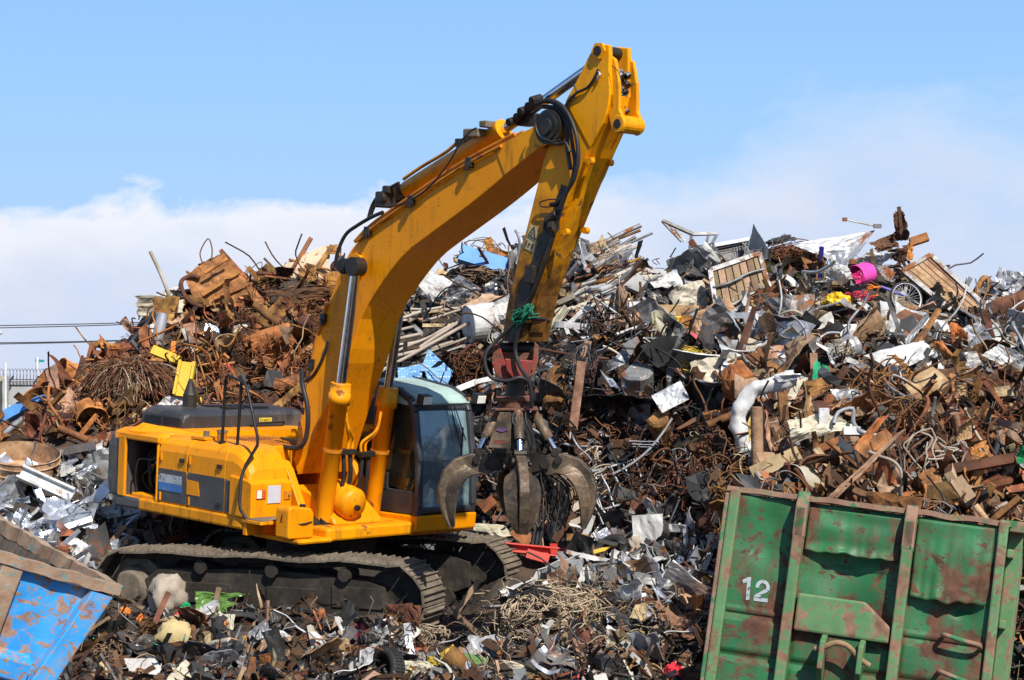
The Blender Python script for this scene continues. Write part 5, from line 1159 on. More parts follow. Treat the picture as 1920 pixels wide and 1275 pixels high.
def slatted(name, label, cat, Z, c, n, off, slat, frame, brackets=(), land=None, wgap=.86, lean=.35):
    pp = [Z(*p) for p in c]; cx = sum(p[0] for p in pp)/4; cy = sum(p[1] for p in pp)/4; D0 = depth_at(cx, cy, off)
    q = [P(px, py, D0 - lean*(py-cy)*D0/F_PX) for px, py in pp]; nr = (q[1]-q[0]).cross(q[3]-q[0]).normalized(); nr = nr if nr.y < 0 else -nr
    bi = lambda u, v: (q[0]*(1-u)+q[1]*u)*(1-v) + (q[3]*(1-u)+q[2]*u)*v
    m = MB()
    m.grid(lambda u, v: bi(u, v) - nr*.05, 1, 1, thick=.02)
    root = m.build(name, 'dark_steel', None); tag(root, label, cat); LAND.append((cx, cy, land))
    for k in range(n):
        m = MB(); u0 = (k+.07)/n; u1 = (k+.93)/n; m.grid(lambda u, v: bi(u0+(u1-u0)*u, .02+.96*v) + nr*(.012 + .015*noise.noise(Vector((k*3.3, v*2, 1)))), 2, 8, thick=.022); child(root, m, 'slat', slat)
    m = MB()
    for a, b in ((0, 1), (1, 2), (2, 3), (3, 0)):
        pts = [q[a].lerp(q[b], i/6) + nr*(.03+.02*noise.noise(Vector((a, i, 4)))) for i in range(7)]
        for p0, p1 in zip(pts, pts[1:]): wbar(m, p0, p1, .07, .07, nr)
    child(root, m, 'frame', frame)
    for a, b in brackets:
        m = MB(); pts = smooth_path([bi(*a) + nr*.06, bi((a[0]*2+b[0])/3, (a[1]*2+b[1])/3+.03) + nr*.09, bi((a[0]+2*b[0])/3, (a[1]+2*b[1])/3-.02) + nr*.07, bi(*b) + nr*.06], 4)
        m.tube(pts, .024, 6); child(root, m, 'crossbar', frame)
    return root
slatted('slatted_gate', 'brown slatted gate with bent metal frame standing on the heap', 'gate', A8, [(1055, 345), (1350, 245), (1442, 570), (1112, 700)], 7, 1.35, 'old_wood', 'steel', (((.0, .3), (1, .3)), ((.0, .68), (.95, .64))), 'brown slatted gate')
quad('bonnet', 'bright white dented car bonnet on the heap beside the slatted gate', 'car bonnet', 'white_sheet', A8, [(610, 345), (860, 295), (895, 425), (720, 470)], .13, 1.4, .5, n=16, curl=.12, land='white dented car bonnet')
quad('body_sheet', 'cream dented body panel between white bonnet and slatted gate', 'body panel', 'cream_sheet', A8, [(815, 445), (1015, 395), (1062, 560), (850, 578)], .12, 1.4, .4, n=14, curl=-.15)
quad('black_sheet_metal', 'glossy black panel under the white dented car bonnet', 'panel', 'black_sheet', A8, [(660, 440), (810, 500), (810, 570), (700, 520)], .03, .7)
beam('white_box', 'small white box sitting left of the yellow foam block', 'box', 'white_sheet', A8, (612, 535), (614, 630), .26, .2, 1.3, .2)
lump_obj('foam_block', 'torn yellow foam block beside the small white box', 'foam block', 'foam_yellow', A8, (690, 592), 30, 45, off=.8)
beam('plank', 'straight brown plank lying across under the cream dented panel', 'plank', 'rust_tan', A8, (725, 592), (1072, 600), .25, .04, 1.0, .1)
quad('orange_sheet', 'bent orange sheet hanging under the straight brown plank', 'sheet', 'rust_orange', A8, [(885, 612), (968, 614), (940, 688), (862, 692)], .04, 1.)
quad('yellow_chip', 'small yellow painted piece under the straight brown plank', 'painted piece', 'yellow_plastic', A8, [(812, 622), (885, 618), (880, 648), (818, 652)], .02, .9)
tangle('red_wire', 'red and pink wire cage below the straight brown plank', 'wire cage', 'wire_red', A8, (815, 675), 60, 35, 26, .014, .2, .9, 1.2)
beam('red_strip', 'thin red strip lying below the red and pink wire cage', 'strip', 'wire_red', A8, (945, 715), (1030, 790), .05, .03, .8)
o = quad('long_sheet', 'cream buckled sheet draped down behind the lower stick', 'sheet', 'cream_sheet', A8, [(185, 560), (330, 505), (600, 510), (470, 575)], .09, 1.4, .3, n=14, land='cream buckled sheet')
quad('long_sheet', 'pale folded strip running down from the cream buckled sheet', 'strip', 'cream_sheet', A8, [(15, 745), (185, 560), (215, 580), (50, 790)], .05, 1.3, .3)
lump_obj('log', 'broken fibrous brown log standing beside the small white box', 'log', 'old_wood', A8, (525, 545), 38, 115, .2, off=1.2, amp=.35, freq=3.)
beam('steel_plank', 'grey perforated steel plank leaning down the heap face', 'steel plank', 'steel', A8, (575, 760), (715, 995), .24, .05, 1.1, .1)
quad('curved_sheet', 'crescent of bright bluish sheet below the steel plank', 'curved sheet', 'aluminium', A8, [(395, 945), (470, 990), (560, 1105), (480, 1080)], .04, 1.1, .2, curl=.25, land='bright crescent sheet')
quad('curved_sheet', 'curled grey sheet above the bright crescent sheet', 'curved sheet', 'galvanised', A8, [(420, 930), (540, 815), (590, 890), (450, 950)], .05, 1.1, .2, curl=-.2)
quad('curved_sheet', 'narrow upright bluish sheet tip beside the bright crescent sheet', 'curved sheet', 'aluminium', A8, [(530, 1035), (590, 910), (612, 920), (560, 1040)], .03, 1.1, .2)
quad('steel_plate', 'plain grey plate with bent pale edge on the shaded heap face', 'steel plate', 'galvanised', A8, [(705, 1090), (880, 1000), (935, 1110), (770, 1195)], .02, 1.2, .3, land='plain grey plate', jag=.0)
beam('steel_strip', 'long brown flat bar hanging straight down the shaded heap face', 'flat bar', 'rust_tan', A8, (290, 885), (238, 1290), .12, .03, 1.5, .0, land='hanging brown flat bar')
beam('wood_strip', 'pale wooden strip above the hanging brown flat bar', 'wooden strip', 'old_wood', A8, (330, 760), (295, 885), .1, .03, 1.5, .0)
pipe('bent_bar', 'thin rusty bar stretched across behind the grapple hanger', 'bar', 'rust_dark', A8, [(30, 810), (240, 845), (450, 870)], .022, 1.0, 0, hollow=False, n=6)
pipe('bent_bar', 'long dark rusty bar rising below the slatted gate', 'bar', 'rust_dark', A8, [(920, 990), (1110, 915), (1310, 835)], .03, 1.1, .1, hollow=False, n=6)
beam('short_bar', 'short rusty bar sloping down from the long dark rusty bar', 'bar', 'rust', A8, (1305, 835), (1430, 935), .07, .07, 1., .1)
tangle('wire_bundle', 'yellow wire bundle spilling down the heap face', 'wire bundle', 'wire_yellow', A8, (920, 880), 125, 75, 90, .010, .3, .9, 1., strays=10, land='yellow wire bundle')
lump_obj('rusty_ball', 'rounded rusty lump beside the white insulated pipe', 'rusty lump', 'rust_orange', A8, (1215, 1010), 92, 125, off=1.0, amp=.3, freq=1.6)
pipe('rusty_pipe', 'rusty pipe end lying in the shade below the rounded rusty lump', 'pipe', 'rust', A8, [(1040, 1265), (1195, 1205)], .055, .9)
# ---- right side
pipe('yellow_sleeve', 'dirty yellow plastic sleeve lying beside the slatted gate', 'sleeve', 'yellow_dirty', A9, [(35, 425), (130, 470), (230, 520), (330, 560), (400, 540), (430, 480)], .10, .9, .2, 12, bump=.03, land='dirty yellow sleeve')
tangle('wire_ball', 'dense rusty wire ball on top of the heap above the yellow sleeve', 'wire ball', 'wire_rust', A9, (260, 400), 215, 115, 330, .008, .5, .5, 1., strays=25, land='dense rusty wire ball')
quad('metal_sheet', 'grey dented metal sheet stretched to a point against the sky', 'metal sheet', 'galvanised', A9, [(215, 285), (832, 185), (650, 440), (490, 390)], .06, .8, .5, n=14, curl=.1, land='pointed grey sheet', jag=.02)
rd = beam('rod', 'thin rod with knobbed ends above the pointed grey sheet', 'rod', 'steel', A9, (615, 118), (845, 168), .022, .022, .6, 0.)
m = MB(); q = wpath(A9, [(615, 118), (845, 165)], .6, 0.); m.box(q[0], (.07, .07, .06)); m.box(q[1], (.12, .07, .07)); child(rd, m, 'knob', 'steel')
quad('torn_casting', 'dark rusty torn column standing highest on the heap', 'torn column', 'rust_dark', A9, [(958, 70), (1040, 55), (1062, 260), (985, 270)], .12, .6, 0., n=16, curl=.2, jag=.2, land='dark rusty torn column')
beam('spike', 'narrow dark spike on top of the dark rusty torn column', 'spike', 'rust_dark', A9, (995, 28), (1010, 180), .05, .06, .75, 0.)
quad('rust_chunk', 'dark flaking plate beside the dark rusty torn column', 'plate', 'rust_dark', A9, [(800, 270), (980, 200), (1000, 300), (850, 350)], .12, .7, .2, n=14, jag=.2)
quad('rust_chunk', 'ragged brown shred hanging below the dark rusty torn column', 'plate', 'rust_dark', A9, [(900, 340), (1080, 290), (1060, 400), (990, 440)], .14, .7, .2, n=14, jag=.28)
quad('orange_shred', 'orange ragged shred under the stubby brown bar', 'shred', 'rust_orange', A9, [(1050, 290), (1090, 280), (1095, 400), (1045, 410)], .06, .8, .1, jag=.15)
beam('brown_bar', 'stubby brown bar pointing sideways from the torn column', 'bar', 'rust', A9, (1075, 280), (1198, 240), .13, .1, .7, 0.)
quad('brown_plank', 'flat brown board under the pointed grey sheet', 'board', 'rust', A9, [(660, 410), (800, 350), (810, 380), (690, 430)], .02, .6)
o = dented_drum('pink_bucket', 'bright pink plastic bucket lying on its side', 'bucket', 'pink_plastic', A9, (735, 505), .17, .3, (-.75, -.6, -.2), .8, .12, seed=21, rings=(), land='pink bucket')
quad('magenta_lid', 'magenta torn lid in front of the bright pink bucket', 'lid', 'magenta_plastic', A9, [(655, 510), (720, 485), (760, 555), (690, 582)], .05, 1.0)
quad('white_bag', 'crumpled white sheet between yellow sleeve and pink bucket', 'sheet', 'white_sheet', A9, [(460, 470), (620, 440), (700, 520), (530, 568)], .10, .8, .4, n=14)
quad('white_tub', 'shredded pale sheeting above the pink bucket', 'sheeting', 'white_sheet', A9, [(650, 430), (790, 380), (950, 400), (800, 480)], .10, .7, .5, n=14, jag=.1)
quad('grey_shreds', 'grey shredded sheeting beside the pink bucket', 'sheeting', 'steel', A9, [(820, 470), (980, 450), (940, 590), (850, 570)], .12, .7, .4, n=14, jag=.15)
lump_obj('yellow_bag', 'bulging bright yellow plastic bag below the yellow sleeve', 'plastic bag', 'yellow_plastic', A9, (562, 715), 100, 78, .25, off=.75, amp=.4, freq=2.6, land='bright yellow bag')
beam('grey_plank', 'grey batten leaning on the bright yellow bag', 'batten', 'steel', A9, (590, 682), (708, 795), .1, .05, 1.2, .1)
tangle('red_crate', 'red wire basket between yellow bag and bicycle wheel', 'wire basket', 'wire_red', A9, (710, 660), 110, 38, 26, .010, .3, .8, 1.6, seg=4)
tangle('orange_cable', 'orange cable loop beside the red wire basket', 'cable', 'orange_plastic', A9, (815, 620), 55, 45, 5, .013, .2, .9, 1.4)
# bicycle wheel
px, py = A9(1048, 672); D0 = depth_at(px, py, 1.1); C0 = P(px, py, D0); ax = Vector((.25, -1, .25)).normalized(); m = MB(); rw = 122/3.75*D0/F_PX
m.disc_ring(C0, ax, [(rw*.92, -.02), (rw*.98, -.022), (rw*1.02, 0), (rw*.98, .022), (rw*.92, .02), (rw*.92, -.02)], 40, smooth=True)
bw = m.build('bicycle_wheel_and_spokes', 'rubber', None); tag(bw, 'spoked bicycle wheel hanging under the wooden door panel', 'bicycle wheel'); LAND.append((px, py, 'bicycle wheel'))
a, b = frame_of(ax); m = MB(); m.disc_ring(C0, ax, [(rw*.86, -.012), (rw*.92, -.014), (rw*.92, .014), (rw*.86, .012), (rw*.86, -.012)], 40); child(bw, m, 'rim', 'galvanised')
m = MB()
for k in range(28):
    t = 2*math.pi*k/28; e = a*math.cos(t)+b*math.sin(t); t2 = t+.35*(1 if k % 2 else -1); m.tube([C0 + (a*math.cos(t2)+b*math.sin(t2))*.03 + ax*.03*(1 if k % 2 else -1), C0 + e*rw*.88], .0032, 3, caps=False)
child(bw, m, 'spoke', 'galvanised'); m = MB(); m.cyl(C0, ax, .03, .1, 12); child(bw, m, 'hub', 'dark_steel')
m = MB(); e = a*math.cos(-1.9)+b*math.sin(-1.9); m.box(C0 + e*rw*.62 + ax*.02, (.1, .02, .03)); child(bw, m, 'reflector', 'orange_plastic')
pipe('bicycle_fork', 'purple bicycle tube running to the hub of the bicycle wheel', 'bicycle tube', 'purple_paint', A9, [(868, 590), (960, 625), (1042, 658)], .022, 1.2, 0., hollow=False)
slatted('boarded_door', 'brown boarded door with grey metal edging lying on the slope', 'door', A9, [(1020, 488), (1215, 378), (1600, 738), (1478, 865)], 6, 1.3, 'rust_tan', 'steel', (), 'boarded door', lean=.6)
quad('corrugated_sheet', 'white corrugated sheet standing below the bicycle wheel', 'corrugated sheet', 'white_sheet', A9, [(858, 690), (935, 700), (990, 920), (895, 932)], .02, .9, .2)
quad('white_sheet', 'broad white curved sheet directly under the bicycle wheel', 'sheet', 'white_sheet', A9, [(950, 720), (1195, 770), (1170, 890), (975, 910)], .06, 1.1, .4, curl=.2, land='broad white curved sheet')
quad('white_sheet', 'large white scratched sheet below the boarded door', 'sheet', 'white_sheet', A9, [(1170, 790), (1370, 840), (1400, 1050), (1180, 900)], .04, 1.2, .4, land='white scratched sheet')
quad('bent_trim', 'pale curved trim sweeping below the bicycle wheel', 'trim', 'galvanised', A9, [(1020, 985), (1200, 770), (1215, 800), (1060, 1000)], .03, 1.1, .2, curl=.1)
quad('cardboard', 'tan creased cardboard sheet below the yellow bag', 'cardboard', 'rust_tan', A9, [(275, 905), (440, 825), (590, 905), (520, 965)], .05, .9, .6, land='tan cardboard')
quad('white_plate', 'stained white plate beside the tan cardboard', 'plate', 'white_sheet', A9, [(560, 865), (700, 840), (752, 970), (600, 985)], .03, .9, .4)
lump_obj('broken_block', 'broken pale block standing below the red wire basket', 'block', 'cream_sheet', A9, (825, 890), 55, 75, off=.8, amp=.35)
quad('dirty_sheet', 'large dirty white sheet lying across the middle of the slope', 'sheet', 'white_sheet', A9, [(760, 1060), (1180, 945), (1245, 1065), (985, 1190)], .06, 1.3, .5, n=14, land='large dirty white sheet')
quad('white_board', 'clean white board below the large dirty white sheet', 'board', 'white_sheet', A9, [(1190, 1130), (1270, 1095), (1352, 1232), (1262, 1258)], .01, 1.0, .4)
quad('speckled_sheet', 'speckled grey sheet beside the clean white board', 'sheet', 'steel', A9, [(1295, 1085), (1540, 1045), (1600, 1185), (1470, 1215)], .03, .9, .5)
o = dented_drum('mesh_roll', 'roll of pale wire netting below the tan cardboard', 'wire netting', 'steel', A9, (575, 1050), .17, .55, (-.9, -.4, -.35), .9, .3, seed=31, rings=(.15, .3, .45, .6, .75, .9))
tangle('netting', 'frayed pale netting over the roll of wire netting', 'netting', 'wire_pale', A9, (570, 1040), 115, 80, 120, .005, .3, 1.0, 1.)
lump_obj('metal_block', 'dented ribbed metal canister below the netting roll', 'canister', 'steel', A9, (730, 1165), 85, 50, off=1., amp=.35, freq=3.)
quad('car_part', 'silver crushed car wing at the crest by the frame edge', 'car wing', 'galvanised', A9, [(1640, 650), (1735, 395), (1890, 455), (1890, 660)], .16, .8, .4, n=18, curl=.2, land='silver crushed car wing')
pipe('rust_ring', 'rusty hooked casting on the skyline beside the silver car wing', 'casting', 'rust', A9, [(1535, 640), (1570, 570), (1600, 530), (1640, 575), (1615, 630)], .05, .5, 0., hollow=False, bump=.03)
pipe('tree_trunk', 'thick dark timber lying down the slope under the silver car wing', 'timber', 'rust_dark', A9, [(1500, 860), (1690, 760), (1900, 670)], .16, .9, .1, 12, hollow=False, bump=.04, land='thick dark timber')

quad('white_stack', 'stacked white slats lying below the thick dark timber', 'slats', 'white_sheet', A9, [(1570, 1085), (1690, 1010), (1890, 1130), (1850, 1200)], .07, .9, .5, n=14)
quad('orange_trim', 'orange curled trim between the white sheets', 'trim', 'rust_orange', A9, [(1220, 985), (1300, 975), (1460, 1190), (1400, 1150)], .06, 1.1, .3)
quad('orange_flap', 'orange bent flap below the lower corner of the boarded door', 'flap', 'rust_orange', A9, [(1335, 850), (1410, 840), (1475, 960), (1380, 1010)], .07, 1., .3)
quad('grey_canopy', 'grey car roof edge at the crest above the wire ball', 'roof edge', 'dark_steel', A9, [(45, 290), (200, 205), (285, 255), (80, 310)], .08, .6, .3, jag=.1)
# ---- lower right
px, py = A10(160, 470)
ip = pipe('insulated_pipe', 'white wrapped insulated pipe bent in an arch behind the green container', 'insulated pipe', 'white_sheet', A10, [(170, 690), (130, 560), (135, 420), (180, 300), (270, 235), (370, 205), (470, 195)], .105, 1.2, .1, 18, bump=.05, land='white insulated pipe'); roughen(ip, .04, 5.); roughen(ip, .02, 15.)
quad('foam_core', 'yellow foam core showing through the wrapped insulated pipe', 'foam', 'foam_yellow', A10, [(165, 480), (205, 400), (215, 570), (180, 600)], .05, 1.55, 0.)
quad('pipe_wrap', 'loose white foil flap at the top of the insulated pipe', 'foil', 'galvanised', A10, [(330, 190), (500, 180), (530, 205), (360, 235)], .06, 1.4, .2)
pipe('steel_post', 'upright rusty post in front of the white insulated pipe', 'post', 'rust_tan', A10, [(230, 380), (240, 900)], .075, 1.6, .0, land='upright rusty post')
beam('steel_post', 'narrow dark rusty post beside the upright rusty post', 'post', 'rust', A10, (392, 290), (412, 530), .11, .1, 1.3, .1)
quad('green_netting', 'bright green netting hanging on the slope', 'netting', 'green_net', A10, [(610, 75), (690, 130), (705, 385), (555, 280)], .08, 1., .2, n=16, jag=.2, land='bright green netting')
beam('tan_strip', 'tan splintered board beside the bright green netting', 'board', 'rust_tan', A10, (590, 40), (600, 240), .1, .03, 1.1, .1)
quad('plastic_sheet', 'clear grey plastic sheet beside the green netting', 'plastic sheet', 'steel', A10, [(700, 260), (900, 250), (930, 350), (760, 390)], .08, .9, .4)
quad('orange_board', 'small pale orange board on the grey plastic sheet', 'board', 'rust_tan', A10, [(700, 400), (790, 315), (805, 325), (730, 415)], .01, 1.1)
quad('tarpaulin', 'cream crumpled tarpaulin draped on the slope below the green netting', 'tarpaulin', 'cream_sheet', A10, [(430, 450), (640, 400), (890, 500), (440, 610)], .13, 1.5, .4, n=18, land='cream crumpled tarpaulin')
beam('white_post', 'short white post standing on the cream crumpled tarpaulin', 'post', 'white_sheet', A10, (655, 388), (655, 552), .12, .1, 1.5, .0)
beam('white_bracket', 'white angle bracket at the end of the cream tarpaulin', 'bracket', 'white_sheet', A10, (778, 535), (885, 535), .1, .08, 1.4, .0)
sc_ = pipe('wire_trolley', 'chromed wire trolley frame lying on rusty scrap', 'wire trolley', 'steel', A10, [(1490, 362), (1300, 280), (1120, 185), (1085, 195), (1110, 235), (1290, 350), (1460, 452)], .014, 1.2, .1, hollow=False, n=6, land='wire trolley frame')
for a, b in (((1210, 235), (1215, 300)), ((1200, 300), (1500, 400)), ((1150, 230), (1490, 380)), ((1300, 285), (1290, 345)), ((1400, 325), (1370, 395)), ((1500, 360), (1460, 450)), ((1210, 270), (1440, 390)), ((1180, 290), (1300, 350))):
    m = MB(); q = wpath(A10, [a, b], 1.2, .1); m.tube(q, .010, 5); child(sc_, m, 'wire', 'steel')
quad('steel_band', 'long orange rusty steel band running down the slope', 'steel band', 'rust_orange', A10, [(1000, 450), (1065, 430), (690, 930), (605, 940)], .04, 1.7, .1, n=16, land='long orange steel band')
quad('steel_band', 'narrower tan rusty band beside the long orange steel band', 'steel band', 'rust_tan', A10, [(1120, 545), (1170, 520), (745, 950), (670, 955)], .04, 1.8, .1, n=16)
beam('flat_timber', 'pale flat timber pointing at the upright rusty post', 'timber', 'old_wood', A10, (200, 805), (500, 670), .17, .05, 1.4, .2)
beam('orange_bar', 'short orange bar rising above the long orange band', 'bar', 'rust_orange', A10, (620, 650), (780, 580), .09, .06, 1.2, .2)
quad('tan_flap', 'tan curled sheet end below the wire trolley frame', 'sheet', 'rust_tan', A10, [(1510, 600), (1525, 490), (1605, 440), (1605, 570)], .05, 1.1, .2, curl=.2)
quad('orange_leaf', 'orange ragged sheet lying flat below the tan curled end', 'sheet', 'rust_orange', A10, [(1560, 650), (1680, 585), (1735, 690), (1600, 745)], .06, 1., .5, jag=.15)
quad('brown_shield', 'dark brown upright plate beside the wire trolley frame', 'plate', 'rust_dark', A10, [(1560, 220), (1640, 245), (1610, 390), (1545, 360)], .05, 1.1, .1)
quad('round_plate', 'grey brown rounded plate behind the wire trolley frame', 'plate', 'rust_tan', A10, [(1470, 260), (1560, 225), (1570, 350), (1460, 345)], .05, .9, .2)
beam('long_beam', 'long dark beam lying above the broken crate', 'beam', 'rust_dark', A10, (1410, 785), (1860, 705), .11, .1, 1.1, .1)
dented_drum('white_bucket', 'dirty white bucket wedged behind the container rim', 'bucket', 'cream_sheet', A10, (490, 870), .21, .34, (-.6, -.75, .1), 1.2, .15, seed=41, rings=())
quad('green_bag', 'green plastic bag at the frame edge', 'plastic bag', 'green_net', A10, [(1880, 650), (1950, 610), (1960, 740), (1865, 750)], .08, .9, .3)
br_ = quad('broken_crate', 'broken wooden crate side behind the green container', 'crate', 'rust_tan', A6, [(1335, 95), (1470, 40), (1600, 280), (1470, 275)], .03, 1.2, .3, land='broken crate')
for a, b, w in (((1460, 20), (1612, 290), .09), ((1510, 55), (1665, 285), .15), ((1445, 232), (1565, 195), .05), ((1335, 98), (1472, 275), .06)):
    m = MB(); q = wpath(A6, [a, b], 1.3, .3); wbar(m, q[0], q[1], w, .04); child(br_, m, 'board', 'old_wood')
for i, (a, b) in enumerate((((1720, 300), (1925, 230)), ((1790, 305), (1930, 255)), ((1680, 290), (1820, 200)))):
    pipe('bent_rod', ('long orange rod behind the container corner', 'lower orange rod behind the container corner', 'pale rod beside the broken wooden crate')[i], 'rod', ('rust_orange', 'rust_orange', 'bare_pole')[i], A6, [a, ((a[0]+b[0])/2, (a[1]+b[1])/2-8), b], .022, 1.2, .1, hollow=False, n=6)
# ================================================================ FOOT OF THE HEAP AND FOREGROUND
def tyre(name, label, Z, c, r, w, axis, off, land=None):
    px, py = Z(*c); D0 = depth_at(px, py, off); C0 = P(px, py, D0); ax = Vector(axis).normalized(); m = MB()
    m.disc_ring(C0, ax, [(r*.60, -w*.40), (r*.78, -w*.5), (r*.94, -w*.45), (r, -w*.33), (r, w*.33), (r*.94, w*.45), (r*.78, w*.5), (r*.60, w*.40), (r*.62, w*.3), (r*.85, w*.3), (r*.85, -w*.3), (r*.62, -w*.3), (r*.60, -w*.40)], 36, smooth=True)
    a, b = frame_of(ax)
    for k in range(44):
        t = 2*math.pi*k/44; e = a*math.cos(t)+b*math.sin(t); tt = ax.cross(e)
        for s in (-1, 1): m.box(C0 + e*(r+.002) + ax*(s*w*.17), (.018, .02, w*.26), Matrix((tt, e, ax)).transposed())
    o = m.build(name, 'rubber', None); tag(o, label, 'tyre'); LAND.append((px, py, land)); return o
tyre('tyre', 'worn grey tyre leaning on sheet metal offcuts beside the grapple', A11, (1030, 330), .30, .2, (-.62, -.55, .55), .2, 'worn grey tyre')
tyre('tyre', 'dark tyre lying flat in front of the crawler track', A12, (240, 440), .34, .2, (.1, -.3, 1), .1, 'dark flat tyre')
tyre('tyre', 'half buried upright tyre at the bottom of the photo', A12, (1160, 700), .26, .18, (-.75, -.6, .2), .1, 'half buried tyre')
rb = beam('red_beam', 'bright red steel beam lying across behind the far track', 'steel beam', 'red_paint', A11, (195, 252), (755, 308), .12, .1, .5, .2, 'channel', land='bright red beam')
m = MB(); q = wpath(A11, [(655, 240), (662, 308)], .6, 0.); wbar(m, q[0], q[1], .1, .1); child(rb, m, 'upright', 'red_paint')
m = MB(); q = wpath(A11, [(480, 305), (625, 345)], .6, 0.); wbar(m, q[0], q[1], .12, .05); child(rb, m, 'brace', 'red_paint')
beam('white_plank', 'white leaning plank beside the worn grey tyre', 'plank', 'white_sheet', A11, (908, 55), (820, 335), .1, .04, .8, .0)
beam('grey_block', 'grey strip standing at the foot of the white leaning plank', 'strip', 'galvanised', A11, (805, 345), (815, 465), .14, .04, .6, .1)
# black ribbed sheets, one panel per sheet
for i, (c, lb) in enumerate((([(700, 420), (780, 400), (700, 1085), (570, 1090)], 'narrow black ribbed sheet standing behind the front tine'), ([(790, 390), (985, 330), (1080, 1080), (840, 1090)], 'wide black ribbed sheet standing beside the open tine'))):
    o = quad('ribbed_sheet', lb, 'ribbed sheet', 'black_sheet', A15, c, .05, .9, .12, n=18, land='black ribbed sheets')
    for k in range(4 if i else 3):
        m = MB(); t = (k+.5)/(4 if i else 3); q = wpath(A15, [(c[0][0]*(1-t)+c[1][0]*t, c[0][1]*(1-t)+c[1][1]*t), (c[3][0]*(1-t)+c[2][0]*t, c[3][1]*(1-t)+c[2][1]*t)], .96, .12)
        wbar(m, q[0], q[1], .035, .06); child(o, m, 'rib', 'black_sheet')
quad('corrugated_sheet', 'cream corrugated sheet lying under the cab by the red beam', 'corrugated sheet', 'cream_sheet', A11, [(130, 105), (330, 110), (395, 205), (130, 195)], .05, .7, .4, n=16)
beam('brown_board', 'brown board leaning under the front tine', 'board', 'rust', A11, (400, 140), (505, 235), .2, .04, .7, .2)
for i, (a, b) in enumerate((((1010, 500), (1112, 420)), ((965, 460), (1100, 590)), ((1050, 640), (1145, 580)), ((1035, 805), (1180, 740)), ((985, 955), (1240, 965)), ((850, 1000), (1070, 680)), ((20, 640), (165, 520)))):
    beam('timber', ('short pale timber behind the open tine', 'crossed thin timber behind the open tine', 'pale timber stub below the crossed timber', 'lowest pale timber by the tine tip', 'level brown timber above the red beam', 'long dark timber leaning on the ribbed sheets', 'brown timber leaning under the cab')[i], 'timber', ('old_wood', 'old_wood', 'bare_pole', 'bare_pole', 'rust', 'rust_dark', 'rust')[i], A15, a, b, (.08, .06, .09, .08, .09, .1, .14)[i], .05, 1.0, .1)
quad('foil_block', 'shiny bent foil tray beside the white leaning plank', 'foil tray', 'aluminium', A11, [(920, 180), (1000, 130), (1032, 180), (965, 240)], .04, .7, .2)
lump_obj('rubble_stone', 'rough concrete lump behind the worn grey tyre', 'concrete lump', 'stone', A11, (1190, 250), 42, 60, off=.4, amp=.4)
beam('yellow_rod', 'yellow rod lying on top of the worn grey tyre', 'rod', 'yellow_scrap', A11, (905, 302), (1065, 258), .05, .05, .5, .1)
quad('dark_basin', 'dark curved basin edge above the worn grey tyre', 'basin', 'dark_steel', A11, [(800, 215), (950, 235), (930, 290), (820, 285)], .05, .5)
tangle('wire_nest', 'large nest of tangled pale wire in front of the far track', 'wire nest', 'wire_pale', A11, (640, 745), 340, 215, 680, .0085, .7, .2, .85, shell=.35, strays=40, land='large pale wire nest')
tangle('wire_nest', 'loose curls of pale wire at the front end of the near track', 'wire curls', 'wire_pale', A12, (1430, 480), 150, 75, 60, .006, .3, .1, 1.1, land='loose pale wire curls')
tangle('wire_nest', 'small brown wire nest beside the blue bin', 'wire nest', 'wire_brown', A5, (680, 1120), 140, 110, 130, .007, .3, .1, 1., land='small brown wire nest')
quad('curved_tray', 'dark curved tray lying beside the pale wire nest', 'tray', 'dark_steel', A11, [(1040, 650), (1200, 730), (1310, 835), (1080, 790)], .04, .57, .4, curl=.3, land='dark curved tray')
quad('brown_sheet', 'large brown burnt sheet with curled edges beside the container', 'burnt sheet', 'rust_tan', A11, [(1300, 645), (1540, 580), (1660, 860), (1400, 850)], .18, .57, .5, n=18, jag=.12, land='brown burnt sheet')
quad('orange_curl', 'orange brown curled flap on top of the burnt sheet', 'flap', 'rust_orange', A11, [(1540, 575), (1640, 590), (1630, 740), (1560, 720)], .12, .5, .3, n=14, jag=.12)
quad('orange_curl', 'tan curled lip along the foot of the burnt sheet', 'flap', 'rust_tan', A11, [(1385, 830), (1600, 850), (1620, 890), (1420, 880)], .08, .5, .3, n=14, jag=.12)
quad('white_torn_sheet', 'white torn sheet with brown stains below the dark curved tray', 'sheet', 'white_sheet', A11, [(1005, 790), (1130, 850), (1270, 930), (1000, 920)], .07, .52, .6, n=14, jag=.1)
quad('red_bag', 'bright red plastic bag beside the container foot', 'plastic bag', 'red_bag', A11, [(1375, 1040), (1470, 995), (1570, 1140), (1420, 1160)], .10, .52, .4, n=16, jag=.1)
beam('wood_stick', 'broken pale stick standing at the front of the near track', 'stick', 'old_wood', A11, (172, 480), (22, 690), .07, .06, .4, .0)
beam('wood_stick', 'broken stick lying towards the brown pipe', 'stick', 'old_wood', A11, (0, 695), (185, 850), .07, .06, .3, .1)
quad('green_plastic', 'crumpled dark green plastic sheet against the near track', 'plastic sheet', 'green_sheet', A12, [(-40, 200), (280, 212), (150, 330), (-40, 400)], .12, .55, .2, n=18, jag=.08, land='dark green plastic sheet')
beam('stake', 'tan splintered stake standing in front of the green plastic', 'stake', 'old_wood', A12, (105, 175), (45, 410), .06, .05, .5, .0)
quad('tin_plate', 'shiny grey tin plate on the dark flat tyre', 'tin plate', 'galvanised', A12, [(285, 455), (405, 368), (432, 470), (300, 530)], .05, .57, .3)
quad('tin_offcut', 'white tin strip lying beside the shiny tin plate', 'tin strip', 'white_sheet', A12, [(420, 440), (500, 445), (570, 495), (440, 490)], .04, .52, .3)
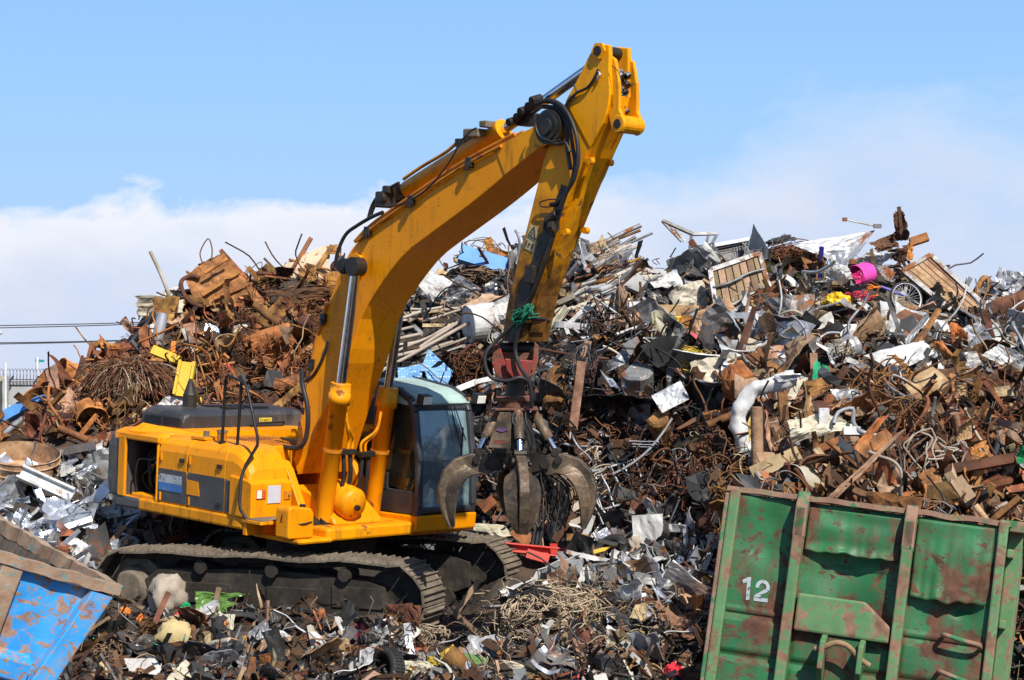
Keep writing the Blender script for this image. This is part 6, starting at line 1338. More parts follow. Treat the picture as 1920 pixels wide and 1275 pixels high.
quad('pale_leaf', 'pale pointed sheet standing against the near track', 'sheet', 'white_sheet', A12, [(830, 360), (865, 365), (970, 540), (905, 545)], .04, .52, .1, curl=.1)
quad('foil', 'dark crumpled foil standing beside the pale pointed sheet', 'foil', 'dark_steel', A12, [(960, 360), (1050, 350), (1135, 470), (1020, 545)], .12, .52, .1, n=16, jag=.15)
quad('white_fold', 'white folded strip in front of the near track', 'strip', 'white_sheet', A12, [(675, 450), (720, 450), (830, 570), (780, 570)], .05, .52, .1)
quad('orange_tile', 'orange brown shard lying in the litter', 'shard', 'rust_orange', A12, [(355, 600), (430, 585), (440, 690), (370, 690)], .03, .52, .1)
pp_ = pipe('brown_pipe', 'fat brown pipe with yellow band at the bottom edge', 'pipe', 'rust', A12, [(1540, 590), (1640, 680), (1740, 790)], .12, .47, .1, 14, land='fat brown pipe')
q = wpath(A12, [(1525, 570), (1545, 600)], .30, .1); m = MB(); m.tube(q, .128, 14); child(pp_, m, 'yellow_band', 'yellow_scrap')
beam('green_strip', 'green plastic strip beside the fat brown pipe', 'strip', 'green_sheet', A12, (1650, 610), (1800, 650), .1, .04, .2, .1)
lump_obj('yellow_fibre', 'clump of yellow fibre next to the fat brown pipe', 'fibre clump', 'wire_yellow', A12, (1455, 650), 50, 40, off=.2, amp=.6, freq=4.)
quad('cream_rag', 'cream crumpled rag beside the half buried tyre', 'rag', 'cream_sheet', A12, [(1250, 650), (1420, 640), (1590, 740), (1290, 760)], .09, .47, .5, n=16, jag=.1)
lump_obj('boulder', 'grey brown boulder leaning against the near crawler track', 'boulder', 'stone', A5, (1062, 738), 125, 130, .25, off=.18, amp=.3, freq=1.5, land='grey brown boulder'); roughen(bpy.data.objects['boulder'], .03, 9.)
lump_obj('flat_stone', 'flat yellowish round stone lying in front of the boulder', 'stone', 'stone_yellow', A5, (1120, 1000), 132, 105, .14, off=.3, amp=.16, freq=2., land='flat yellowish stone'); roughen(bpy.data.objects['flat_stone'], .022, 11.)
quad('white_board', 'white board lying at the bottom edge by the wire nest', 'board', 'white_sheet', A5, [(790, 1140), (1030, 1140), (1042, 1245), (830, 1235)], .01, .37, .6)
lump_obj('red_rag', 'small red rag beside the boulder', 'rag', 'red_bag', A5, (1150, 865), 36, 24, off=.2, amp=.5, freq=3.)
lump_obj('green_scrap', 'small green rag behind the red rag', 'rag', 'green_net', A5, (1178, 805), 36, 26, off=.2, amp=.5, freq=3.)
lump_obj('orange_lump', 'orange painted lump between the blue bin and boulder', 'lump', 'orange_plastic', A5, (795, 835), 34, 26, off=.2, amp=.4, freq=3.)
lump_obj('orange_lump', 'second orange lump nearer to the boulder', 'lump', 'orange_plastic', A5, (900, 890), 26, 34, off=.2, amp=.4, freq=3.)
quad('cardboard', 'flattened pale cardboard at the bottom edge', 'cardboard', 'cream_sheet', A11, [(300, 1000), (480, 1020), (600, 1060), (400, 1060)], .05, .42, .6)
beam('red_strip', 'red flat strip lying at the bottom edge', 'strip', 'red_paint', A11, (700, 1120), (860, 1090), .08, .03, .2, .1)
beam('steel_channel', 'grey steel channel end at the bottom edge', 'channel', 'galvanised', A11, (432, 1060), (436, 1160), .14, .08, .2, .1)
# sheet metal litter between grapple and container: one object per offcut
rr = random.Random(21)
# ================================================================ GREEN CONTAINER
paint('green_paint', (.008, .095, .034), (.03, .175, .058), rough=.5, bump=.2, rust=.46, rustc=((.045, .02, .014), (.15, .065, .035)), dirt=.62, dirtc=(.055, .075, .028), streak=True, scale=1.3, rscale=1.9, bscale=9., soft=.07, rust2=.42)
paint('green_rib', (.05, .155, .055), (.13, .25, .105), rough=.5, bump=.2, rust=.46, rustc=((.12, .06, .035), (.30, .17, .11)), dirt=.3, dirtc=(.24, .2, .13), scale=2.5, rscale=5., soft=.06, rust2=.4)
paint('rust_rim', (.20, .11, .07), (.34, .20, .14), rough=.85, bump=.4, rust=.45, rustc=((.03, .13, .05), (.06, .2, .08)), dirt=.4, dirtc=(.12, .06, .04), scale=4., rscale=4.)
plain('faded_white', (.36, .40, .42), rough=.7, rust=.33, rustc=((.10, .05, .03), (.06, .16, .06)), rscale=14.)
GC = {}
tl, tr = P(1372, 912, 16.9), P(1886, 978, 16.3); bl_dir = (P(1330, 1275, 16.62) - tl)
gx = (tr - tl); gw = gx.length; gx.normalize(); gz_ = -(bl_dir - gx*bl_dir.dot(gx)).normalized(); gy = gz_.cross(gx).normalized()    # gy points away from the eye
M_GC = Matrix((gx, gy, gz_)).transposed().to_4x4(); M_GC.translation = tl - gz_*2.45
gc = empty('container', M_GC, 'rusty green steel scrap container with number 12 on its end wall', 'container'); LAND.append((1600, 1000, 'green container'))
H_ = 2.45; gi = M_GC.inverted()
def gl_(px, py, y=0.):
    o_ = gi @ EYE; d_ = gi.to_3x3() @ ray(px, py); k = (y - o_.y)/d_.y; return o_ + d_*k
rrr = random.Random(4)
def cpanel(x0, x1, name, dents):
    m = MB()
    zs = [0, .12] ; z = .12
    lines = []
    def f(u, v):
        x = x0 + (x1-x0)*u; z = .1 + (H_-.15)*v; d = 0
        if z < 1.44:                                       # pressed horizontal swages
            s = (z % .345)/.345; d = .035*min(1, max(0, (s-.12)/.05))*min(1, max(0, (1.0-s)/.05)); d = -d
            if u < .06 or u > .94: d *= max(0, min(u, 1-u))/.06
        for cx, cz, r, a in dents: d += a*math.exp(-((x-cx)**2 + (z-cz)**2)/(r*r))
        d += .018*noise.noise(Vector((x*1.7, z*1.7, 3))) + .007*noise.noise(Vector((x*5, z*5, 9)))
        if z > 1.9: d += .03*noise.noise(Vector((x*3.3, z*4, 1)))
        return (x, d, z)
    m.grid(f, 44, 110, thick=.012, smooth=True); return m.build(name, 'green_paint', gc), (lambda x, z: f((x-x0)/(x1-x0), (z-.1)/(H_-.15))[1])
xa, xb = gl_(1500, 1000).x, gl_(1706, 1000).x
_, PD = cpanel(.05, xa, 'end_panel', [(.35, 2.05, .22, .07)]); cpanel(xa+.02, xb, 'end_panel', [(xa+.45, 1.98, .28, .10), (xa+.5, 1.5, .22, .09), (xa+.15, 2.1, .15, -.03)]); cpanel(xb+.02, gw-.03, 'end_panel', [(xb+.5, 1.72, .09, .07), (xb+.35, 1.75, .35, .04), (xb+.6, 2.0, .3, -.04)])
# lapped repair plates with torn lower edge
for x0, x1, z0, z1 in ((xa+.06, xb-.05, gl_(1590, 1042).z, 2.36), (xb+.06, gw-.08, gl_(1800, 1133).z, 2.38)):
    m = MB()
    m.grid(lambda u, v: (x0+(x1-x0)*u, -.035 - .025*math.sin(3.1*u)*(1-v) + .03*noise.noise(Vector((u*1.9+x0, v*2.6, 2))) - (.03*abs(noise.noise(Vector((u*6, 1, x0))))*(1-v)), z0+(z1-z0)*v + (.035*noise.noise(Vector((u*7, x0, 5))) if v < .1 else 0)), 40, 26, thick=.008, smooth=True)
    m.build('repair_plate', 'green_paint', gc)
for x in (xa, xb):
    m = MB(); m.bx((x-.045, -.15, -.02), (x+.045, .02, H_-.10)); m.build('post', 'green_rib', gc, bevel=.012)
    m = MB(); m.prism([(-.15, H_-.36), (.02, H_-.36), (.02, H_+.03), (-.06, H_+.03), (-.15, H_-.10)], lambda y, z, d, x=x: Vector((x+d, y, z)), -.05, .05); m.build('post_cap', 'rust_rim', gc, bevel=.015)
m = MB(); m.bx((-.0, -.07, 0), (.09, .04, H_-.02)); m.build('corner_post', 'green_rib', gc, bevel=.015)
m = MB(); m.bx((-.04, -.05, 0), (.02, .06, H_-.06)); m.build('corner_angle', 'rust_rim', gc, bevel=.01)
m = MB(); m.bx((gw-.05, -.07, 0), (gw+.03, .06, H_)); m.build('corner_post', 'green_rib', gc, bevel=.015)
m = MB()
def rimf(u, v):
    a_ = v*2*math.pi; x = -.03 + (gw+.08)*u; c_, s_ = math.cos(a_), math.sin(a_); sq = max(abs(c_), abs(s_))
    return (x, .0 + .042*c_/sq + .012*noise.noise(Vector((u*14, 1, 2))), H_-.02 + .022*s_/sq + .014*noise.noise(Vector((u*12, 5, 2))))
m.grid(rimf, 40, 8); m.build('top_rim', 'rust_rim', gc)
cz = gl_(1590, 1190).z
m = MB(); m.prism([(xa+.06, cz-.03), (xa+.06, cz+.28), (xb-.28, cz+.28), (xb-.055, cz+.1), (xb-.055, cz-.03)], lambda u, v, d: Vector((u, d, v)), -.13, .0); m.build('crossbeam', 'green_rib', gc, bevel=.02)
hx = gl_(1583, 1210).x; hzz = gl_(1583, 1210).z - 1.0
m = MB(); m.bx((hx-.13, -.10, .2), (hx+.15, .02, cz-.035)); m.build('hook_plate', 'green_paint', gc, bevel=.012)
for s in (-.15, .16):
    m = MB(); m.prism([(-.10, .62), (-.32, .78), (-.32, 1.0), (-.18, 1.06), (-.10, 1.05)], lambda y, z, d, s=s: Vector((hx+s+d, y, z+hzz)), -.022, .022); m.build('hook_ear', 'green_rib', gc, bevel=.008)
m = MB(); m.tube(smooth_path([(hx-.21, -.25, .93+hzz), (hx-.15, -.26, .95+hzz), (hx-.05, -.28, 1.0+hzz), (hx+.05, -.28, .99+hzz), (hx+.15, -.26, .91+hzz), (hx+.24, -.24, .86+hzz)], 6), .024, 10); m.build('hook_bar', 'rust_tan', gc)
for z0, z1 in ((gl_(1770, 1194).z, gl_(1836, 1211).z), (gl_(1765, 1263).z, gl_(1830, 1285).z)):
    m = MB(); x0 = gl_(1768, 1194).x; m.tube(smooth_path([(x0, -.03, z0), (x0+.02, -.13, z0+.01), (x0+.16, -.14, (z0+z1)/2), (x0+.29, -.12, z1), (x0+.3, -.02, z1-.03)], 5), .02, 8); m.build('grab_handle', 'rust_rim', gc)
m = MB(); m.bx((xb+.98, -.045, .0), (xb+.985, -.03, 1.35)); m.build('seam', 'rust_rim', gc)
# side wall running away, with its ribs
Ln = 5.2
m = MB(); m.grid(lambda u, v: (gw+.02 + .02*noise.noise(Vector((u*6, v*4, 7))), .03 + Ln*u, .05+(H_-.1)*v), 30, 12, thick=.02); m.build('side_wall', 'green_paint', gc)
m = MB(); m.grid(lambda u, v: (.0 + .02*noise.noise(Vector((u*6, v*4, 17))), .03 + Ln*u, .05+(H_-.1)*v), 30, 12, thick=.02); m.build('side_wall', 'green_paint', gc)
m = MB(); m.grid(lambda u, v: (gw*u, Ln, .05+(H_-.1)*v), 4, 4, thick=.02); m.build('rear_wall', 'green_paint', gc)
m = MB(); m.bx((.02, .05, .1), (gw-.02, Ln-.05, .16)); m.build('floor_plate', 'rust_rim', gc)
for k in range(7):
    m = MB(); y = .25 + k*.75; m.bx((gw+.03, y-.05, .02), (gw+.15, y+.05, H_-.03)); m.build('side_rib', 'green_rib', gc, bevel=.01)
for zz_ in (.95, 1.62, 2.2):
    m = MB(); m.bx((gw+.035, .05, zz_-.035), (gw+.09, Ln, zz_+.035)); m.build('side_rail', 'green_rib', gc, bevel=.01)
m = MB(); m.bx((gw-.04, .06, H_-.07), (gw+.17, Ln, H_+.02)); m.build('side_rim', 'rust_rim', gc, bevel=.01); m = MB(); m.bx((-.05, .06, H_-.07), (.07, Ln, H_+.0)); m.build('side_rim', 'rust_rim', gc, bevel=.01)
for z in (.75, 1.05):
    m = MB(); m.tube([(gw-.02, -.06, z+.02), (gw+.2, -.08, z)], .02, 8); m.build('hinge_pin', 'rust_rim', gc)
# the painted number 12
yn = -.040
one = [(1389, 1088), (1395, 1084), (1403, 1081), (1409, 1081), (1405, 1124), (1397, 1125), (1398, 1098), (1399, 1092), (1392, 1094)]
def num(poly):
    m = MB(); q = [gl_(px, py, yn) for px, py in poly]; m.add([Vector((p.x, PD(p.x, p.z) - .007, p.z)) for p in q], [tuple(range(len(poly)))]); return m
num([(1390.5, 1087), (1402, 1081.5), (1408, 1081.5), (1406.5, 1090), (1400, 1091), (1393, 1093.5)]).build('painted_number', 'faded_white', gc)
num([(1399.5, 1091), (1406.5, 1090), (1404, 1124), (1397, 1125)]).build('painted_number', 'faded_white', gc)
arc = []
for t in range(0, 11): a_ = R(185 - 21.5*t); arc.append((1429 + 13.5*math.cos(a_), 1100.5 - 14*math.sin(a_)))
inn_ = [(1429 + 7*math.cos(R(185-21.5*t)), 1100.5 - 7.5*math.sin(R(185-21.5*t))) for t in range(10, -1, -1)]
for k in range(10):
    num([arc[k], arc[k+1], inn_[9-k], inn_[10-k]]).build('painted_number', 'faded_white', gc)
num([(1439.5, 1108), (1434, 1104), (1413, 1115.5), (1413, 1119), (1424, 1119)]).build('painted_number', 'faded_white', gc)
num([(1412, 1119.5), (1438.5, 1122), (1438, 1129), (1411.5, 1126)]).build('painted_number', 'faded_white', gc)
# ================================================================ BLUE BIN
paint('blue_paint', (.02, .235, .62), (.06, .37, .75), rough=.5, bump=.2, rust=.38, rustc=((.19, .07, .035), (.45, .30, .20)), dirt=.25, dirtc=(.34, .24, .16), scale=2., rscale=2.6, bscale=9., soft=.05, rust2=.55)
paint('bin_rim', (.22, .12, .07), (.42, .30, .20), rough=.85, bump=.6, rust=.25, rust2=.4, rustc=((.05, .22, .25), (.12, .3, .3)), dirt=.35, dirtc=(.16, .07, .03), scale=4., rscale=4.)
paint('bin_inside', (.055, .042, .034), (.12, .095, .075), rough=.95, bump=.5, dirt=.5, dirtc=(.20, .165, .13), streak=True, scale=5.)
bc = P(212, 1094, 16.2)                                                     # near right top corner
ba = (P(-40, 1020, 15.55) - bc); ba.normalize()                              # along the near rim, going left
bb_ = (P(0, 972, 18.5) - bc); bb_ = (bb_ - ba*bb_.dot(ba)).normalized()      # along the right rim, going away
bu = ba.cross(bb_); bu = bu if bu.z > 0 else -bu
bx_ = -ba
M_B = Matrix((bx_, bu.cross(bx_), bu)).transposed().to_4x4()
if (M_B.to_3x3() @ Vector((0, 1, 0))).dot(bb_) < 0: M_B = Matrix((bx_, -(bu.cross(bx_)), bu)).transposed().to_4x4()
M_B.translation = bc
bi_ = empty('skip_bin', M_B, 'scratched blue and rusty steel skip bin tipped in the near corner', 'skip bin'); LAND.append((80, 1150, 'blue bin'))
WB, DB, HB_ = 2.6, 3.2, 1.5
bt0 = -.10
tap = .42
def bp(x, y, z): return Vector((x - tap*0, y, z))
m = MB()
def ff(u, v):                                  # near wall: trapezoid, narrower at the foot
    x = -WB + WB*u; z = -.1 - HB_*v; x = x*(1 - .0*v) - tap*v*(u) + tap*v*(1-u)
    return (x, .02 + .02*noise.noise(Vector((x*2, z*2, 5))) + .008*noise.noise(Vector((x*7, z*7, 1))), z)
m.grid(ff, 50, 34, thick=.015); m.build('front_wall', 'blue_paint', bi_)
m = MB(); m.grid(lambda u, v: (-.04 - tap*v*.9, .02 + (DB-.1)*u, -.06 - HB_*v + .0), 20, 10, thick=.03); m.build('side_wall', 'bin_inside', bi_)
m = MB(); m.grid(lambda u, v: (-WB+.04 + tap*v*.9, .02 + (DB-.1)*u, -.06 - HB_*v + .0), 20, 10, thick=-.03); m.build('side_wall', 'bin_inside', bi_)
m = MB(); m.grid(lambda u, v: (-WB + WB*u, DB, -.06 - HB_*v), 12, 8, thick=.03); m.build('rear_wall', 'bin_inside', bi_)
m = MB(); m.grid(lambda u, v: (-WB + tap + (WB-2*tap)*u, DB*v, -HB_-.05), 8, 8, thick=.03); m.build('floor_plate', 'bin_inside', bi_)
def rim(p, q, w, h, name, jit=.02):
    p, q = Vector(p), Vector(q); d = (q-p).normalized(); s = d.cross(Vector((0, 0, 1))).normalized(); m = MB()
    def f(u, v):
        a_ = v*2*math.pi; c_, s_ = math.cos(a_), math.sin(a_); sq = max(abs(c_), abs(s_)); c0_ = p.lerp(q, u)
        return c0_ + s*(w/2*c_/sq + jit*noise.noise(c0_*6)) + Vector((0, 0, h/2*s_/sq + jit*noise.noise(c0_*7 + Vector((3, 0, 0)))))
    m.grid(f, 36, 8); m.add([f(0, i/8) for i in range(8)], [tuple(range(8))]); m.add([f(1, i/8) for i in range(8)], [tuple(range(7, -1, -1))]); return m.build(name, 'bin_rim', bi_)
rim((-WB, -.03, -.04), (.05, -.03, -.04), .10, .085, 'front_rim'); rim((0, .05, -.05), (0, DB, -.05), .11, .12, 'side_rim'); rim((-WB, .05, -.05), (-WB, DB, -.05), .11, .12, 'side_rim'); rim((-WB, DB, -.05), (0, DB, -.05), .11, .12, 'rear_rim')
m = MB(); m.loft([[Vector((x - tap*t, y, -.1 - HB_*t)) for x, y in ((-.19, -.10), (.0, -.10), (.0, .03), (-.19, .03))] for t in (0, .5, 1)]); m.build('corner_flange', 'blue_paint', bi_, bevel=.012)
m = MB(); m.loft([[Vector((x, y, z)) for y, z in ((-.09, -.78), (.02, -.72), (.02, -.98), (-.09, -.94))] for x in (-WB+.4, -.46)]); m.build('cross_rail', 'blue_paint', bi_, bevel=.012)
m = MB(); m.loft([[Vector((x - (0)*t, y, -.1 - HB_*t)) for x, y in ((-.98, -.09), (-.80, -.09), (-.80, .02), (-.98, .02))] for t in (0, .5, 1)]); m.build('rib', 'bin_rim', bi_, bevel=.012)
# ================================================================ BACKGROUND
wl0 = P(0, 718, 62); 
bgw = MB(); bgw.bx((-22, 61.9, -.5), (-11.2, 62.3, wl0.z-.05)); bgw.bx((-22, 61.85, wl0.z-.05), (-11.2, 62.35, wl0.z+.05))
for k in range(6): bgw.bx((-21+k*2.2, 61.8, -.5), (-20.8+k*2.2, 62.0, wl0.z))
o = bgw.build('concrete_wall', 'concrete', None); tag(o, 'pale grey concrete yard wall beyond the low end of the heap', 'wall')
pw = MB(); a_ = P(-2, 705, 60); b_ = P(10, 705, 60); pw.bx((a_.x-.5, 60, -.5), (b_.x, 60.4, a_.z)); o = pw.build('gate_pillar', 'cream_sheet', None); tag(o, 'beige wall pillar at the frame edge in front of the yard wall', 'pillar')
for i, (px, y0, lab) in enumerate(((18, 760, 'slim pale post standing against the yard wall beside the pillar'), (10, 680, 'pale pole rising above the beige wall pillar'))):
    m = MB(); t0 = P(px, y0, 59.5); m.tube([(t0.x, 59.5, -.3), t0], .045, 8); o = m.build('pole', 'pale_post', None); tag(o, lab, 'pole')
for i, px in enumerate((12, 60)):
    m = MB(); q0 = P(px+3, 720, 61.6); q1 = P(px+2, 755, 61.6); q2 = P(px+13, 705, 61.6); m.tube([q1, q0, q2], .03, 6); o = m.build('wire_bracket', 'dark_steel', None); tag(o, ('slanted barbed wire bracket on the wall next to the pillar', 'slanted barbed wire bracket on the wall below the flag pole')[i], 'bracket')
m = MB(); rr = random.Random(2)
pts = []
for i in range(120): t = i/119; c = P(-5 + 108*t, 708, 62.1); a_ = i*.9; pts.append(c + Vector((.0, .35*math.cos(a_), .28*math.sin(a_))))
m.tube(smooth_path(pts, 2), .010, 3, caps=False)
for dy in (0, .15): m.tube([P(-20, 712-6*dy, 61.8), P(105, 712-6*dy, 61.8)], .01, 4)
o = m.build('barbed_wire', 'steel', None); tag(o, 'coiled barbed wire along the top of the yard wall', 'barbed wire')
m = MB(); b0 = P(70, 730, 63); t0 = P(70, 670, 63); m.tube([(b0.x, 63, 0), t0], .055, 8); fp_ = m.build('flag_pole', 'pale_post', None); tag(fp_, 'white flag pole with small teal flag behind the yard wall', 'flag pole')
m = MB(); q = [P(66, 673, 63), P(83, 675, 63), P(82, 679, 63), P(66, 679, 63)]; m.grid(lambda u, v: (q[0]*(1-u)+q[1]*u)*(1-v)+(q[3]*(1-u)+q[2]*u)*v + Vector((0, .05*math.sin(u*8), 0)), 6, 2, thick=.01); child(fp_, m, 'flag', 'teal_flag')
for i, (a, b, lab) in enumerate((((-40, 611), (285, 597), 'upper overhead power cable at the heap edge'), ((-40, 615.5), (285, 600), 'second overhead power cable just under the topmost'), ((-40, 645.5), (245, 632), 'third overhead power cable above the yard wall'), ((-40, 643), (245, 631), 'faint overhead power cable beside the third'), ((100, 684), (170, 687), 'short lowest overhead cable near the flag pole'))):
    m = MB(); p0, p1 = P(*a, 70), P(*b, 70); ext = p1 + (p1-p0)*(1.2 if i < 4 else .3); pts = [p0.lerp(ext, k/12) + Vector((0, 0, -.12*math.sin(math.pi*k/12))) for k in range(13)]; m.tube(pts, .018, 5); o = m.build('power_cable', 'cable_dark', None); tag(o, lab, 'power cable')
m = MB(); c = P(-1, 624, 58); m.disc_ring(c, (0, 0, 1), [(1e-3, .06), (.05, .05), (.09, 0), (.06, -.05), (1e-3, -.06)], 14, smooth=True); m.tube([c + Vector((-.05, 0, .02)), c + Vector((-1.5, 0, .2)), c + Vector((-1.6, 0, -8))], .04, 6); o = m.build('street_lamp', 'grey_lamp', None); tag(o, 'grey street lamp head peeping in at the frame edge', 'street lamp')
# ================================================================ LITTER: what nobody could count
def zone(px, py, rr):
    """which kinds of scrap lie in which part of the yard, and where dark bits stand for shade"""
    t = rr.random()
    if py > 1118:
        return 'front'
    if px < 300 and py > 865: return 'alu' if (px < 250 and t < .9) else 'grey'
    if px < 640: return 'rust'
    if px < 900 and py < 640: return 'mid'
    if px < 1210 and py < 600: return 'mid'
    if px < 1340 and py > 1000: return 'sheet'
    if px < 1350 and py > 640: return 'dark'  # darker pieces stand in for the deep shade behind the grapple
    if py < 700: return 'mix'
    return 'rust2'
MIX = {'front': (('bit_black', 5), ('bit_grey', 2.4), ('bit_tan', 3.4), ('bit_white', .8), ('bit_rust_dark', 4.5), ('bit_rust', 1), ('bit_colour', .22), ('bit_alu', .5)),
       'alu': (('bit_alu', 9), ('bit_grey', 2), ('bit_white', 2)), 'grey': (('bit_grey', 3), ('bit_rust', 2), ('bit_tan', 2), ('bit_black', 2)),
       'rust': (('bit_rust', 7.5), ('bit_rust_dark', 2.6), ('bit_tan', 1.2), ('bit_grey', .2)), 'mid': (('bit_grey', 4), ('bit_tan', 3), ('bit_rust_dark', 2), ('bit_white', 1.2), ('bit_black', 1.5)),
       'sheet': (('bit_grey', 5), ('bit_alu', 1.3), ('bit_white', 1.), ('bit_black', 2.5), ('bit_tan', 1.5), ('bit_colour', .1)),
       'dark': (('bit_rust_dark', 5), ('bit_black', 10), ('bit_grey', 1.2), ('bit_rust', 1.), ('bit_alu', .3)),  # mostly black bits: shade of the hollow put into their colour
       'mix': (('bit_grey', 4), ('bit_rust_dark', 1.6), ('bit_rust', 1.), ('bit_tan', 2.6), ('bit_white', 2.8), ('bit_black', 1.8), ('bit_colour', .08)),
       'rust2': (('bit_rust', 5), ('bit_tan', 3), ('bit_rust_dark', 4), ('bit_grey', .7), ('bit_black', 1))}
def pick(tab, rr):
    s = rr.random()*sum(w for _, w in tab)
    for k, w in tab:
        s -= w
        if s <= 0: return k
    return tab[-1][0]
def rot(rr, flat=0.):
    q = Quaternion((rr.gauss(0, 1), rr.gauss(0, 1), rr.gauss(0, 1), rr.gauss(0, 1))).normalized()
    if flat: q = Quaternion((1, 0, 0, 0)).slerp(q, 1-flat) if q.w > 0 else Quaternion((1, 0, 0, 0)).slerp(-q, 1-flat); q = q @ Quaternion((0, 0, 1), rr.uniform(0, 6.3))
    return q.to_matrix()
def frag(mb, c, s, rr):
    """one bit of scrap of size s at c"""
    k = rr.random(); M = rot(rr, rr.choice((0, .3, .5)))
    if k < .30:                                   # crumpled flake
        w, h = s*rr.uniform(.5, 1.1), s*rr.uniform(.2, .6); rnd = [rr.random() for _ in range(12)]; cu = rr.uniform(-.5, .5)
        mb.grid(lambda u, v: c + M @ Vector(((u-.5)*w*(1+.35*rnd[0]*v), (v-.5)*h*(1+.4*rnd[1]*u), crumple(u, v, rnd, s*.3) + cu*s*(u-.5)**2)), 5, 4)
    elif k < .66:                                 # strip, bent and twisted
        l, w = s*rr.uniform(1.0, 2.2), s*rr.uniform(.08, .22); b = rr.uniform(-1., 1.); tw = rr.uniform(-2., 2.); kk = rr.uniform(0, 40)
        def f(u, v):
            a_ = tw*(u-.5); y = (v-.5)*w; return c + M @ Vector(((u-.5)*l, y*math.cos(a_), y*math.sin(a_) + b*l*(u-.5)**2 + .22*s*noise.noise(Vector((u*3+kk, tw, 0)))))
        mb.grid(f, 9, 1, smooth=True)
    elif k < .77:                                 # bar
        l, w = s*rr.uniform(.8, 2.0), s*rr.uniform(.05, .14); mb.box(c, (l, w, w*rr.uniform(.4, 1.2)), M)
    elif k < .81:                                 # chunk
        vs = []; d = [Vector((x, y, z)) for x in (-1, 1) for y in (-1, 1) for z in (-1, 1)]
        vs = [c + M @ (Vector((p.x*rr.uniform(.5, 1.1), p.y*rr.uniform(.4, .9), p.z*rr.uniform(.25, .7)))*s*.34) for p in d]
        mb.add(vs, [(0, 1, 3, 2), (4, 6, 7, 5), (0, 4, 5, 1), (2, 3, 7, 6), (0, 2, 6, 4), (1, 5, 7, 3)])
    else:                                         # wire
        d = Vector((rr.gauss(0, 1), rr.gauss(0, 1), rr.gauss(0, .6))).normalized(); p = Vector(c); pts = []
        for j in range(5): pts.append(p.copy()); d = (d + Vector((rr.gauss(0, .5), rr.gauss(0, .5), rr.gauss(0, .4)))).normalized(); p += d*s*.45
        mb.tube(smooth_path(pts, 2), s*.022+.003, 3, caps=False)
BIT = {k: MB() for k in ('bit_rust', 'bit_rust_dark', 'bit_tan', 'bit_grey', 'bit_white', 'bit_alu', 'bit_black', 'bit_colour')}
rr = random.Random(2024)
def clear_of_tracks(w):
    v = M_TR.inverted() @ w; return not (-2.75 < v.x < 2.8 and -1.75 < v.y < 1.75 and v.z < 1.2)
n = 0
while n < 14500:
    if rr.random() < .8:
        px, py = rr.uniform(-70, 1990), rr.uniform(440, 1300)
        if px < 300 and py < 640 - .55*(px-50): continue
        w = hit(px, py, 0., True)
        if w is None: continue
    else:
        px, D = rr.uniform(-500, 2400), rr.uniform(20.5, 37); x = (px-960)/F_PX*D; w = Vector((x, D, hgt(x, D))); py = to_px(w)[1]
    if w.z < -.2 or w.y > 39: continue
    g = hgt(w.x, w.y)
    if abs(g - w.z) > .35 or (px < 110 and 835 < py < 895 and rr.random() < .85): continue
    if not clear_of_tracks(w): continue
    if rr.random() < .8 and any(abs(px-a) < 26 and abs(py-b) < 20 for a, b, _ in LAND): continue
    zn = zone(px, py, rr); s = rr.choice((.11, .16, .22, .30, .42, .56)) * (.62 if zn == 'front' else 1.) * (.85 if zn == 'alu' else 1)
    frag(BIT[pick(MIX[zn], rr)], w + Vector((rr.gauss(0, .05), -abs(rr.gauss(.03, .08)), abs(rr.gauss(.02, .08)))), s, rr); n += 1
for nm, key in (('rusty_scrap_litter', 'bit_rust'), ('dark_rust_litter', 'bit_rust_dark'), ('tan_scrap_litter', 'bit_tan'), ('grey_metal_litter', 'bit_grey'), ('white_scrap_litter', 'bit_white'), ('aluminium_litter', 'bit_alu'), ('black_scrap_litter', 'bit_black'), ('plastic_litter', 'bit_colour')):
    o = BIT[key].build(nm, key, None, loc=(0, 0, 0)); o['kind'] = 'stuff'
# wire that threads through the heap
for nm, mat, spots, r in (('rusty_wire_litter', 'wire_rust', [(420, 760, 150, 60, 60), (560, 640, 90, 90, 60), (1120, 820, 160, 110, 130), (1240, 900, 110, 90, 160), (1300, 820, 100, 80, 90), (1750, 800, 150, 90, 70), (1620, 640, 200, 60, 50), (1200, 470, 90, 50, 60), (1550, 450, 120, 50, 60), (500, 560, 90, 50, 40), (300, 690, 120, 40, 40)], .007),
                          ('dark_wire_litter', 'wire_black', [(1100, 740, 200, 80, 80), (1060, 930, 140, 60, 40), (1300, 980, 60, 60, 40), (900, 1200, 300, 60, 50), (1450, 620, 200, 60, 60), (1700, 740, 200, 60, 50)], .008),
                          ('pale_wire_litter', 'wire_pale', [(1120, 500, 90, 60, 40), (1500, 600, 200, 70, 50), (1000, 1190, 260, 60, 90), (320, 720, 100, 50, 40), (1400, 880, 60, 40, 40), (1140, 1120, 150, 30, 30)], .006)):
    m = MB()
    for px, py, rx, ry, k in spots:
        for _ in range(int(k*2.4)):
            w = hit(px + rr.gauss(0, rx*.6), py + rr.gauss(0, ry*.6), .05, True)
            if w is None: continue
            curls(m, w, .4, .3, .35, 1, r*rr.uniform(.6, 1.3), rr, 0, 1.1, 6, 3, .1, 2)
    o = m.build(nm, mat, None, loc=(0, 0, 0)); o['kind'] = 'stuff'

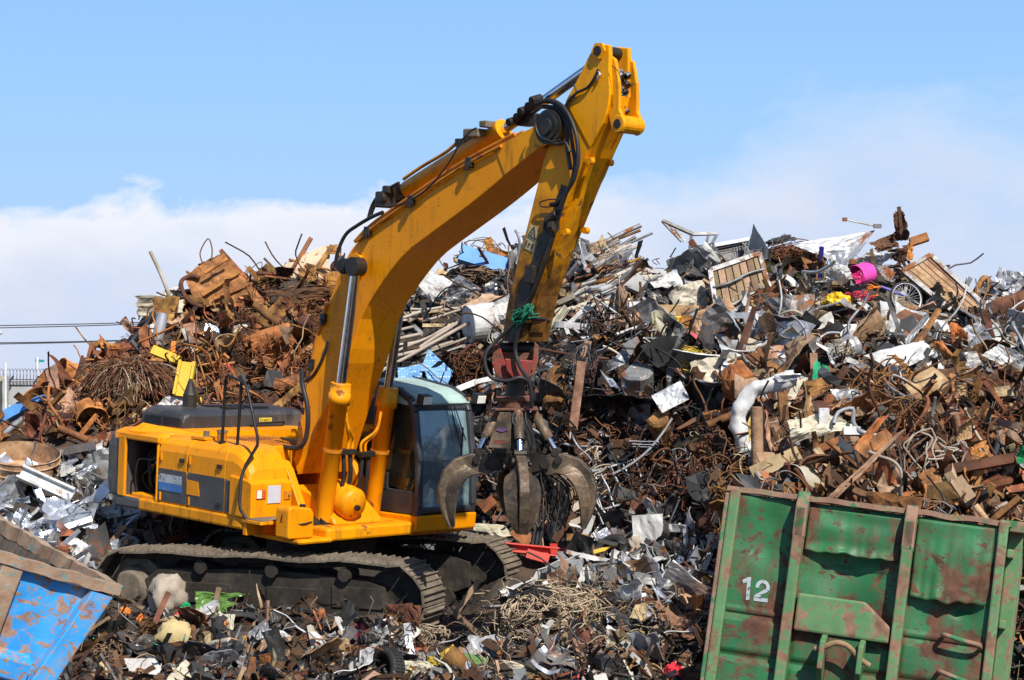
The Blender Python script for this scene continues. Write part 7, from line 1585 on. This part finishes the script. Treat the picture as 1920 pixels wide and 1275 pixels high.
# ================================================================ COUNTABLE PIECES: one object each
# a few meshes of every kind, copied with sizes, turns and paint of their own
def proto(name, fn, k):
    out = []
    for i in range(k):
        m = MB(); fn(m, random.Random(hash((name, i)) % 1000 if False else sum(map(ord, name))*7 + i)); out.append(m)
    return out
def p_sheet(m, r):
    rnd = [r.random() for _ in range(12)]; cu = r.uniform(-.5, .5); h = r.uniform(.45, .85)
    def f(u, v):
        x, y = (u-.5)*(1 + .3*rnd[2]*(v-.5)), (v-.5)*h*(1 + .4*(rnd[3]-.5)*(u-.5))
        if min(u, v, 1-u, 1-v) < .1: x += .05*noise.noise(Vector((v*6+rnd[4]*30, u*6, 0))); y += .05*noise.noise(Vector((u*6, v*6+rnd[5]*30, 0)))
        return (x, y, crumple(u, v, rnd, .15) + cu*.6*(u-.5)**2)
    m.grid(f, 11, 9, thick=.012)
def p_strip(m, r):
    w = r.uniform(.08, .2); b = r.uniform(-.5, .5); tw = r.uniform(-1.2, 1.2); k = r.uniform(0, 30)
    def f(u, v):
        a_ = tw*(u-.5); y = (v-.5)*w; z = b*(u-.5)**2 + .07*noise.noise(Vector((u*3+k, 0, 0))); return (u-.5, y*math.cos(a_) + .06*noise.noise(Vector((u*2+k, 5, 0))), y*math.sin(a_) + z)
    m.grid(f, 14, 2, thick=.012)
def p_bar(m, r):
    w = r.uniform(.035, .07); b = r.uniform(-.25, .25) if r.random() < .5 else 0; k = r.random()
    sec = [(-w, -w), (w, -w), (w, -w*.6), (-w*.6, -w*.6), (-w*.6, w), (-w, w)] if k < .45 else ([(-w, -w*.5), (w, -w*.5), (w, w*.5), (-w, w*.5)] if k < .7 else [(-w, -w*.7), (-w, w*.7), (-w*.7, w*.7), (-w*.7, -w*.4), (w*.7, -w*.4), (w*.7, w*.7), (w, w*.7), (w, -w*.7)])
    m.loft([[Vector((i/8-.5, y, z + b*(i/8-.5)**2)) for y, z in sec] for i in range(9)])
def p_pipe(m, r):
    w = r.uniform(.025, .06); b = r.uniform(-.4, .4) if r.random() < .4 else 0
    pts = [Vector((i/10-.5, b*.4*(i/10-.5)**2, b*(i/10-.5)**2)) for i in range(11)]; m.tube(pts, w, 10, caps=False); m.tube([pts[0], pts[3]], w*.8, 10); m.tube([pts[-1], pts[-4]], w*.8, 10)
    for p in (pts[0], pts[-1]): m.disc_ring(p, (1, 0, 0), [(w*.8, 0), (w, 0)], 10)
def p_plate(m, r):
    k = r.uniform(0, 40); cu = r.uniform(-.7, .7); rnd = [r.random() for _ in range(12)]; h = r.uniform(.5, .9)
    def f(u, v):                                          # irregular torn piece, bent once
        x, y = 2*u-1, 2*v-1; q = max(abs(x), abs(y)); a_ = math.atan2(y, x); rr_ = (q**.9)*(.42 + .16*noise.noise(Vector((math.cos(a_)*1.7+k, math.sin(a_)*1.7, 0))) + (.05*noise.noise(Vector((math.cos(a_)*6+k, math.sin(a_)*6, 3))) if q > .8 else 0))
        X, Y = rr_*math.cos(a_), rr_*math.sin(a_)*h; return (X, Y, cu*X*X + crumple(u, v, rnd, .07))
    m.grid(f, 10, 10, thick=.012)
def p_block(m, r):
    R_ = []
    for i in range(5):
        t = i/4; R_.append([Vector(((t-.5), (.22 + .06*noise.noise(Vector((t*3, j, r.random()*0)))) * y, .2*z*(1 + .3*noise.noise(Vector((t*3, j*2.1, 4)))))) for j, (y, z) in enumerate(((-1, -1), (0, -1.1), (1, -1), (1.1, 0), (1, 1), (0, 1.05), (-1, 1), (-1.1, 0)))])
    m.loft(R_)
def p_ring(m, r):
    a = r.uniform(2.2, 5.2); q = r.uniform(.015, .04); h = r.uniform(.05, .16)
    m.grid(lambda u, v: (.4*math.cos(a*u), .4*math.sin(a*u)*(.7+.3*r.random()*0), (v-.5)*h + .1*math.sin(2*u)), 18, 1, thick=q)
def p_rod(m, r):
    k = r.uniform(0, 50); pts = [Vector((t/12*1.6-.8, .35*noise.noise(Vector((t*.22+k, 0, 0))), .35*noise.noise(Vector((t*.22+k, 7, 0))))) for t in range(13)]
    if r.random() < .5: pts += [pts[-1] + Vector((.05, .1, .12)), pts[-1] + Vector((-.02, .2, .2))]
    m.tube(smooth_path(pts, 3), r.uniform(.011, .022), 6)
def p_rack(m, r):
    w, h = 1.2, r.uniform(.4, .7); f = lambda x, y: Vector((x*w, y*h, .12*math.sin(x*3+r_k) + .05*y)); r_k = r.uniform(0, 6); t = r.uniform(.016, .028)
    for y in (-.5, .5): m.tube([f(i/8-.5, y) for i in range(9)], t, 6)
    for i in range(r.randint(4, 7)): x = i/6-.5; m.tube([f(x, -.5), f(x+r.uniform(-.03, .03), 0), f(x, .5)], t*.7, 5)
def p_tank(m, r):
    k = r.uniform(0, 40); R_ = []
    for q, t in ((.02, 0), (.8, .01), (1, .06), (1, .3), (1.03, .33), (1, .36), (1, .64), (1.03, .67), (1, .7), (1, .94), (.8, .99), (.02, 1)):
        R_.append([Vector((t-.5, .26*q*math.cos(a)*(1+.5*min(0, noise.noise(Vector((math.cos(a)+k, math.sin(a), t*2))))), .26*q*math.sin(a)*(1+.5*min(0, noise.noise(Vector((math.cos(a)+k, math.sin(a), t*2))))))) for a in [2*math.pi*j/22 for j in range(22)]])
    m.loft(R_)
def p_coil(m, r): curls(m, Vector((0, 0, 0)), .5, .45, .3, 42, .010, r, 0, 1.1, 6, 4, .3, 3)
def p_door(m, r):
    rnd = [r.random() for _ in range(12)]; B = lambda u, v: Vector(((u-.5)*1.1, (v-.5)*.95, .10*math.sin(v*2.6) + crumple(u, v, rnd, .10)))
    for u0, u1, v0, v1 in ((0, 1, 0, .55), (0, .1, .55, 1), (.72, .84, .55, 1), (0, .8, .92, 1)): m.grid(lambda u, v: B(u0+(u1-u0)*u, v0+(v1-v0)*v), 10 if u1-u0 > .5 else 2, 8 if v1-v0 > .3 else 2, thick=.02)
KINDS = {'bent_rod': (p_rod, 7, 'rod'), 'broken_rack': (p_rack, 4, 'rack'), 'dented_cylinder': (p_tank, 4, 'cylinder'), 'wire_coil': (p_coil, 4, 'wire coil'), 'car_door_shell': (p_door, 3, 'car door'), 'crumpled_sheet': (p_sheet, 6, 'sheet'), 'metal_strip': (p_strip, 6, 'strip'), 'steel_bar': (p_bar, 5, 'bar'), 'pipe_length': (p_pipe, 4, 'pipe'), 'scrap_plate': (p_plate, 5, 'plate'), 'scrap_block': (p_block, 3, 'block'), 'curled_band': (p_ring, 4, 'band')}
PROT = {}
for k, (fn, c, cat) in KINDS.items():
    PROT[k] = []
    for m in proto(k, fn, c):
        o = m.build(k, 'steel', None, loc=(0, 0, 0)); PROT[k].append(o.data); bpy.data.objects.remove(o)
ZM = {'rust': ('rust', 'rust_orange', 'rust_orange', 'rust_dark', 'rust', 'rust_tan', 'rust_orange'), 'rust2': ('rust', 'rust_orange', 'rust_tan', 'rust_tan', 'rust_dark', 'rust', 'old_wood'), 'alu': ('aluminium', 'aluminium', 'aluminium', 'white_sheet', 'galvanised'),
      'mid': ('steel', 'bare_pole', 'rust_dark', 'galvanised', 'rust', 'steel'), 'dark': ('dark_steel', 'rust_dark', 'black_sheet', 'rust_dark', 'steel', 'rust_dark', 'black_sheet'), 'sheet': ('galvanised', 'galvanised', 'steel', 'aluminium', 'white_sheet', 'dark_steel'),  # dark set: shade behind the grapple put into the pieces' colours
      'mix': ('galvanised', 'white_sheet', 'galvanised', 'rust', 'steel', 'rust_tan', 'cream_sheet', 'white_sheet', 'dark_steel', 'steel', 'rust_dark', 'old_wood'), 'front': ('steel', 'rust_tan', 'rust_dark', 'dark_steel', 'black_sheet', 'galvanised', 'rust_dark', 'cream_sheet', 'dark_steel', 'rust', 'white_sheet'), 'grey': ('steel', 'rust', 'rust_tan', 'white_sheet')}
COLW = {'rust': 'brown rusty', 'rust_orange': 'orange rusty', 'rust_dark': 'dark rusty', 'rust_tan': 'tan rusty', 'aluminium': 'shiny aluminium', 'white_sheet': 'dirty white', 'galvanised': 'pale grey', 'steel': 'grey', 'bare_pole': 'muddy',
        'dark_steel': 'dark grey', 'black_sheet': 'black', 'cream_sheet': 'cream', 'old_wood': 'wooden'}
KW = {'rust': {'crumpled_sheet': 3, 'metal_strip': 4, 'steel_bar': 2.5, 'pipe_length': 2, 'scrap_plate': 2.5, 'scrap_block': .25, 'curled_band': 1.6}, 'alu': {'metal_strip': 5, 'scrap_plate': 2, 'steel_bar': 2, 'crumpled_sheet': 1.5, 'curled_band': .5}, 'sheet': {'crumpled_sheet': 4, 'scrap_plate': 3, 'metal_strip': 3, 'steel_bar': 1.5, 'pipe_length': .5}}
KD = {'crumpled_sheet': 3.2, 'metal_strip': 3, 'steel_bar': 2.2, 'pipe_length': 1.4, 'scrap_plate': 2., 'scrap_block': .2, 'curled_band': 1.2}
rr = random.Random(909); placed = []; USED = {}
def describe(kind, mat, size, px, py):
    cat = KINDS[kind][2]; sw = 'long' if size > .75 else ('small' if size < .42 else '')
    c = sorted(((a-px)**2 + ((b-py)*1.25)**2, a, b, t) for a, b, t in LAND)
    col = COLW[mat]; noun = {'sheet': 'crumpled sheet', 'strip': 'bent strip', 'bar': 'bar', 'pipe': 'pipe', 'plate': 'flat plate', 'block': 'block', 'band': 'curled band', 'rod': 'bent rod', 'rack': 'broken rack', 'cylinder': 'dented cylinder', 'wire coil': 'wire coil', 'car door': 'crushed car door'}[cat]
    def rel(a, b):
        dx, dy = px-a, py-b
        if abs(dx) > abs(dy)*1.3: return 'left of' if dx < 0 else 'right of'
        return 'above' if dy < 0 else 'below'
    for i in range(4):
        t = f'{sw} {col} {noun} {rel(c[i][1], c[i][2])} the {c[i][3]}'.strip()
        if t not in USED: break
        t2 = f'{sw} {col} {noun} {rel(c[0][1], c[0][2])} the {c[0][3]} and {rel(c[i+1][1], c[i+1][2])} the {c[i+1][3]}'.strip()
        if len(t2.split()) <= 16 and t2 not in USED: t = t2; break
    USED[t] = USED.get(t, 0) + 1
    return ' '.join(t.split())
MULTI = {}
KEEP = ((1390, 550, 72, 80), (1765, 545, 75, 60), (1240, 525, 55, 40), (1410, 770, 60, 75), (805, 545, 55, 35), (1612, 515, 35, 30), (1700, 560, 42, 40), (1590, 460, 90, 35), (1690, 660, 70, 40), (1090, 570, 75, 30), (1565, 570, 35, 30), (420, 545, 70, 50), (570, 500, 70, 45), (345, 710, 30, 45), (240, 735, 80, 50), (45, 870, 60, 35), (85, 900, 60, 40), (1535, 725, 30, 45), (1290, 680, 40, 35), (910, 605, 45, 45), (1250, 745, 40, 35), (1520, 805, 70, 35), (1600, 855, 75, 60), (1145, 1045, 45, 40), (1030, 1165, 95, 55), (1300, 445, 50, 40))
def place(px, py, kind, mat, size, off, flat):
    if any(abs(px-a) < c and abs(py-b) < d for a, b, c, d in KEEP) and rr.random() < .88: return
    w = hit(px, py, off, True)
    if w is None or hit(px, py-14, off, True) is None and rr.random() < .6: return
    if w.y > 40 or not clear_of_tracks(w): return
    o = bpy.data.objects.new(kind, rr.choice(PROT[kind])); COL.objects.link(o); o.location = w
    q = rot(rr, flat); o.rotation_euler = q.to_euler(); o.scale = (size, size*rr.uniform(.8, 1.2), size)
    o.material_slots[0].link = 'OBJECT'; o.material_slots[0].material = MATS[mat]
    tag(o, describe(kind, mat, size, px, py), KINDS[kind][2], f'{COLW[mat]} {KINDS[kind][2]}s in the scrap heap', 'thing')
tries = 0
while len(placed) < 760 and tries < 14000:
    tries += 1
    px, py = rr.uniform(-20, 1940), rr.uniform(455, 1285)
    if px < 330 and py < 690 - .5*px + (40 if px < 200 else 0): continue
    if px > 1345 and py > 1000: continue
    if px < 200 and py > 1080: continue
    if 190 < px < 880 and 700 < py < 1130 and not (px > 860): continue
    if 600 < px < 700 and py < 520: continue
    if 230 < px < 870 and 1085 < py < 1168: continue
    zn = zone(px, py, rr); ms = 23 if zn in ('front', 'alu', 'sheet') else 26
    if any((px-a)**2 + (py-b)**2 < ms*ms for a, b in placed): continue
    if any(abs(px-a) < 30 and abs(py-b) < 24 for a, b, _ in LAND): continue
    placed.append((px, py)); tab = KW.get('rust' if zn == 'rust2' else zn, KD); kind = pick(tuple(tab.items()), rr); mat = rr.choice(ZM[zn])
    if mat in ('old_wood',) and kind not in ('steel_bar',): mat = 'rust_tan'
    if mat == 'bare_pole' and kind not in ('steel_bar', 'pipe_length'): mat = 'steel'
    size = rr.choice((.35, .45, .55, .7, .9, 1.1))*(.72 if zn == 'front' else 1.)
    place(px, py, kind, mat, size, rr.uniform(.05, .22), rr.choice((0., .25, .45)))

# larger sheets thrown on the pale part of the heap
k = 0
while k < 130:
    px, py = rr.uniform(1180, 1930), rr.uniform(495, 760)
    if any((px-a)**2 + (py-b)**2 < 30**2 for a, b, _ in LAND) or (py > 690 and px > 1500): continue
    place(px, py, rr.choice(('crumpled_sheet', 'crumpled_sheet', 'scrap_plate', 'metal_strip')), rr.choice(('galvanised', 'white_sheet', 'cream_sheet', 'steel', 'galvanised', 'rust_tan')), rr.choice((.6, .75, .9)), .25, rr.choice((.2, .45))); k += 1

# strips and bars lying along the slope beside the stick
k = 0
while k < 70:
    px, py = rr.uniform(1020, 1200), rr.uniform(455, 640)
    if py < 470 + (0 if px > 1060 else 0) or any((px-a)**2 + (py-b)**2 < 22**2 for a, b, _ in LAND): k += .2; continue
    w = hit(px, py, rr.uniform(.1, .4), True); k += 1
    if w is None: continue
    kind = rr.choice(('metal_strip', 'metal_strip', 'pipe_length', 'steel_bar')); mat = rr.choice(('steel', 'galvanised', 'bare_pole', 'rust', 'white_sheet', 'dark_steel')); size = rr.choice((.6, .8, 1.0))
    if mat == 'bare_pole' and kind == 'metal_strip': mat = 'steel'
    o = bpy.data.objects.new(kind, rr.choice(PROT[kind])); COL.objects.link(o); o.location = w; o.rotation_euler = (rr.uniform(-.6, .6), rr.gauss(-.42, .16), rr.gauss(.15, .3)); o.scale = (size, size*.8, size*.8)
    o.material_slots[0].link = 'OBJECT'; o.material_slots[0].material = MATS[mat]
    tag(o, describe(kind, mat, size, px, py), KINDS[kind][2], f'{COLW[mat]} {KINDS[kind][2]}s in the scrap heap', 'thing')

# things one can name: bent rods, racks, dented cylinders, wire coils, car doors
for kind, cnt, sizes, mats, box in (('bent_rod', 90, (.7, .9, 1.2), ('rust', 'steel', 'rust_dark', 'bare_pole', 'galvanised'), (960, 1920, 460, 980)), ('bent_rod', 42, (.6, .8, 1.1), ('rust', 'rust_orange', 'rust_dark'), (110, 640, 500, 860)),
        ('broken_rack', 22, (.6, .8, 1.), ('steel', 'galvanised', 'rust', 'dark_steel'), (1000, 1920, 480, 900)), ('broken_rack', 9, (.6, .8), ('rust', 'rust_orange'), (200, 620, 520, 820)),
        ('dented_cylinder', 12, (.55, .75), ('rust', 'white_sheet', 'steel', 'rust_tan', 'galvanised'), (1010, 1920, 500, 900)), ('dented_cylinder', 8, (.5, .7), ('rust', 'rust_orange', 'rust_dark'), (130, 640, 540, 840)),
        ('wire_coil', 26, (.6, .8, 1.1), ('rust', 'dark_steel', 'steel', 'rust_dark', 'bare_pole'), (940, 1920, 470, 1000)), ('wire_coil', 12, (.5, .7), ('rust', 'rust_dark', 'rust_orange'), (130, 640, 520, 860)),
        ('car_door_shell', 11, (.75, .9), ('galvanised', 'white_sheet', 'steel', 'cream_sheet'), (1180, 1920, 480, 740)), ('car_door_shell', 4, (.6, .75), ('galvanised', 'white_sheet', 'aluminium'), (1080, 1330, 1010, 1120))):
    k = 0
    while k < cnt:
        px, py = rr.uniform(box[0], box[1]), rr.uniform(box[2], box[3])
        if kind != 'bent_rod' and any((px-a)**2 + (py-b)**2 < 30**2 for a, b, _ in LAND): continue
        place(px, py, kind, rr.choice(mats), rr.choice(sizes), rr.uniform(.2, .42), rr.choice((.2, .4))); k += 1

# flattened sheets trodden into the ground in front
k = 0
while k < 46:
    px, py = (rr.uniform(230, 1310), rr.uniform(1180, 1272)) if k % 3 else (rr.uniform(1060, 1330), rr.uniform(1020, 1150))
    place(px, py, rr.choice(('crumpled_sheet', 'scrap_plate', 'scrap_plate')), rr.choice(('galvanised', 'dark_steel', 'black_sheet', 'steel', 'rust_tan', 'white_sheet', 'galvanised')), rr.choice((.5, .6, .75)), .12, .55); k += 1
